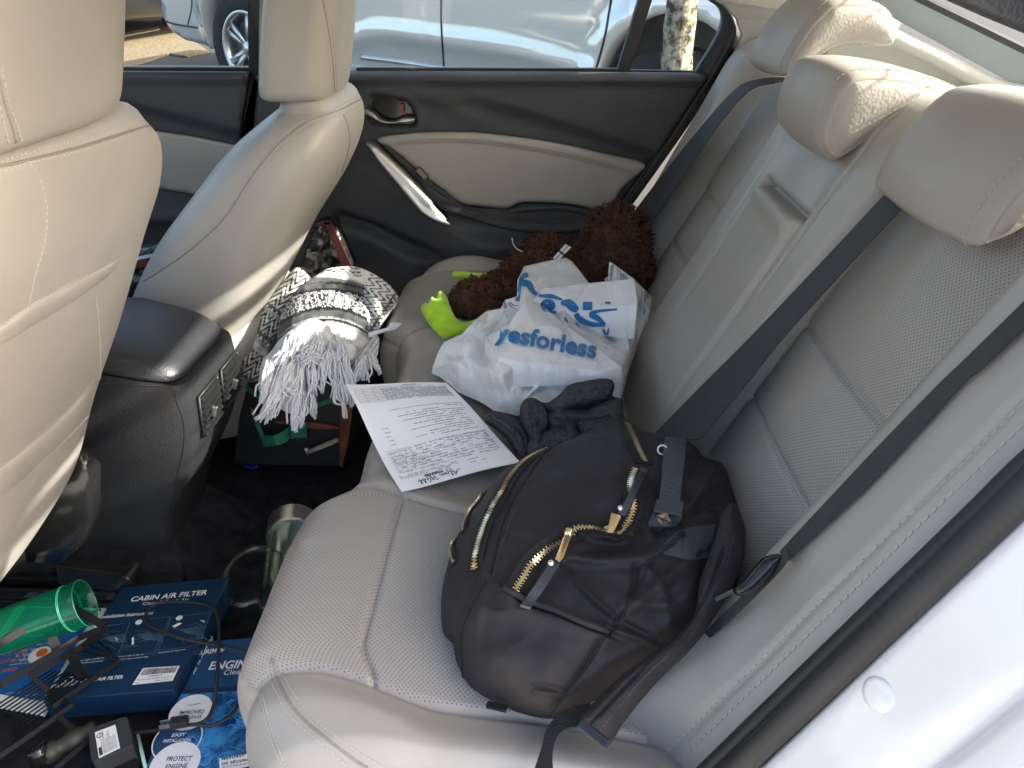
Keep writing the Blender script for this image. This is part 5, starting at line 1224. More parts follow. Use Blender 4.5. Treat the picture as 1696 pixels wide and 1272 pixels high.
lump([(929, 652), (944, 638), (970, 631), (999, 627), (1016, 632), (1014, 652), (988, 667), (955, 674), (926, 684), (904, 674), (911, 665)], 0.030, 0.024, 0.018, 9, strokes([([(935, 655), (965, 648), (1005, 645)], -0.006, 3)]))
lump([(955, 692), (976, 676), (1004, 662), (1030, 662), (1034, 690), (1058, 712), (1040, 736), (990, 736), (960, 718)], 0.022, 0.028, 0.024, 10, strokes([([(965, 700), (1000, 690), (1030, 690)], -0.005, 3), ([(975, 722), (1010, 712), (1045, 716)], -0.005, 3)]))
lump([(905, 690), (930, 682), (958, 682), (962, 704), (940, 712), (912, 708)], 0.018, 0.020, 0.016, 11)
hobj = mesh('garment', HV, HF, M['heather'], ho)
BVH['hood'] = tree_of(hobj)
add_stitch('stitching', hobj, BVH['hood'], [[(848, 692), (862, 712), (869, 740)], [(955, 652), (985, 658), (1012, 654)]], 0.005, 0.003, 0.0005, 'thread_dark')

# ------------------------------------------------------------------ black nylon backpack
M['nylon'] = mat('black brown nylon', (0.024, 0.0205, 0.0215), 0.62, 0, 0.28, (700, 0.15), (8, 0.15), rvar=(10, 0.08))
M['tape'] = mat('black zip tape', (0.014, 0.014, 0.015), 0.7, 0, 0.3, (600, 0.4))
M['gold'] = mat('gold zip metal', (0.90, 0.74, 0.50), 0.22, 1.0)
M['pleather'] = mat('black pebbled leather', (0.045, 0.052, 0.060), 0.38, 0, 0.5, (1000, 0.15, 'voronoi'), (14, 0.1))
M['webbing'] = mat('black webbing', (0.014, 0.014, 0.016), 0.7, 0, 0.3, (420, 0.6))
bp = thing('backpack', 'black nylon backpack with gold zips and leather pulls leaning on the near seat', 'backpack', (-0.4, 0.15, 0.36))
ZB = (2.148, 680, 680)
bol = zz([(765, 48), (862, 78), (1000, 118), (1042, 165), (1110, 190), (1146, 282), (1180, 380), (1192, 450), (1180, 540), (1150, 640), (1090, 740), (1000, 820), (880, 905), (760, 980), (640, 1040), (540, 1085), (478, 1096), (350, 1062), (222, 992), (166, 905), (150, 832), (116, 790), (108, 690), (118, 600), (130, 555), (150, 482), (190, 398), (262, 290), (340, 208), (420, 165), (480, 138), (600, 88), (700, 58)], *ZB)
sz_ = lambda pts: zz(pts, *ZB)
bump_ = strokes([(sz_([(340, 640), (400, 690), (520, 735), (620, 775), (690, 800)]), 0.012, 7, 'step'),                      # mouth of the front pocket
    (sz_([(370, 640), (440, 520), (520, 450), (600, 425), (700, 445), (760, 440), (790, 330), (800, 215)]), 0.010, 9), (sz_([(420, 690), (560, 560), (680, 500), (740, 480)]), -0.0037, 17.5),
    (sz_([(300, 440), (350, 330), (420, 230), (520, 150)]), -0.0043, 8.8), (sz_([(240, 560), (200, 680), (165, 800), (170, 900)]), -0.0050, 6.2), (sz_([(280, 600), (240, 720), (220, 850), (215, 960)]), 0.005, 10),
    (sz_([(540, 540), (620, 640), (740, 745)]), 0.008, 7), (sz_([(800, 560), (790, 640), (740, 745), (690, 800), (600, 940), (540, 1020), (500, 1085)]), -0.0056, 5.6), (sz_([(740, 745), (820, 790), (900, 830)]), -0.0050, 6.2), (sz_([(760, 700), (860, 640), (960, 560), (1040, 500)]), 0.009, 12),
    (sz_([(560, 520), (700, 530), (860, 510), (960, 440)]), 0.010, 10), (sz_([(880, 430), (1000, 380), (1090, 340), (1160, 350)]), -0.0056, 7.5), (sz_([(850, 240), (900, 330), (880, 430)]), -0.0050, 11.2), (sz_([(1000, 330), (1060, 270), (1130, 260)]), 0.010, 8), (sz_([(960, 290), (1040, 380), (1080, 410)]), -0.0037, 6.2),
    (sz_([(840, 560), (900, 640), (920, 760)]), 0.006, 10), (sz_([(820, 690), (930, 690), (1010, 640)]), 0.008, 12), (sz_([(400, 270), (560, 250), (720, 290)]), 0.009, 30), (sz_([(330, 440), (460, 470)]), -0.0031, 7.5), (sz_([(260, 700), (330, 720), (420, 700)]), 0.003, 8), (sz_([(430, 965), (500, 985), (560, 1000)]), -0.0031, 5.0), (sz_([(440, 1000), (530, 1010), (600, 1000)]), 0.005, 4),
    (sz_([(300, 240), (240, 380), (200, 500), (170, 600)]), 0.008, 10), (sz_([(540, 1080), (640, 1000), (760, 900), (900, 830)]), -0.0074, 10.0), (sz_([(640, 960), (700, 900), (820, 850)]), 0.006, 8), (sz_([(1040, 430), (1050, 560), (1010, 650)]), -0.0050, 7.5), (sz_([(700, 770), (780, 800), (860, 830)]), 0.007, 6), (sz_([(350, 690), (480, 780), (640, 830)]), 0.004, 22)])
pb0 = np.array((-0.50, 0.25, 0.362)); nb0 = np.array((-0.26, 0.02, 0.96))
body_, bV2 = solid('pack_body', bol, 2.6, pb0, nb0, 0.105, 0.10, 0.03, M['nylon'], bp, bump_, 2.2, nz=(13, 0.009, 2), zmin=0.352)
BVH['pack'] = tree_of(body_)
def on_pack(pts, lift=0.0, n=8, step=2.5):
    P, N = surf_path(pts, BVH['pack'], step, n); 
    k = np.ones(5) / 5
    if len(P) > 9:
        Q = np.stack([np.convolve(np.pad(P[:, i], 2, 'edge'), k, 'valid') for i in range(3)], 1); NN = np.stack([np.convolve(np.pad(N[:, i], 2, 'edge'), k, 'valid') for i in range(3)], 1); NN /= np.linalg.norm(NN, axis=1)[:, None]; return Q + NN * lift, NN
    return P + N * lift, N
def zipper(pts, half=0.0031, tape_half=0.011, lift=0.003):
    P, N = on_pack(pts, lift); T = np.gradient(P, axis=0); T /= np.linalg.norm(T, axis=1)[:, None] + 1e-9; S = np.cross(N, T); S /= np.linalg.norm(S, axis=1)[:, None] + 1e-9
    tp = MB(); tp.ribbon(P - S * tape_half - N * 0.0012, P + S * tape_half - N * 0.0012, 0.0015, N)
    te = MB(); L = np.concatenate([[0], np.cumsum(np.linalg.norm(np.diff(P, axis=0), axis=1))])
    for i, t in enumerate(np.arange(0, L[-1], 0.0019)):
        at = lambda A: np.array([np.interp(t, L, A[:, k]) for k in range(3)])
        p, n_, t_, s_ = at(P), at(N), at(T), at(S); sg = 1 if i % 2 else -1
        te.box(p + s_ * sg * half * 0.35 + n_ * 0.0006, (s_, t_, n_), (half * 0.85, 0.00075, 0.0011))
    z = tp.build('zip', M['tape'], bp, smoothed=False); te.build('zip_teeth', M['gold'], z, smoothed=False)
zipper(sz_([(487, 141), (440, 165), (400, 193), (360, 240), (330, 295), (300, 342), (268, 415), (245, 490), (229, 578)]), 0.0034, 0.010)
zipper(sz_([(768, 52), (790, 100), (812, 150), (834, 195)]), 0.0031); zipper(sz_([(800, 214), (785, 270), (790, 330), (775, 400), (752, 448)]), 0.0031)
zipper(sz_([(752, 448), (700, 438), (640, 428), (590, 425), (555, 442), (480, 490), (430, 545), (395, 600), (366, 652)]), 0.0031)
zipper(sz_([(262, 296), (240, 330), (218, 355), (200, 395), (192, 432)]), 0.0016, 0.006); zipper(sz_([(158, 465), (150, 492), (153, 520), (162, 545)]), 0.0016, 0.006)
# leather pulls with gold ends
def flat_on_pack(pts, lift):
    P = []
    for x, y in sz_(pts):
        p, n = cast(x, y, BVH['pack'])
        if p is None: p = onP(x, y, pb0, nb0)
        d = CAM - p; P.append(p + d / np.linalg.norm(d) * lift)
    return np.array(P)
def strip_on_pack(name, A, B, lift, th, m, parent, edge=None, n=6):
    A = spline(A, n) if len(A) > 2 else resample(np.array(A, float), 14); B = spline(B, n) if len(B) > 2 else resample(np.array(B, float), 14); k = min(len(A), len(B))
    A = A[np.linspace(0, len(A) - 1, k).astype(int)]; B = B[np.linspace(0, len(B) - 1, k).astype(int)]
    l = lift if np.ndim(lift) else [lift, lift]; lf = np.interp(np.linspace(0, 1, k), np.linspace(0, 1, len(l)), l)
    PA = np.vstack([flat_on_pack([a], q) for a, q in zip(A, lf)]); PB = np.vstack([flat_on_pack([a], q) for a, q in zip(B, lf)])
    for _ in range(3):
        for Q in (PA, PB): Q[1:-1] = 0.25 * Q[:-2] + 0.5 * Q[1:-1] + 0.25 * Q[2:]
    b = MB(); b.ribbon(PA, PB, th); o = b.build(name, m, parent, smoothed=False); return o, PA, PB
for A, B, g in (([(820, 200), (780, 290), (738, 365)], [(845, 208), (805, 295), (760, 376)], [(714, 362), (752, 374), (722, 436), (698, 434)]), ([(498, 535), (450, 610), (392, 690)], [(530, 545), (484, 622), (428, 700)], [(548, 440), (572, 448), (545, 520), (530, 540), (514, 530)])):
    o, PA, PB = strip_on_pack('zip_pull', A, B, [0.012, 0.022, 0.016], 0.0025, M['pleather'], bp)
    b = MB(); q = flat_on_pack(g, 0.016); b.prism(q, -(CAM - q[0]) / np.linalg.norm(CAM - q[0]) * 0.0025); b.build('pull_end', M['gold'], o, bevel=0.0008, smoothed=False)
    b = MB(); p = flat_on_pack([(747, 347) if g[0][0] > 700 else (500, 543)], 0.0185)[0]; b.lathe(p, CAM - p, [(0, 0.0016), (0.0022, 0.0012), (0.0032, 0), (0.0034, -0.001)], 16); b.build('rivet', M['steel'], o)
    b = MB(); p = flat_on_pack([(703, 428) if g[0][0] > 700 else (562, 436)], 0.006)[0]; d = (CAM - p) / np.linalg.norm(CAM - p); b.lathe(p, d, [(0, 0.004), (0.005, 0.003), (0.006, 0), (0.006, -0.004)], 12); b.build('zip_slider', M['gold'], o)
# carrying handle with its studded tab
o, _, _ = strip_on_pack('handle_tab', [(878, 315), (862, 365), (846, 398), (850, 412)], [(972, 322), (966, 372), (955, 400), (940, 412)], 0.006, 0.003, M['pleather'], bp)
hd, PA, PB = strip_on_pack('carry_handle', [(906, 92), (900, 150), (895, 230), (884, 318)], [(980, 98), (976, 170), (966, 250), (956, 340)], [0.010, 0.034, 0.032, 0.012], 0.004, M['pleather'], bp)
strip_on_pack('handle_keeper', [(875, 315), (866, 352)], [(970, 322), (964, 368)], 0.016, 0.003, M['pleather'], hd)
b = MB(); p = flat_on_pack([(899, 383)], 0.008)[0]; d = (CAM - p) / np.linalg.norm(CAM - p); u = np.cross(d, (0.2, -0.9, 0.3)); u /= np.linalg.norm(u); v = np.cross(d, u); r = 0.0062
b.add([p + (u + v) * r, p + (u - v) * r, p - (u + v) * r, p + (v - u) * r, p + d * 0.005], [(0, 1, 4), (1, 2, 4), (2, 3, 4), (3, 0, 4)]); b.build('stud', M['gold'], o, smoothed=False)
b = MB(); p = flat_on_pack([(896, 140)], 0.012)[0]; d = (CAM - p) / np.linalg.norm(CAM - p); u = np.cross(d, (0.2, -0.9, 0.3)); u /= np.linalg.norm(u); v = np.cross(d, u)
b.tube([p + 0.0055 * (u * math.cos(t) + v * math.sin(t)) for t in np.linspace(0, 2 * math.pi, 20, endpoint=False)], 0.0012, 8, closed=True); b.build('handle_ring', M['steel'], hd)
strip_on_pack('leather_patch', [(905, 470), (960, 425), (1020, 410), (1086, 403)], [(900, 512), (950, 520), (1010, 530), (1060, 522)], 0.0025, 0.002, M['pleather'], bp)
# piping and stitched seams
b = MB()
for l in ([(478, 150), (420, 230), (360, 330), (320, 430), (285, 580)], [(545, 540), (620, 640), (742, 748)], [(690, 800), (600, 940), (535, 1030), (500, 1090)], [(742, 748), (800, 650), (850, 545)], [(270, 605), (215, 700), (180, 800), (190, 960)]):
    P, N = on_pack(sz_(l), 0.0006); b.tube(P, 0.0013, 6)
b.build('piping', M['tape'], body_)
b = MB()
for l in ([(345, 632), (400, 676), (520, 720), (620, 762), (692, 790)], [(290, 600), (330, 470), (380, 340)], [(690, 470), (760, 462), (800, 380), (812, 260)], [(1150, 360), (1110, 500), (1060, 620)], [(905, 480), (1000, 440), (1080, 420)]):
    P, N = on_pack(sz_(l), 0.0008); b.stitches(P, N, 0.0038, 0.0024, 0.0004)
b.build('stitching', M['thread_dark'], body_, smoothed=False)
# pocket mouth: a lip standing off the front, dark gap behind
P, N = on_pack(sz_([(338, 640), (400, 686), (520, 730), (620, 772), (694, 798)]), 0.004); b = MB(); b.tube(P, 0.0035, 8); b.build('pocket_hem', M['nylon'], body_)
P, N = on_pack(sz_([(390, 672), (480, 704), (600, 748), (685, 772)]), 0.0012); T = np.gradient(P, axis=0); S = np.cross(N, T); S /= np.linalg.norm(S, axis=1)[:, None] + 1e-9; wv = np.sin(np.linspace(0.1, math.pi - 0.1, len(P)))[:, None]
b = MB(); b.ribbon(P - S * 0.006 * wv, P + S * 0.006 * wv, 0.001, N); b.build('pocket_gap', M['rubber'], body_, smoothed=False)
# shoulder strap: a padded band down the right side to a slider and webbing
so_ = zz([(1150, 330), (1186, 400), (1192, 470), (1176, 560), (1110, 690), (1010, 835), (870, 975), (770, 1095), (715, 1180), (690, 1192), (650, 1150), (604, 1095), (640, 1050), (760, 935), (900, 835), (985, 760), (1015, 700), (1028, 610), (1060, 520), (1090, 430), (1110, 360)], *ZB)
ps = np.array((-0.36, 0.02, 0.46)); 
pA = onZ(*sz_([(1150, 400)])[0], 0.476); pC = onZ(*sz_([(650, 1130)])[0], 0.396); tA = (pA - pC) / np.linalg.norm(pA - pC); nS = np.array((-0.34, -0.25, 0.92)); nS = nS - tA * (nS @ tA); nS /= np.linalg.norm(nS)
sst, _ = solid('shoulder_strap', so_, 2.6, pC, nS, 0.016, 0.020, 0.012, M['nylon'], bp, strokes([(sz_([(1120, 480), (1060, 640), (960, 770), (820, 920), (690, 1060), (640, 1110)]), -0.004, 2.2), (sz_([(1085, 520), (1020, 690), (900, 850), (760, 960), (650, 1070)]), 0.003, 5)]), nz=(26, 0.003, 7))
BVH['strap'] = tree_of(sst)
add_stitch('stitching', sst, BVH['strap'], [sz_([(1150, 440), (1120, 560), (1050, 690), (950, 830), (820, 960), (720, 1080), (672, 1140)])], 0.004, 0.0026, 0.0004, 'thread_dark')
b = MB(); q0, _ = cast(*sz_([(612, 1118)])[0], BVH['strap']); q1, _ = cast(*sz_([(688, 1180)])[0], BVH['strap'])
if q0 is None: q0 = onZ(*sz_([(612, 1118)])[0], 0.40)
if q1 is None: q1 = onZ(*sz_([(688, 1180)])[0], 0.40)
d = (CAM - q0) / np.linalg.norm(CAM - q0); t = (q1 - q0); L_ = np.linalg.norm(t); t /= L_; s_ = np.cross(d, t); b.box((q0 + q1) / 2 + d * 0.003, (t, s_, d), (L_ / 2 + 0.004, 0.0045, 0.003)); b.build('slider', M['black_gloss'], sst, bevel=0.002, smoothed=False)
b = MB(); A = spline(sz_([(640, 1040), (560, 1058), (490, 1120), (465, 1200), (436, 1290)]), 8); B_ = spline(sz_([(625, 1125), (560, 1128), (520, 1160), (505, 1220), (510, 1300)]), 8); zz_ = np.interp(np.linspace(0, 1, len(A)), [0, 0.4, 1], [0.395, 0.385, 0.376])
b.ribbon(np.array([onZ(a[0], a[1], q) for a, q in zip(A, zz_)]), np.array([onZ(a[0], a[1], q) for a, q in zip(B_, zz_)]), 0.002); b.build('webbing', M['webbing'], bp, smoothed=False)
b = MB(); b.prism([onZ(x, y, 0.374) for x, y in sz_([(275, 1032), (345, 1048), (340, 1066), (268, 1050)])], (0, 0, -0.004)); b.build('strap_end', M['black_gloss'], bp, smoothed=False)

# ------------------------------------------------------------------ woven blanket over the tote bag
M['weave'] = mat('woven cotton', (0.8, 0.8, 0.8), 0.95, 0, 0.1, (420, 0.7), None, sheen=0.2)
t_ = M['weave'].node_tree; at_ = t_.nodes.new('ShaderNodeVertexColor'); at_.layer_name = 'pattern'; t_.links.new(at_.outputs[0], t_.nodes['Principled BSDF'].inputs['Base Color'])
M['yarn'] = mat('white cotton yarn', (0.62, 0.62, 0.65), 0.95, 0, 0.1, (600, 0.5))
bl_ = thing('blanket', 'black, grey and white woven blanket with long white fringe heaped behind the passenger seat', 'blanket', (0.25, 0.6, 0.25))
WHT, BLK, GRY, LGR = (0.60, 0.60, 0.60), (0.016, 0.016, 0.02), (0.085, 0.085, 0.09), (0.33, 0.33, 0.33)
def bands(t, a, sp=1.0):
    """stripes across the cloth: t along the band stack (px), a along the stripe"""
    t = np.asarray(t); c = np.empty(t.shape + (3,)); c[:] = WHT
    j = 1.2 * np.sin(a * 2.1) * 0.4
    def put_(m, col): c[m] = col
    put_((t > 104) & (t < 109), LGR); put_((t >= 109) & (t < 113), BLK); put_((t >= 113) & (t < 116), LGR); put_((t >= 116) & (t < 128), GRY); put_((t >= 128) & (t < 133), BLK)
    z = (t >= 133) & (t < 160); zig = np.abs(((a * 0.021 + 0.5) % 1.0) - 0.5) * 2; ph = ((t - 133) / 27.0 * 1.1 + zig * 1.5 + 0.10 * np.sin(a * 0.55) + 0.12 * np.sin(t * 0.8)) * 2.6
    blk = (ph % 1.0) < 0.55; put_(z, WHT); put_(z & blk, BLK)
    put_((t >= 160) & (t < 164), BLK); put_((t >= 164) & (t < 172), GRY); put_((t >= 172) & (t < 175), BLK); put_((t >= 175) & (t < 181), GRY); put_((t >= 181) & (t < 184), LGR); put_((t >= 183) & (t < 188), WHT)
    z = (t >= 190) & (t < 204); ph = ((t - 190) / 14.0 + np.abs(((a * 0.02) % 1.0) - 0.5) * 2.4 + 0.1 * np.sin(a * 0.5)) * 2.2; put_(z & ((ph % 1.0) < 0.45), BLK)
    return c
def cloth(name, outline, p0, n, H, Rr, back, colf, bump=None, step=2.0, nz=(28, 0.005, 3)):
    o = spline(outline, 5, True); o = resample(np.vstack([o, o[:1]]), step)[:-1]
    V, F, V2 = relief(o, step, p0, n, H, Rr, back, bump, 2.0)
    d = vnoise(V[:len(V2)], nz[0], nz[2], 3); D = V[:len(V2)] - CAM; D /= np.linalg.norm(D, axis=1)[:, None]; V[:len(V2)] -= D * (d * nz[1])[:, None]
    c = np.ones((len(V), 3)) * 0.3; c[:len(V2)] = colf(V2[:, 0], V2[:, 1]); return mesh(name, V, F, M['weave'], bl_, col=c)
bmain = [(516, 461), (530, 452), (546, 444), (584, 441), (616, 452), (644, 471), (660, 492), (652, 506), (644, 518), (632, 536), (624, 556), (619, 580), (606, 600), (587, 608), (550, 612), (512, 608), (480, 590), (461, 565), (461, 538), (471, 509), (493, 478)]
def cmain(x, y):
    t = np.hypot(x - 541, (y - 641)); a = np.degrees(np.arctan2(641 - y, x - 541)) * 2.6; t = t + 1.6 * np.array([noise.noise(Vector((p, q, 0)) * 0.11) for p, q in zip(x, y)])
    c = bands(t, a); m = x > 600 + (y - 460) * 0.12; tt = (x - 600) * 0.8 + (y - 450) * 0.55
    zig = np.abs((((y - 0.4 * x) * 0.06) % 1.0) - 0.5) * 2; ph = (tt * 0.075 + zig * 1.2) * 1.0; c2 = np.empty(c.shape); c2[:] = WHT; c2[((ph % 1.0) < 0.36) & (tt > 14) & (tt < 74)] = BLK; c2[(tt >= 62) & (tt < 66)] = GRY; c2[tt > 80] = LGR
    c[m] = c2[m]; return c
pm = onZ(560, 520, 0.372); nm = np.array((-0.62, -0.25, 0.74))
cloth('cloth_fold', bmain, pm, nm, 0.055, 0.06, 0.10, cmain, strokes([([(500, 470), (560, 462), (610, 480), (628, 520)], 0.016, 12), ([(480, 520), (530, 500), (590, 520), (612, 560)], 0.006, 14), ([(600, 455), (605, 490), (618, 530), (612, 570)], -0.014, 5), ([(470, 545), (520, 530), (570, 548), (600, 580)], 0.006, 10)]))
bleft = [(486, 445), (497, 444), (510, 455), (516, 466), (505, 488), (488, 510), (470, 535), (455, 560), (446, 580), (444, 598), (440, 618), (428, 628), (408, 628), (394, 610), (391, 596), (396, 580), (412, 566), (418, 541), (430, 515), (447, 494), (467, 468)]
def cleft(x, y):
    t = (x - 440) * 0.62 - (y - 540) * 0.78; zig = np.abs((((x * 0.8 + y * 0.6) * 0.055) % 1.0) - 0.5) * 2; ph = (t * 0.07 + zig * 1.4); c = np.empty(x.shape + (3,)); c[:] = WHT; c[(ph % 1.0) < 0.5] = BLK
    for a, b_, col in ((-42, -30, WHT), (-30, -24, LGR), (-18, -12, GRY), (20, 26, LGR), (30, 34, GRY)): c[(t > a) & (t < b_)] = col
    return c
cloth('cloth_fold', bleft, onZ(450, 560, 0.30), np.array((-0.6, -0.35, 0.72)), 0.035, 0.035, 0.06, cleft, strokes([([(500, 455), (460, 510), (430, 560), (410, 600)], 0.010, 9), ([(478, 480), (450, 530), (440, 575)], -0.008, 4), ([(395, 590), (420, 580), (446, 590)], -0.010, 5)]))
bright = [(587, 588), (604, 575), (620, 556), (628, 560), (626, 585), (618, 604), (604, 622), (588, 628), (578, 612)]
cloth('cloth_fold', bright, onZ(604, 590, 0.345), np.array((-0.7, -0.2, 0.68)), 0.018, 0.02, 0.03, lambda x, y: np.where((((x + y * 0.7) * 0.12) % 1.0)[:, None] < 0.62, np.array(WHT), np.array(LGR)))
bwhite = [(486, 543), (516, 527), (542, 538), (552, 552), (586, 570), (590, 585), (580, 600), (560, 604), (540, 600), (520, 612), (508, 640), (524, 660), (520, 676), (505, 690), (485, 688), (462, 676), (440, 664), (428, 645), (429, 622), (434, 598), (450, 580), (463, 562)]
pw = onZ(505, 600, 0.365); nw = np.array((-0.78, -0.30, 0.55))
cw_ = cloth('cloth_fold', bwhite, pw, nw, 0.020, 0.03, 0.03, lambda x, y: np.tile(np.array(WHT), (len(x), 1)), strokes([([(470, 560), (520, 545), (570, 570)], 0.012, 10), ([(460, 600), (500, 590), (540, 600)], -0.008, 8), ([(440, 640), (480, 630), (510, 650)], 0.010, 9)]), step=2.4)
def fringe(name, groups, p0, n, lift=0.024):
    b = MB(); 
    for (x0, y0, x1, y1, cnt, sprd) in groups:
        for _ in range(cnt):
            s = np.array((x0, y0)) + RNG.normal(0, 1, 2) * sprd * 0.6; e = np.array((x1, y1)) + RNG.normal(0, 1, 2) * np.array((sprd * 0.7, sprd * 0.5)); mid = (s + e) / 2 + RNG.normal(0, 1, 2) * np.array((4.5, 2.5)); m2 = s * 0.3 + e * 0.7 + RNG.normal(0, 1, 2) * np.array((3.5, 2))
            Q = spline([s, mid, m2, e], 6); h = np.interp(np.linspace(0, 1, len(Q)), [0, 0.25, 0.7, 1], [lift * 0.9, lift + RNG.uniform(0, 0.014), lift + RNG.uniform(-0.004, 0.010), lift * 0.5])
            P = []
            for q, hh in zip(Q, h):
                p = onP(q[0], q[1], p0, n); d = CAM - p; P.append(p + d / np.linalg.norm(d) * hh)
            b.tube(P, RNG.uniform(0.0014, 0.0023), 5)
    return tag(b.build(name, M['yarn'], cw_), kind='stuff')
G1 = [(472, 592, 448, 690, 12, 7), (486, 600, 432, 688, 10, 6), (500, 598, 488, 700, 12, 7), (516, 600, 516, 655, 10, 5), (530, 595, 534, 650, 6, 3), (470, 640, 426, 694, 10, 5), (486, 655, 488, 712, 12, 4.5), (502, 660, 500, 705, 10, 5), (515, 655, 524, 690, 8, 4), (450, 600, 434, 650, 10, 6), (545, 585, 532, 640, 8, 5),
      (548, 590, 560, 660, 12, 7), (565, 590, 584, 672, 14, 7), (560, 630, 572, 690, 9, 3.5), (478, 570, 460, 610, 12, 9), (510, 570, 500, 610, 14, 9), (545, 575, 550, 605, 12, 8), (460, 650, 440, 700, 6, 3), (575, 600, 578, 655, 8, 5), (440, 600, 436, 665, 8, 5), (500, 620, 470, 660, 10, 8), (455, 622, 505, 668, 8, 6), (490, 560, 470, 600, 14, 10), (530, 555, 520, 600, 14, 10), (560, 562, 565, 605, 12, 9), (500, 585, 540, 600, 10, 8), (525, 572, 490, 592, 10, 8)]
fringe('fringe', G1, pw, nw)
pf = onZ(604, 590, 0.36); G2 = [(612, 556, 662, 537, 7, 2.0), (600, 592, 592, 625, 9, 5), (608, 590, 604, 630, 8, 4), (615, 585, 628, 618, 9, 3.5), (594, 600, 584, 640, 8, 4)]
fringe('fringe', G2, pf, np.array((-0.7, -0.2, 0.68)), 0.018)
# ------------------------------------------------------------------ tote bag under the blanket, bags round the passenger seat
M['tote'] = mat('black woven plastic', (0.012, 0.012, 0.014), 0.5, 0, 0.4, (120, 0.5), (30, 0.3))
M['green'] = mat('green bag ribbon', (0.02, 0.16, 0.09), 0.6, 0, 0.3, (300, 0.3), (60, 0.12))
M['rust'] = mat('rust leather trim', (0.17, 0.045, 0.02), 0.5, 0, 0.4, (60, 0.3), (40, 0.3))
M['crinkle'] = mat('black shiny crinkled film', (0.015, 0.015, 0.016), 0.22, 0, 0.6, (45, 1.0), (20, 0.3))
M['maroon'] = mat('dark red bag edging', (0.08, 0.018, 0.016), 0.5, 0, 0.4, (90, 0.4), (50, 0.2))
tb = thing('tote_bag', 'open black tote bag with green ribbon handles on the floor under the white fringe', 'tote bag', (0.33, 0.75, 0.0))
XN = 0.225
def onN(x, y, lift=0.0):                                            # near side of the tote, sloping back a little
    return onP(x, y, (XN - lift, 0, 0), (1, 0, -0.10))
q = [onN(388, 768), onN(566, 772), onN(574, 640), onN(404, 622)]
b = MB(); back = [p + np.array((0.24, 0, 0)) for p in q]
inset = [p * 0.97 + np.mean(q, 0) * 0.03 for p in q]
b.add(q + back, [(0, 1, 2, 3), (4, 7, 6, 5), (0, 4, 5, 1), (1, 5, 6, 2), (3, 7, 4, 0)]); b.build('bag_body', M['tote'], tb, smoothed=False)
b = MB()
A = [(404, 634), (418, 646), (440, 660), (470, 668), (520, 668), (547, 660), (572, 655)]
P = np.array([onN(x, y, 0.004) for x, y in spline(A, 6)]); Q = np.array([onN(x, y + 8, 0.004) for x, y in spline(A, 6)]); b.ribbon(P, Q, 0.003); b.build('rim_tape', M['green'], tb, smoothed=False)
b = MB()
def rib(A, B, lift, th=0.0025):
    A, B = spline(A, 6), spline(B, 6); k = min(len(A), len(B)); l = np.interp(np.linspace(0, 1, k), np.linspace(0, 1, len(lift)), lift)
    b.ribbon(np.array([onN(x, y, q) for (x, y), q in zip(A[:k], l)]), np.array([onN(x, y, q) for (x, y), q in zip(B[:k], l)]), th)
rib([(414, 675), (422, 700), (432, 722)], [(424, 684), (432, 706), (440, 728)], [0.01, 0.012, 0.03]); rib([(430, 722), (452, 722), (470, 714), (482, 704)], [(438, 740), (458, 738), (476, 731), (482, 722)], [0.03, 0.045, 0.035, 0.012]); rib([(478, 704), (508, 700)], [(478, 727), (508, 724)], [0.013, 0.011])
b.build('handle', M['green'], tb, smoothed=False)
b = MB()
A = spline([(455, 698), (490, 698), (530, 701), (563, 708)], 6); Bq = spline([(455, 700), (490, 706), (530, 711), (563, 709)], 6); b.ribbon(np.array([onN(x, y, 0.006) for x, y in A]), np.array([onN(x, y, 0.006) for x, y in Bq]), 0.003); b.build('leather_handle', M['rust'], tb, smoothed=False)
b = MB(); b.ribbon(np.array([onN(x, y, 0.006) for x, y in ((562, 668), (563, 720), (564, 772))]), np.array([onN(x, y, 0.0) for x, y in ((584, 676), (578, 724), (567, 774))]), 0.004); b.build('corner_trim', M['rust'], tb, smoothed=False)
M['bone'] = mat('grey brown wooden stick', (0.32, 0.28, 0.23), 0.55, 0, 0.4, (60, 0.5), (60, 0.3))
fs = thing('folding_fan', 'slim grey wooden stick poking out of the dark tote bag', 'stick', tuple(onN(530, 740, 0.02)))
b = MB(); b.tube([onN(508, 750, 0.02), onN(520, 745, 0.021), onN(560, 728, 0.015)], [0.0045, 0.0052, 0.006], 10); b.build('stick', M['bone'], fs)
b = MB(); b.prism([onN(x, y, 0.022) for x, y in ((504, 744), (509, 743), (512, 751), (508, 752))], (0.003, 0, 0)); b.build('stick_tip', M['strap_white'], fs, smoothed=False)
M['bluewrap'] = mat('blue wrapper', (0.02, 0.03, 0.35), 0.35)
b = MB(); b.prism([onZ(x, y, 0.012) for x, y in ((402, 766), (410, 761), (424, 766), (427, 771), (418, 774), (405, 772))], (0, 0, -0.006)); tag(b.build('wrapper', M['bluewrap'], smoothed=False), 'small blue wrapper on the carpet in front of the tote bag', 'wrapper')
def film_bag(name, label, poly, X, th, trims, m='crinkle'):
    t = thing(name, label, 'tote bag', tuple(onX(*poly[0], X)))
    o = resample(np.vstack([np.array(poly, float), poly[:1]]), 4)[:-1]
    def f(V2):
        P = onX(V2[:, 0], V2[:, 1], X); P[:, 0] += 0.010 * vnoise(P, 22, 4, 3) + 0.006 * crumple(P, 1, 20, 3); return P, np.tile((-1.0, 0, 0), (len(P), 1))
    slab('bag_body', o, 4, f, th, M[m], t)
    for A, B, mm in trims:
        b = MB(); b.ribbon(np.array([onX(x, y, X - 0.014) for x, y in spline(A, 4)]), np.array([onX(x, y, X - 0.014) for x, y in spline(B, 4)]), 0.006); b.build('edging', M[mm], t, smoothed=False)
    return t
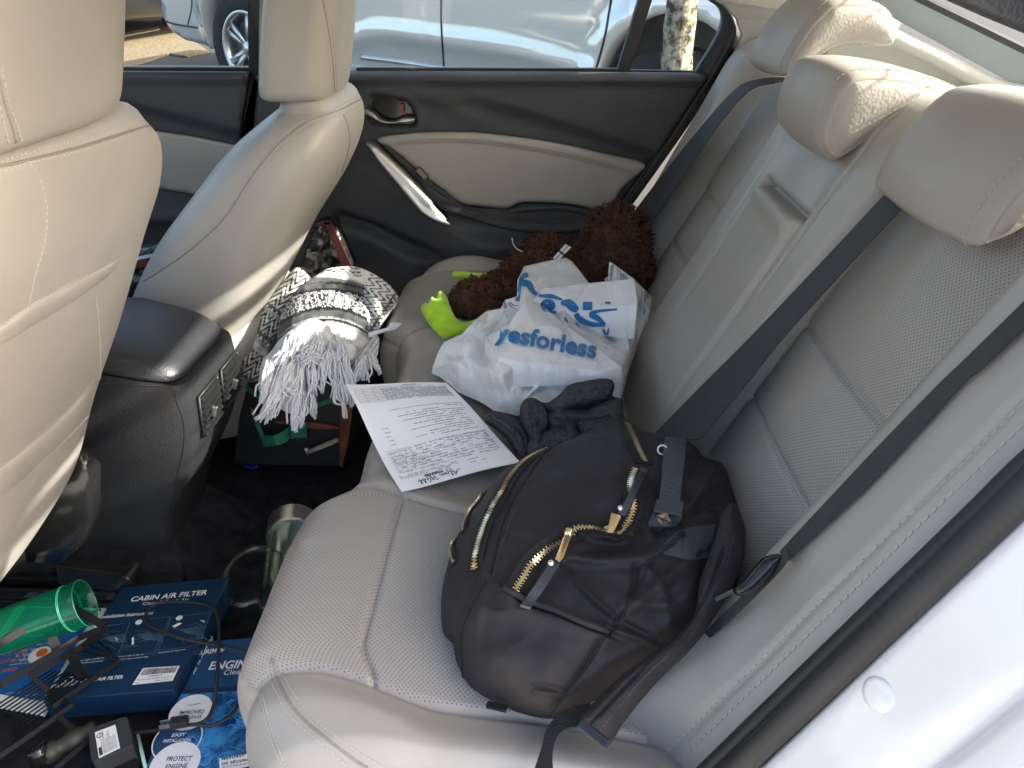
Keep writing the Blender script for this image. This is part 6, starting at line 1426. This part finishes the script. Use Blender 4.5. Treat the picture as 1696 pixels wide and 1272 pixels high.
film_bag('tote_bag', 'shiny black tote bag with dark red edging standing upright behind the passenger seat', [(520, 372), (545, 367), (566, 405), (582, 445), (560, 470), (500, 470), (497, 440), (512, 400)], 0.62, 0.10, [([(536, 368), (552, 402), (566, 440)], [(547, 367), (564, 402), (584, 446)], 'maroon'), ([(520, 371), (546, 366)], [(520, 375), (548, 371)], 'maroon')])
M['pale_tape'] = mat('pale blue tape', (0.45, 0.55, 0.58), 0.5)
film_bag('tote_bag', 'black crinkled tote bag with pale blue rim on the passenger seat, between the front seats', [(200, 430), (285, 414), (300, 440), (270, 520), (180, 520)], 0.30, 0.15, [([(200, 432), (240, 424), (285, 416)], [(200, 436), (240, 428), (285, 420)], 'pale_tape'), ([(200, 436), (240, 428), (285, 420)], [(200, 452), (240, 442), (280, 432)], 'maroon')])

# ------------------------------------------------------------------ glass mug with steel lid
M['clear'] = clear('clear glass', (0.86, 0.92, 0.90), 1.0, 1.5, 0.03)
mg = thing('glass_mug', 'clear glass mug with steel lid tucked against the front of the near seat cushion', 'mug', (-0.135, 0.575, 0.0))
mc = np.array((-0.225, 0.61, 0.050)); ma = np.array((1.0, 0.22, 0.0)); ma /= np.linalg.norm(ma); ms = np.array((-ma[1], ma[0], 0))
b = MB(); b.lathe(mc, ma, [(0, 0.0), (0.036, 0.0), (0.040, 0.004), (0.043, 0.06), (0.043, 0.20), (0.041, 0.20), (0.041, 0.06), (0.037, 0.008), (0, 0.008)], 48); mb_ = b.build('mug_body', M['clear'], mg, autos=40)
b = MB(); b.lathe(mc, ma, [(0, 0.250), (0.045, 0.250), (0.0475, 0.247), (0.0475, 0.206), (0.0455, 0.203), (0, 0.203)], 56); b.build('lid', M['steel'], mg, autos=30)
b = MB(); hp = spline([(0.041, 0.165), (0.062, 0.172), (0.090, 0.155), (0.106, 0.110), (0.098, 0.062), (0.070, 0.034), (0.041, 0.040)], 8); b.tube(np.array([mc + ma * z + ms * r + np.array((0, 0, 0.012)) for r, z in hp]), 0.0078, 14); b.build('handle', M['clear'], mg)

# ------------------------------------------------------------------ filter boxes
M['box_blue'] = mat('navy printed card', (0.006, 0.030, 0.075), 0.36, 0, 0.5, (60, 0.06), (5, 0.10), rvar=(9, 0.06))
M['box_blue2'] = mat('blue printed card', (0.010, 0.060, 0.145), 0.36, 0, 0.5, (60, 0.06), (5, 0.08))
M['print_white'] = mat('white print', (0.78, 0.78, 0.78), 0.5)
M['print_pale'] = mat('pale blue line print', (0.16, 0.25, 0.33), 0.5)
M['label_white'] = mat('white sticker', (0.80, 0.80, 0.78), 0.5)
def carton(name, label, top_px, z, hgt, bev=0.0012):
    t = thing(name, label, 'box', tuple(np.mean([onZ(x, y, 0) for x, y in top_px], 0)))
    T = [onZ(x, y, z) for x, y in top_px]; b = MB(); V = T + [p - np.array((0, 0, hgt)) for p in T]
    c = np.mean(T, 0); b.add(V, [(0, 1, 2, 3) if np.cross(T[1] - T[0], T[2] - T[0])[2] > 0 else (3, 2, 1, 0), (7, 6, 5, 4), (0, 4, 5, 1), (1, 5, 6, 2), (2, 6, 7, 3), (3, 7, 4, 0)])
    o = b.build('carton', M['box_blue'], t, bevel=bev, smoothed=False); bm = bmesh.new(); bm.from_mesh(o.data); bmesh.ops.recalc_face_normals(bm, faces=bm.faces[:]); bm.to_mesh(o.data); bm.free(); return t, o, T
ZC = 0.062
ct, cbx, T = carton('filter_box', 'navy cabin air filter carton with white lettering and a barcode sticker on the floor', [(203, 972), (382, 956), (287, 1143), (71, 1160)], ZC, 0.042)
Z1 = lambda x, y: onZ(x, y, ZC)
z6 = lambda x, y: (x / 3.244, 880 + y / 3.244)
def tz(mb, body, p0, p1, up, zf=Z1, **k):
    P0, P1 = zf(*p0), zf(*p1); U = zf(p0[0] + up[0], p0[1] + up[1]) - P0; text_px(mb, body, P0, P1, U, **k)
b = MB(); g = MB(); upc = (22, -45)
tz(b, 'CABIN AIR FILTER', (216, 997), (342, 985), upc, bold=0.02, shear=0.12, aspect=1.0)
tz(b, 'Clean & Fresh Air', (236, 1003), (312, 995), upc, aspect=0.95)
tz(b, 'Installation Instructions', (165, 1025), (253, 1018), upc, bold=0.01, shear=0.2, aspect=1.15)
tz(b, 'CABIN AIR FILTER', (132, 1131), (203, 1124), upc, bold=0.02, shear=0.15, aspect=1.1)
tz(b, 'KURIMUP', (88, 1140), (130, 1134), upc, bold=0.03, shear=0.2, aspect=1.2)
for t_, a, c in (('the new cabin air filter by', (196, 1089), (238, 1085)), ('airflow direction above mark', (198, 1094), (245, 1089)), ('Reassemble the back cover', (262, 1083), (308, 1077)), ('Turn right and lift the', (130, 1096), (172, 1091)), ('glove box and remove', (131, 1100), (170, 1096))): tz(b, t_, a, c, upc, shear=0.1)
def pline(mb, pts, wd, zf=Z1, lift=0.0009):
    P = np.array([zf(*p) for p in pts]); T = np.gradient(P, axis=0); T /= np.linalg.norm(T, axis=1)[:, None] + 1e-9; S = np.stack([-T[:, 1], T[:, 0], T[:, 2] * 0], 1) * wd / 2; n = len(P)
    mb.add(np.vstack([P + S + (0, 0, lift), P - S + (0, 0, lift)]), [(i, n + i, n + i + 1, i + 1) for i in range(n - 1)])
def pdisc(mb, x, y, r, zf=Z1, lift=0.0008, r2=None):
    c = zf(x, y); a = np.linspace(0, 2 * math.pi, 36, endpoint=False); P = np.stack([c[0] + r * np.cos(a), c[1] + r * np.sin(a), np.full(36, c[2] + lift)], 1)
    if r2 is None: mb.add(P, [tuple(range(36))])
    else: Q = np.stack([c[0] + r2 * np.cos(a), c[1] + r2 * np.sin(a), np.full(36, c[2] + lift)], 1); mb.add(np.vstack([P, Q]), [(i, 18 * 2 + i, 36 + (i + 1) % 36, (i + 1) % 36) for i in range(36)])
for x, y in ((162, 1036), (230, 1031), (297, 1024)): pdisc(b, x, y, 0.0052)
for pts in ([(150, 1042), (200, 1034), (216, 1030), (196, 1085)], [(222, 1028), (282, 1022), (255, 1082), (200, 1088)], [(284, 1024), (349, 1014), (330, 1070), (262, 1078), (284, 1024)]): pline(g, pts, 0.0006)
rq = random.Random(11)
for ox, oy in ((185, 1060), (245, 1058), (312, 1048)):
    for k in range(9):
        x, y = ox + rq.uniform(-26, 18), oy + rq.uniform(-14, 14); pline(g, [(x, y), (x + rq.uniform(8, 26), y - rq.uniform(-2, 6)), (x + rq.uniform(14, 30), y + rq.uniform(-6, 8))], 0.0005)
    for k in range(10): pline(g, [(ox - 14 + k * 1.2, oy - 4 + k * 0.6), (ox + 22 + k * 0.4, oy - 9 + k * 1.6)], 0.00035)
for q in ([(219, 1062), (218, 1058), (222, 1055), (222, 1068), (218, 1068)], [(190, 1056), (195, 1058), (194, 1064)], [(285, 1038), (296, 1032), (302, 1033), (290, 1040)], [(331, 1028), (338, 1028), (340, 1032)]): 
    b.add([Z1(*p) + (0, 0, 0.0009) for p in q], [tuple(range(len(q)))])
pdisc(b, 115, 1127, 0.0062, r2=0.0042)
g.build('line_drawing', M['print_pale'], cbx, smoothed=False); b.build('lettering', M['print_white'], cbx, smoothed=False)
b = MB(); q = [(237, 1107), (298, 1103), (286, 1128), (219, 1135)]; b.add([Z1(*p) + (0, 0, 0.0006) for p in q] , [(0, 3, 2, 1)]); st = b.build('sticker', M['label_white'], cbx, smoothed=False)
b = MB(); Q = [np.array(p, float) for p in q]
def inq(s, t): return tuple((Q[0] * (1 - s) + Q[1] * s) * (1 - t) + (Q[3] * (1 - s) + Q[2] * s) * t)
s = 0.06
while s < 0.94:
    w_ = rq.choice((0.006, 0.010, 0.016)); b.add([Z1(*inq(*p)) + (0, 0, 0.0011) for p in ((s, 0.08), (s + w_, 0.08), (s + w_, 0.45), (s, 0.45))], [(0, 3, 2, 1)]); s += w_ + rq.choice((0.006, 0.010, 0.014))
tz(b, 'X0048AL0TR', inq(0.32, 0.60), inq(0.66, 0.60), upc, lift=0.0011); tz(b, 'Kurimup Cabin Air Filter KCF11811A', inq(0.06, 0.76), inq(0.94, 0.76), upc, lift=0.0011); tz(b, 'Made in China', inq(0.55, 0.92), inq(0.88, 0.92), upc, lift=0.0011); tz(b, 'New', inq(0.05, 0.92), inq(0.14, 0.92), upc, lift=0.0011)
b.build('print', M['ink'], st, smoothed=False)
# lettering on the right hand end of the carton
p0, p1 = Z1(372, 985), Z1(293, 1140); e0 = p0 * 0.62 + p1 * 0.38; e1 = p0 * 0.22 + p1 * 0.78; b = MB(); text_px(b, 'KURIMUP', e0 - (0, 0.001, 0.030), e1 - (0, 0.001, 0.030), (0, 0, 1), bold=0.03, shear=0.1, lift=0.002); b.build('lettering', M['print_white'], cbx, smoothed=False)

ZE = 0.040
M['engine_print'] = noise_mix('blue engine picture', (0.006, 0.045, 0.16), (0.05, 0.26, 0.55), 38, 0.40, 0.60, 0.35, (60, 0.05), 10)
et, ebx, T = carton('filter_box', 'engine air filter carton with a bright blue engine picture, partly under the near seat', [(340, 1062), (522, 1047), (470, 1330), (212, 1330)], ZE, 0.036)
Z2 = lambda x, y: onZ(x, y, ZE)
b = MB(); q = [(300, 1150), (480, 1140), (478, 1328), (214, 1329)]; b.add([Z2(*p) + (0, 0, 0.0006) for p in q], [(0, 3, 2, 1)]); b.build('engine_picture', M['engine_print'], ebx, smoothed=False)
b = MB(); q = [(340, 1063), (520, 1049), (512, 1128), (306, 1142)]; b.add([Z2(*p) + (0, 0, 0.0005) for p in q], [(0, 3, 2, 1)]); b.build('header_panel', M['box_blue2'], ebx, smoothed=False)
g = MB(); rq = random.Random(5)                                     # drawn engine parts
for k in range(46):
    x, y = rq.uniform(285, 440), rq.uniform(1165, 1262); a = rq.uniform(-0.7, 0.5); l = rq.uniform(8, 34); w2 = rq.uniform(0.0008, 0.003)
    pline(g, [(x, y), (x + l * math.cos(a) * 0.5, y + l * math.sin(a) * 0.5), (x + l * math.cos(a), y + l * math.sin(a))], w2 * 0.5, Z2, 0.0010)
for k in range(12):
    x, y = rq.uniform(300, 430), rq.uniform(1175, 1262); r = rq.uniform(6, 16); a0 = rq.uniform(0, 6)
    pline(g, [(x + r * math.cos(a0 + q_), y + 0.8 * r * math.sin(a0 + q_)) for q_ in np.linspace(0, 4.4, 14)], rq.uniform(0.0008, 0.0022), Z2, 0.0008 + 0.00005 * k)
for a in np.linspace(0, 2 * math.pi, 18, endpoint=False): pline(g, [(322 + 5 * math.cos(a), 1225 + 5 * math.sin(a)), (322 + 16 * math.cos(a), 1225 + 13 * math.sin(a))], 0.0009, Z2, 0.0010)
M['engine_line'] = mat('light blue engine highlights', (0.05, 0.30, 0.62), 0.4)
g.build('engine_drawing', M['engine_line'], ebx, smoothed=False)
b = MB(); up2 = (20, -45)
tz(b, 'ENGINE AIR FILTER', (345, 1110), (520, 1100), up2, Z2, bold=0.02, shear=0.12, lift=0.0012, aspect=1.15); tz(b, 'Clean & Fresh Air', (370, 1119), (480, 1111), up2, Z2, lift=0.0012); tz(b, 'KURIMUP', (324, 1086), (373, 1080), up2, Z2, bold=0.03, shear=0.1, lift=0.0012, aspect=1.2)
pdisc(b, 294, 1226, 0.0335, Z2, 0.0012, 0.0318); pdisc(b, 290, 1266, 0.0330, Z2, 0.0014); pdisc(b, 316, 1180, 0.0300, Z2, 0.0010)
M['box_navy'] = mat('navy print', (0.008, 0.05, 0.14), 0.4); n_ = MB(); pdisc(n_, 294, 1226, 0.0318, Z2, 0.0009)
tz(b, 'EASY', (284, 1222), (308, 1220), up2, Z2, bold=0.02, shear=0.1, lift=0.0016, aspect=0.9); tz(b, 'INSTALLATION', (270, 1231), (315, 1229), up2, Z2, bold=0.015, shear=0.1, lift=0.0016, aspect=1.3)
tz(n_, 'PROTECT', (275, 1262), (317, 1261), up2, Z2, bold=0.015, shear=0.1, lift=0.0019, aspect=1.2); tz(n_, 'ENGINE', (273, 1275), (310, 1273), up2, Z2, bold=0.015, shear=0.1, lift=0.0019, aspect=1.15)
tz(n_, 'IMPROVED', (296, 1185), (338, 1182), up2, Z2, bold=0.015, shear=0.1, lift=0.0016, aspect=1.15); tz(n_, 'MILEAGE', (304, 1192), (334, 1190), up2, Z2, bold=0.01, shear=0.1, lift=0.0016, aspect=1.1)
b.build('lettering', M['print_white'], ebx, smoothed=False); n_.build('navy_print', M['box_navy'], ebx, smoothed=False)

# ------------------------------------------------------------------ blue booklet, green tumbler
M['book_blue'] = mat('bright blue print', (0.015, 0.11, 0.36), 0.4, 0, 0.5, None, (5, 0.06)); M['orange'] = mat('orange print', (0.62, 0.13, 0.04), 0.5)
ZBk = 0.022; Z3 = lambda x, y: onZ(x, y, ZBk)
bk = thing('booklet', 'bright blue booklet with orange upside down lettering under the green tumbler', 'booklet', tuple(Z3(70, 1090)))
q = [(40, 983), (178, 1004), (72, 1181), (-70, 1155)]; b = MB(); b.prism([Z3(*p) for p in q], (0, 0, -0.008)); pages = b.build('pages', M['label_white'], bk, smoothed=False)
b = MB(); b.add([Z3(*p) + (0, 0, 0.0006) for p in ((44, 1006), (160, 1012), (70, 1162), (-60, 1140))], [(0, 3, 2, 1)]); b.build('cover_print', M['book_blue'], pages, smoothed=False)
b = MB(); 
for t_, p0, p1 in (('CAN BE', (30, 1104), (-12, 1111)), ('YOU DON', (36, 1098), (-14, 1105)), ('TO LIVE', (48, 1092), (-8, 1100))): 
    dy = {'C': 9, 'Y': 0, 'T': -10}[t_[0]]; tz(b, t_, (p0[0], p0[1] + dy - 8), (p1[0], p1[1] + dy - 8), (-6, 16), Z3, bold=0.03, lift=0.0011, aspect=1.0)
pdisc(b, 70, 1082, 0.0085, Z3, 0.0016); b.build('orange_print', M['orange'], pages, smoothed=False)
b = MB(); pdisc(b, 66, 1085, 0.0165, Z3, 0.0010)
rq = random.Random(9)
for k in range(7): tz(b, 'low risk, normal power'[:rq.randint(9, 22)], (100 - k * 6, 1048 + k * 8), (52 - k * 6, 1053 + k * 8), (-4, 12), Z3, lift=0.0011)
for x, y in ((20, 1146), (48, 1150)): tz(b, 'OK  ONLY', (x + 14, y), (x - 8, y + 2), (-4, 12), Z3, lift=0.0011)
b.build('white_print', M['print_white'], pages, smoothed=False)
b = MB(); pline(b, [(22, 994), (34, 987), (44, 990)], 0.006, Z3, 0.0010); pline(b, [(160, 1012), (165, 1008), (166, 1013)], 0.004, Z3, 0.0010); b.build('logo', M['book_blue'], pages, smoothed=False)

M['green_clear'] = clear('green clear plastic', (0.22, 0.80, 0.62), 0.85, 1.45, 0.05)
t_ = M['green_clear'].node_tree; o_ = [n for n in t_.nodes if n.type == 'OUTPUT_MATERIAL'][0]; src = o_.inputs[0].links[0].from_socket
tl = t_.nodes.new('ShaderNodeBsdfTranslucent'); tl.inputs[0].default_value = (0.03, 0.50, 0.33, 1); df = t_.nodes.new('ShaderNodeBsdfDiffuse'); df.inputs[0].default_value = (0.02, 0.36, 0.24, 1)
m1 = t_.nodes.new('ShaderNodeMixShader'); m2 = t_.nodes.new('ShaderNodeMixShader'); m2.inputs[0].default_value = 0.13
t_.links.new(tl.outputs[0], m1.inputs[1]); t_.links.new(df.outputs[0], m1.inputs[2]); t_.links.new(src, m2.inputs[1]); t_.links.new(m1.outputs[0], m2.inputs[2]); t_.links.new(m2.outputs[0], o_.inputs[0])
tm = thing('tumbler', 'translucent green plastic tumbler lying on its side on the blue booklet', 'tumbler', (-0.3, 0.95, 0.03))
c0 = onP(142, 998, CAM + ray(142, 998) * 1.085, FW); c1 = CAM + ray(-60, 1070) * 1.06; ax_ = c1 - c0; L_ = np.linalg.norm(ax_)
b = MB(); b.lathe(c0, ax_, [(0.0345, 0), (0.0350, 0.001), (0.0345, 0.03), (0.0335, L_ * 0.6), (0.031, L_), (0, L_), (0, L_ - 0.004), (0.029, L_ - 0.004), (0.0315, L_ * 0.6), (0.0325, 0.03), (0.0332, 0.001), (0.0345, 0)], 56); tmb = b.build('cup', M['green_clear'], tm)
b = MB(); ua = np.cross(ax_, (0, 0, 1)); ua /= np.linalg.norm(ua); va = np.cross(ax_ / L_, ua)
for z_, r in ((0.001, 0.0350), (0.022, 0.0347), (0.024, 0.0347)): b.tube([c0 + ax_ / L_ * z_ + r * (ua * math.cos(t) + va * math.sin(t)) for t in np.linspace(0, 2 * math.pi, 48, endpoint=False)], 0.0005, 6, closed=True)
M['green_edge'] = mat('green plastic rim', (0.03, 0.22, 0.15), 0.3); b.build('rim', M['green_edge'], tmb)

# ------------------------------------------------------------------ black wire rack
M['wire_black'] = mat('black coated steel', (0.007, 0.007, 0.008), 0.6, 0, 0.15)
rk = thing('wire_rack', 'black metal wire rack standing across the booklet and the cabin filter carton', 'rack', (-0.45, 0.9, 0.0))
def P5(x, y, z): return onZ(x / 6.057, 940 + y / 6.057, z)
def P8(x, y, z): return onZ(x / 6.52, 1080 + y / 6.52, z)
def flatbar(name, segs, wd, th, parent):
    b = MB()
    for P in segs:
        P = np.array(P)
        for a, c in zip(P[:-1], P[1:]):
            t = c - a; l = np.linalg.norm(t); t /= l; n_ = (CAM - a) / np.linalg.norm(CAM - a); s_ = np.cross(n_, t); s_ /= np.linalg.norm(s_); n2 = np.cross(t, s_); b.box((a + c) / 2, (t, s_, n2), (l / 2 + wd * 0.3, wd * 0.75, th / 2))
    return b.build(name, M['wire_black'], parent, bevel=0.0006, smoothed=False)
zt, zl, zb = 0.165, 0.125, 0.075
flatbar('rim_bar', [[P5(-260, 900, zt), P5(0, 765, zt), P5(430, 505, zt), P5(640, 375, zt), P5(700, 385, zt), P5(1050, 590, zt - 0.02)]], 0.0075, 0.003, rk)
flatbar('upright', [[P5(445, 510, zt), P5(565, 810, zl)]], 0.0085, 0.003, rk)
flatbar('upright', [[P5(715, 870, zl), P5(830, 1110, zb)]], 0.0085, 0.003, rk)
flatbar('lower_bar', [[P5(-200, 1270, zl), P5(0, 1185, zl), P5(580, 840, zl), P5(790, 705, zl), P5(1055, 600, zt - 0.02)], [P5(310, 1080, zl - 0.02), P5(560, 940, zl - 0.02), P5(830, 790, zl - 0.02), P5(1060, 610, zt - 0.02)]], 0.0062, 0.003, rk)
flatbar('base_bar', [[P5(1190, 940, zb), P5(830, 1190, zb), P5(540, 1390, zb)], [P8(330, 250, zl - 0.02), P8(520, 420, zb), P8(780, 575, zb), P8(400, 850, zb), P8(-80, 1180, zb)], [P8(640, 700, zb), P8(950, 960, zb - 0.02), P8(600, 1260, zb - 0.02)], [P8(520, 420, zb), P8(640, 680, zb - 0.02)]], 0.0046, 0.003, rk)
b = MB()
for k in range(10):
    o = k * 62; b.tube([P8(-60 + o * 0.62, 590 + o * 0.33, zb), P8(560 + o * 0.75, 190 + o * 0.02 + 8 * k, zb)], 0.0013, 6)
for a, c in (((800, 830), (1180, 930)), ((880, 770), (1160, 900)), ((980, 740), (1180, 915)), ((1075, 790), (1150, 900))): b.tube([P5(*a, zb + 0.01), P5(*c, zb + 0.005)], 0.0012, 6)
b.build('grid_wires', M['wire_black'], rk)
# coiled black hose and fittings among the dark clutter at the corner
M['olive'] = mat('dull olive plastic', (0.028, 0.028, 0.022), 0.55)
cl = thing('pump_fitting', 'black and olive pump fitting half hidden beneath the wire rack', 'fitting', tuple(P8(560, 1080, 0.03)))
b = MB(); b.lathe(P8(460, 1130, 0.05), P8(820, 930, 0.055) - P8(460, 1130, 0.05), [(0, 0), (0.010, 0), (0.014, 0.004), (0.014, 0.018), (0.011, 0.020), (0.011, 0.03), (0.013, 0.032), (0.013, 0.05), (0.010, 0.052), (0.010, 0.066), (0.006, 0.07), (0, 0.07)], 28); b.build('barrel', M['olive'], cl)
b = MB(); b.lathe(P8(430, 1110, 0.055), (0.3, 0.4, 0.8), [(0, 0.012), (0.012, 0.012), (0.014, 0.009), (0.014, -0.008), (0, -0.008)], 24); b.tube(spline([P8(380, 1250, 0.03), P8(350, 1200, 0.04), P8(400, 1150, 0.05), P8(500, 1100, 0.055)], 6), 0.004, 8); b.build('cap', M['black_gloss'], cl)

# ------------------------------------------------------------------ mains adapter and lead
ad = thing('power_adapter', 'black mains adapter with white rating label lying on the floor', 'power adapter', tuple(onZ(182, 1225, 0.02)))
q = spline([(147, 1216), (152, 1206), (198, 1189), (208, 1187), (213, 1194), (219, 1226), (214, 1236), (166, 1258), (155, 1262), (150, 1250)], 4, True)
ztp = 0.075; b = MB(); b.prism([onZ(x, y, ztp) for x, y in q], (0, 0, -0.045)); ab = b.build('case', M['dark2'], ad, bevel=0.003, smoothed=False)
b = MB(); lq = [(157, 1213), (191, 1200), (199, 1239), (164, 1256)]; b.add([onZ(x, y, ztp + 0.0007) for x, y in lq], [(0, 3, 2, 1)]); lab = b.build('rating_label', M['label_white'], ab, smoothed=False)
b = MB(); LQ = [np.array(p, float) for p in lq]; Za = lambda x, y: onZ(x, y, ztp)
def inl(s, t): return tuple((LQ[3] * (1 - s) + LQ[0] * s) * (1 - t) + (LQ[2] * (1 - s) + LQ[1] * s) * t)
for k in range(11):
    t = 0.25 + k * 0.065; s0 = 0.06; s1 = random.Random(k).uniform(0.5, 0.95) if k < 7 else 0.6
    tz(b, 'MODEL AC INPUT 100-240V 50/60Hz 0.5A'[:int(14 + 20 * s1)], inl(s0, t), inl(s1, t), (inl(0, t)[0] - inl(0, t + 0.1)[0], inl(0, t)[1] - inl(0, t + 0.1)[1]), Za, lift=0.0012)
b.add([Za(*inl(a, c)) + (0, 0, 0.0012) for a, c in ((0.05, 0.05), (0.36, 0.05), (0.36, 0.20), (0.05, 0.20))], [(0, 1, 2, 3)]); c = Za(*inl(0.82, 0.2)); pdisc(b, *inl(0.8, 0.2), 0.004, Za, 0.0012, 0.003)
b.build('print', M['ink'], lab, smoothed=False)
cd = [(222, 1214, .05), (247, 1211, .05), (277, 1207, .052), (310, 1201, .055), (327, 1199, .056), (344, 1189, .056), (354, 1167, .058), (359, 1127, .072), (362, 1080, .078), (361, 1028, .080), (349, 1004, .080), (308, 997, .079), (262, 999, .079), (244, 1013, .079), (244, 1031, .079), (262, 1043, .079), (308, 1059, .078), (354, 1068, .072), (392, 1077, .066), (430, 1085, .058)]
lead = thing('power_cord', 'thin black power cord looping over the two filter cartons', 'cord', tuple(onZ(300, 1100, 0.06)))  # ordinary power cord with its plug
b = MB(); b.tube(spline([onZ(x, y, z) for x, y, z in cd], 8), 0.0027, 8); b.tube(spline([onZ(x, y, z) for x, y, z in ((326, 1200, .056), (352, 1201, .053), (382, 1185, .052), (398, 1160, .05), (420, 1120, .045))], 8), 0.0027, 8); cbl = b.build('cable', M['rubber'], lead)
b = MB(); c = onZ(297, 1196, 0.060); ux = onZ(310, 1194, 0.060) - c; ux /= np.linalg.norm(ux); uy = np.cross((0, 0, 1), ux); b.box(c, (ux, uy, (0, 0, 1)), (0.012, 0.007, 0.006)); b.build('plug', M['rubber'], lead, bevel=0.002, smoothed=False)
b = MB()
for s_ in (-0.004, 0.004): b.box(c - ux * 0.018 + uy * s_, (ux, uy, (0, 0, 1)), (0.008, 0.0008, 0.0032))
b.build('prong', M['steel'], lead, smoothed=False)
M['mint'] = mat('pale mint card edge', (0.30, 0.52, 0.42), 0.5)
b = MB(); b.tube([onZ(228, 1217, 0.06), onZ(241, 1272, 0.06)], 0.0024, 6); V = b.V; tag(b.build('mint_strap', M['mint']), 'thin pale mint strip on the floor beside the adapter', 'strip')
cs = thing('card_case', 'black plastic case on the floor below the mains adapter', 'case', tuple(onZ(200, 1290, 0.02)))
b = MB(); b.prism([onZ(x, y, 0.05) for x, y in ((150, 1275), (222, 1240), (238, 1300), (165, 1345))], (0, 0, -0.04)); b.build('shell', M['black_gloss'], cs, bevel=0.003, smoothed=False)
# safety notice
nt_ = thing('safety_label', 'white and black printed safety notice strip with french lettering at the lower edge', 'label', tuple(onZ(405, 1265, 0.05)))
ZN = 0.056; Z4 = lambda x, y: onZ(x, y, ZN); b = MB(); b.prism([Z4(*p) for p in ((363, 1256), (441, 1243), (446, 1300), (366, 1310))], (0, 0, -0.003)); ns = b.build('notice', M['label_white'], nt_, smoothed=False)
b = MB(); tz(b, 'MESURES', (367, 1260), (405, 1253), (3, -14), Z4, bold=0.03, lift=0.0009, aspect=0.8, space=1.15); tz(b, 'DE SÉCURITÉ', (367, 1268), (421, 1259), (3, -14), Z4, bold=0.03, lift=0.0009, aspect=0.75, space=1.1); tz(b, 'VEUILLEZ LIRE LES INSTRUCTIONS', (367, 1273), (432, 1263), (3, -14), Z4, bold=0.01, lift=0.0009)
pline(b, [(375, 1283), (430, 1268), (444, 1300)], 0.006, Z4, 0.0009); b.build('print', M['ink'], ns, smoothed=False)
M['blackcard'] = M['black_gloss']; b = MB(); b.prism([onZ(x, y, 0.052) for x, y in ((440, 1244), (470, 1240), (480, 1330), (446, 1330))], (0, 0, -0.010)); b.build('case_edge', M['black_gloss'], nt_, smoothed=False)
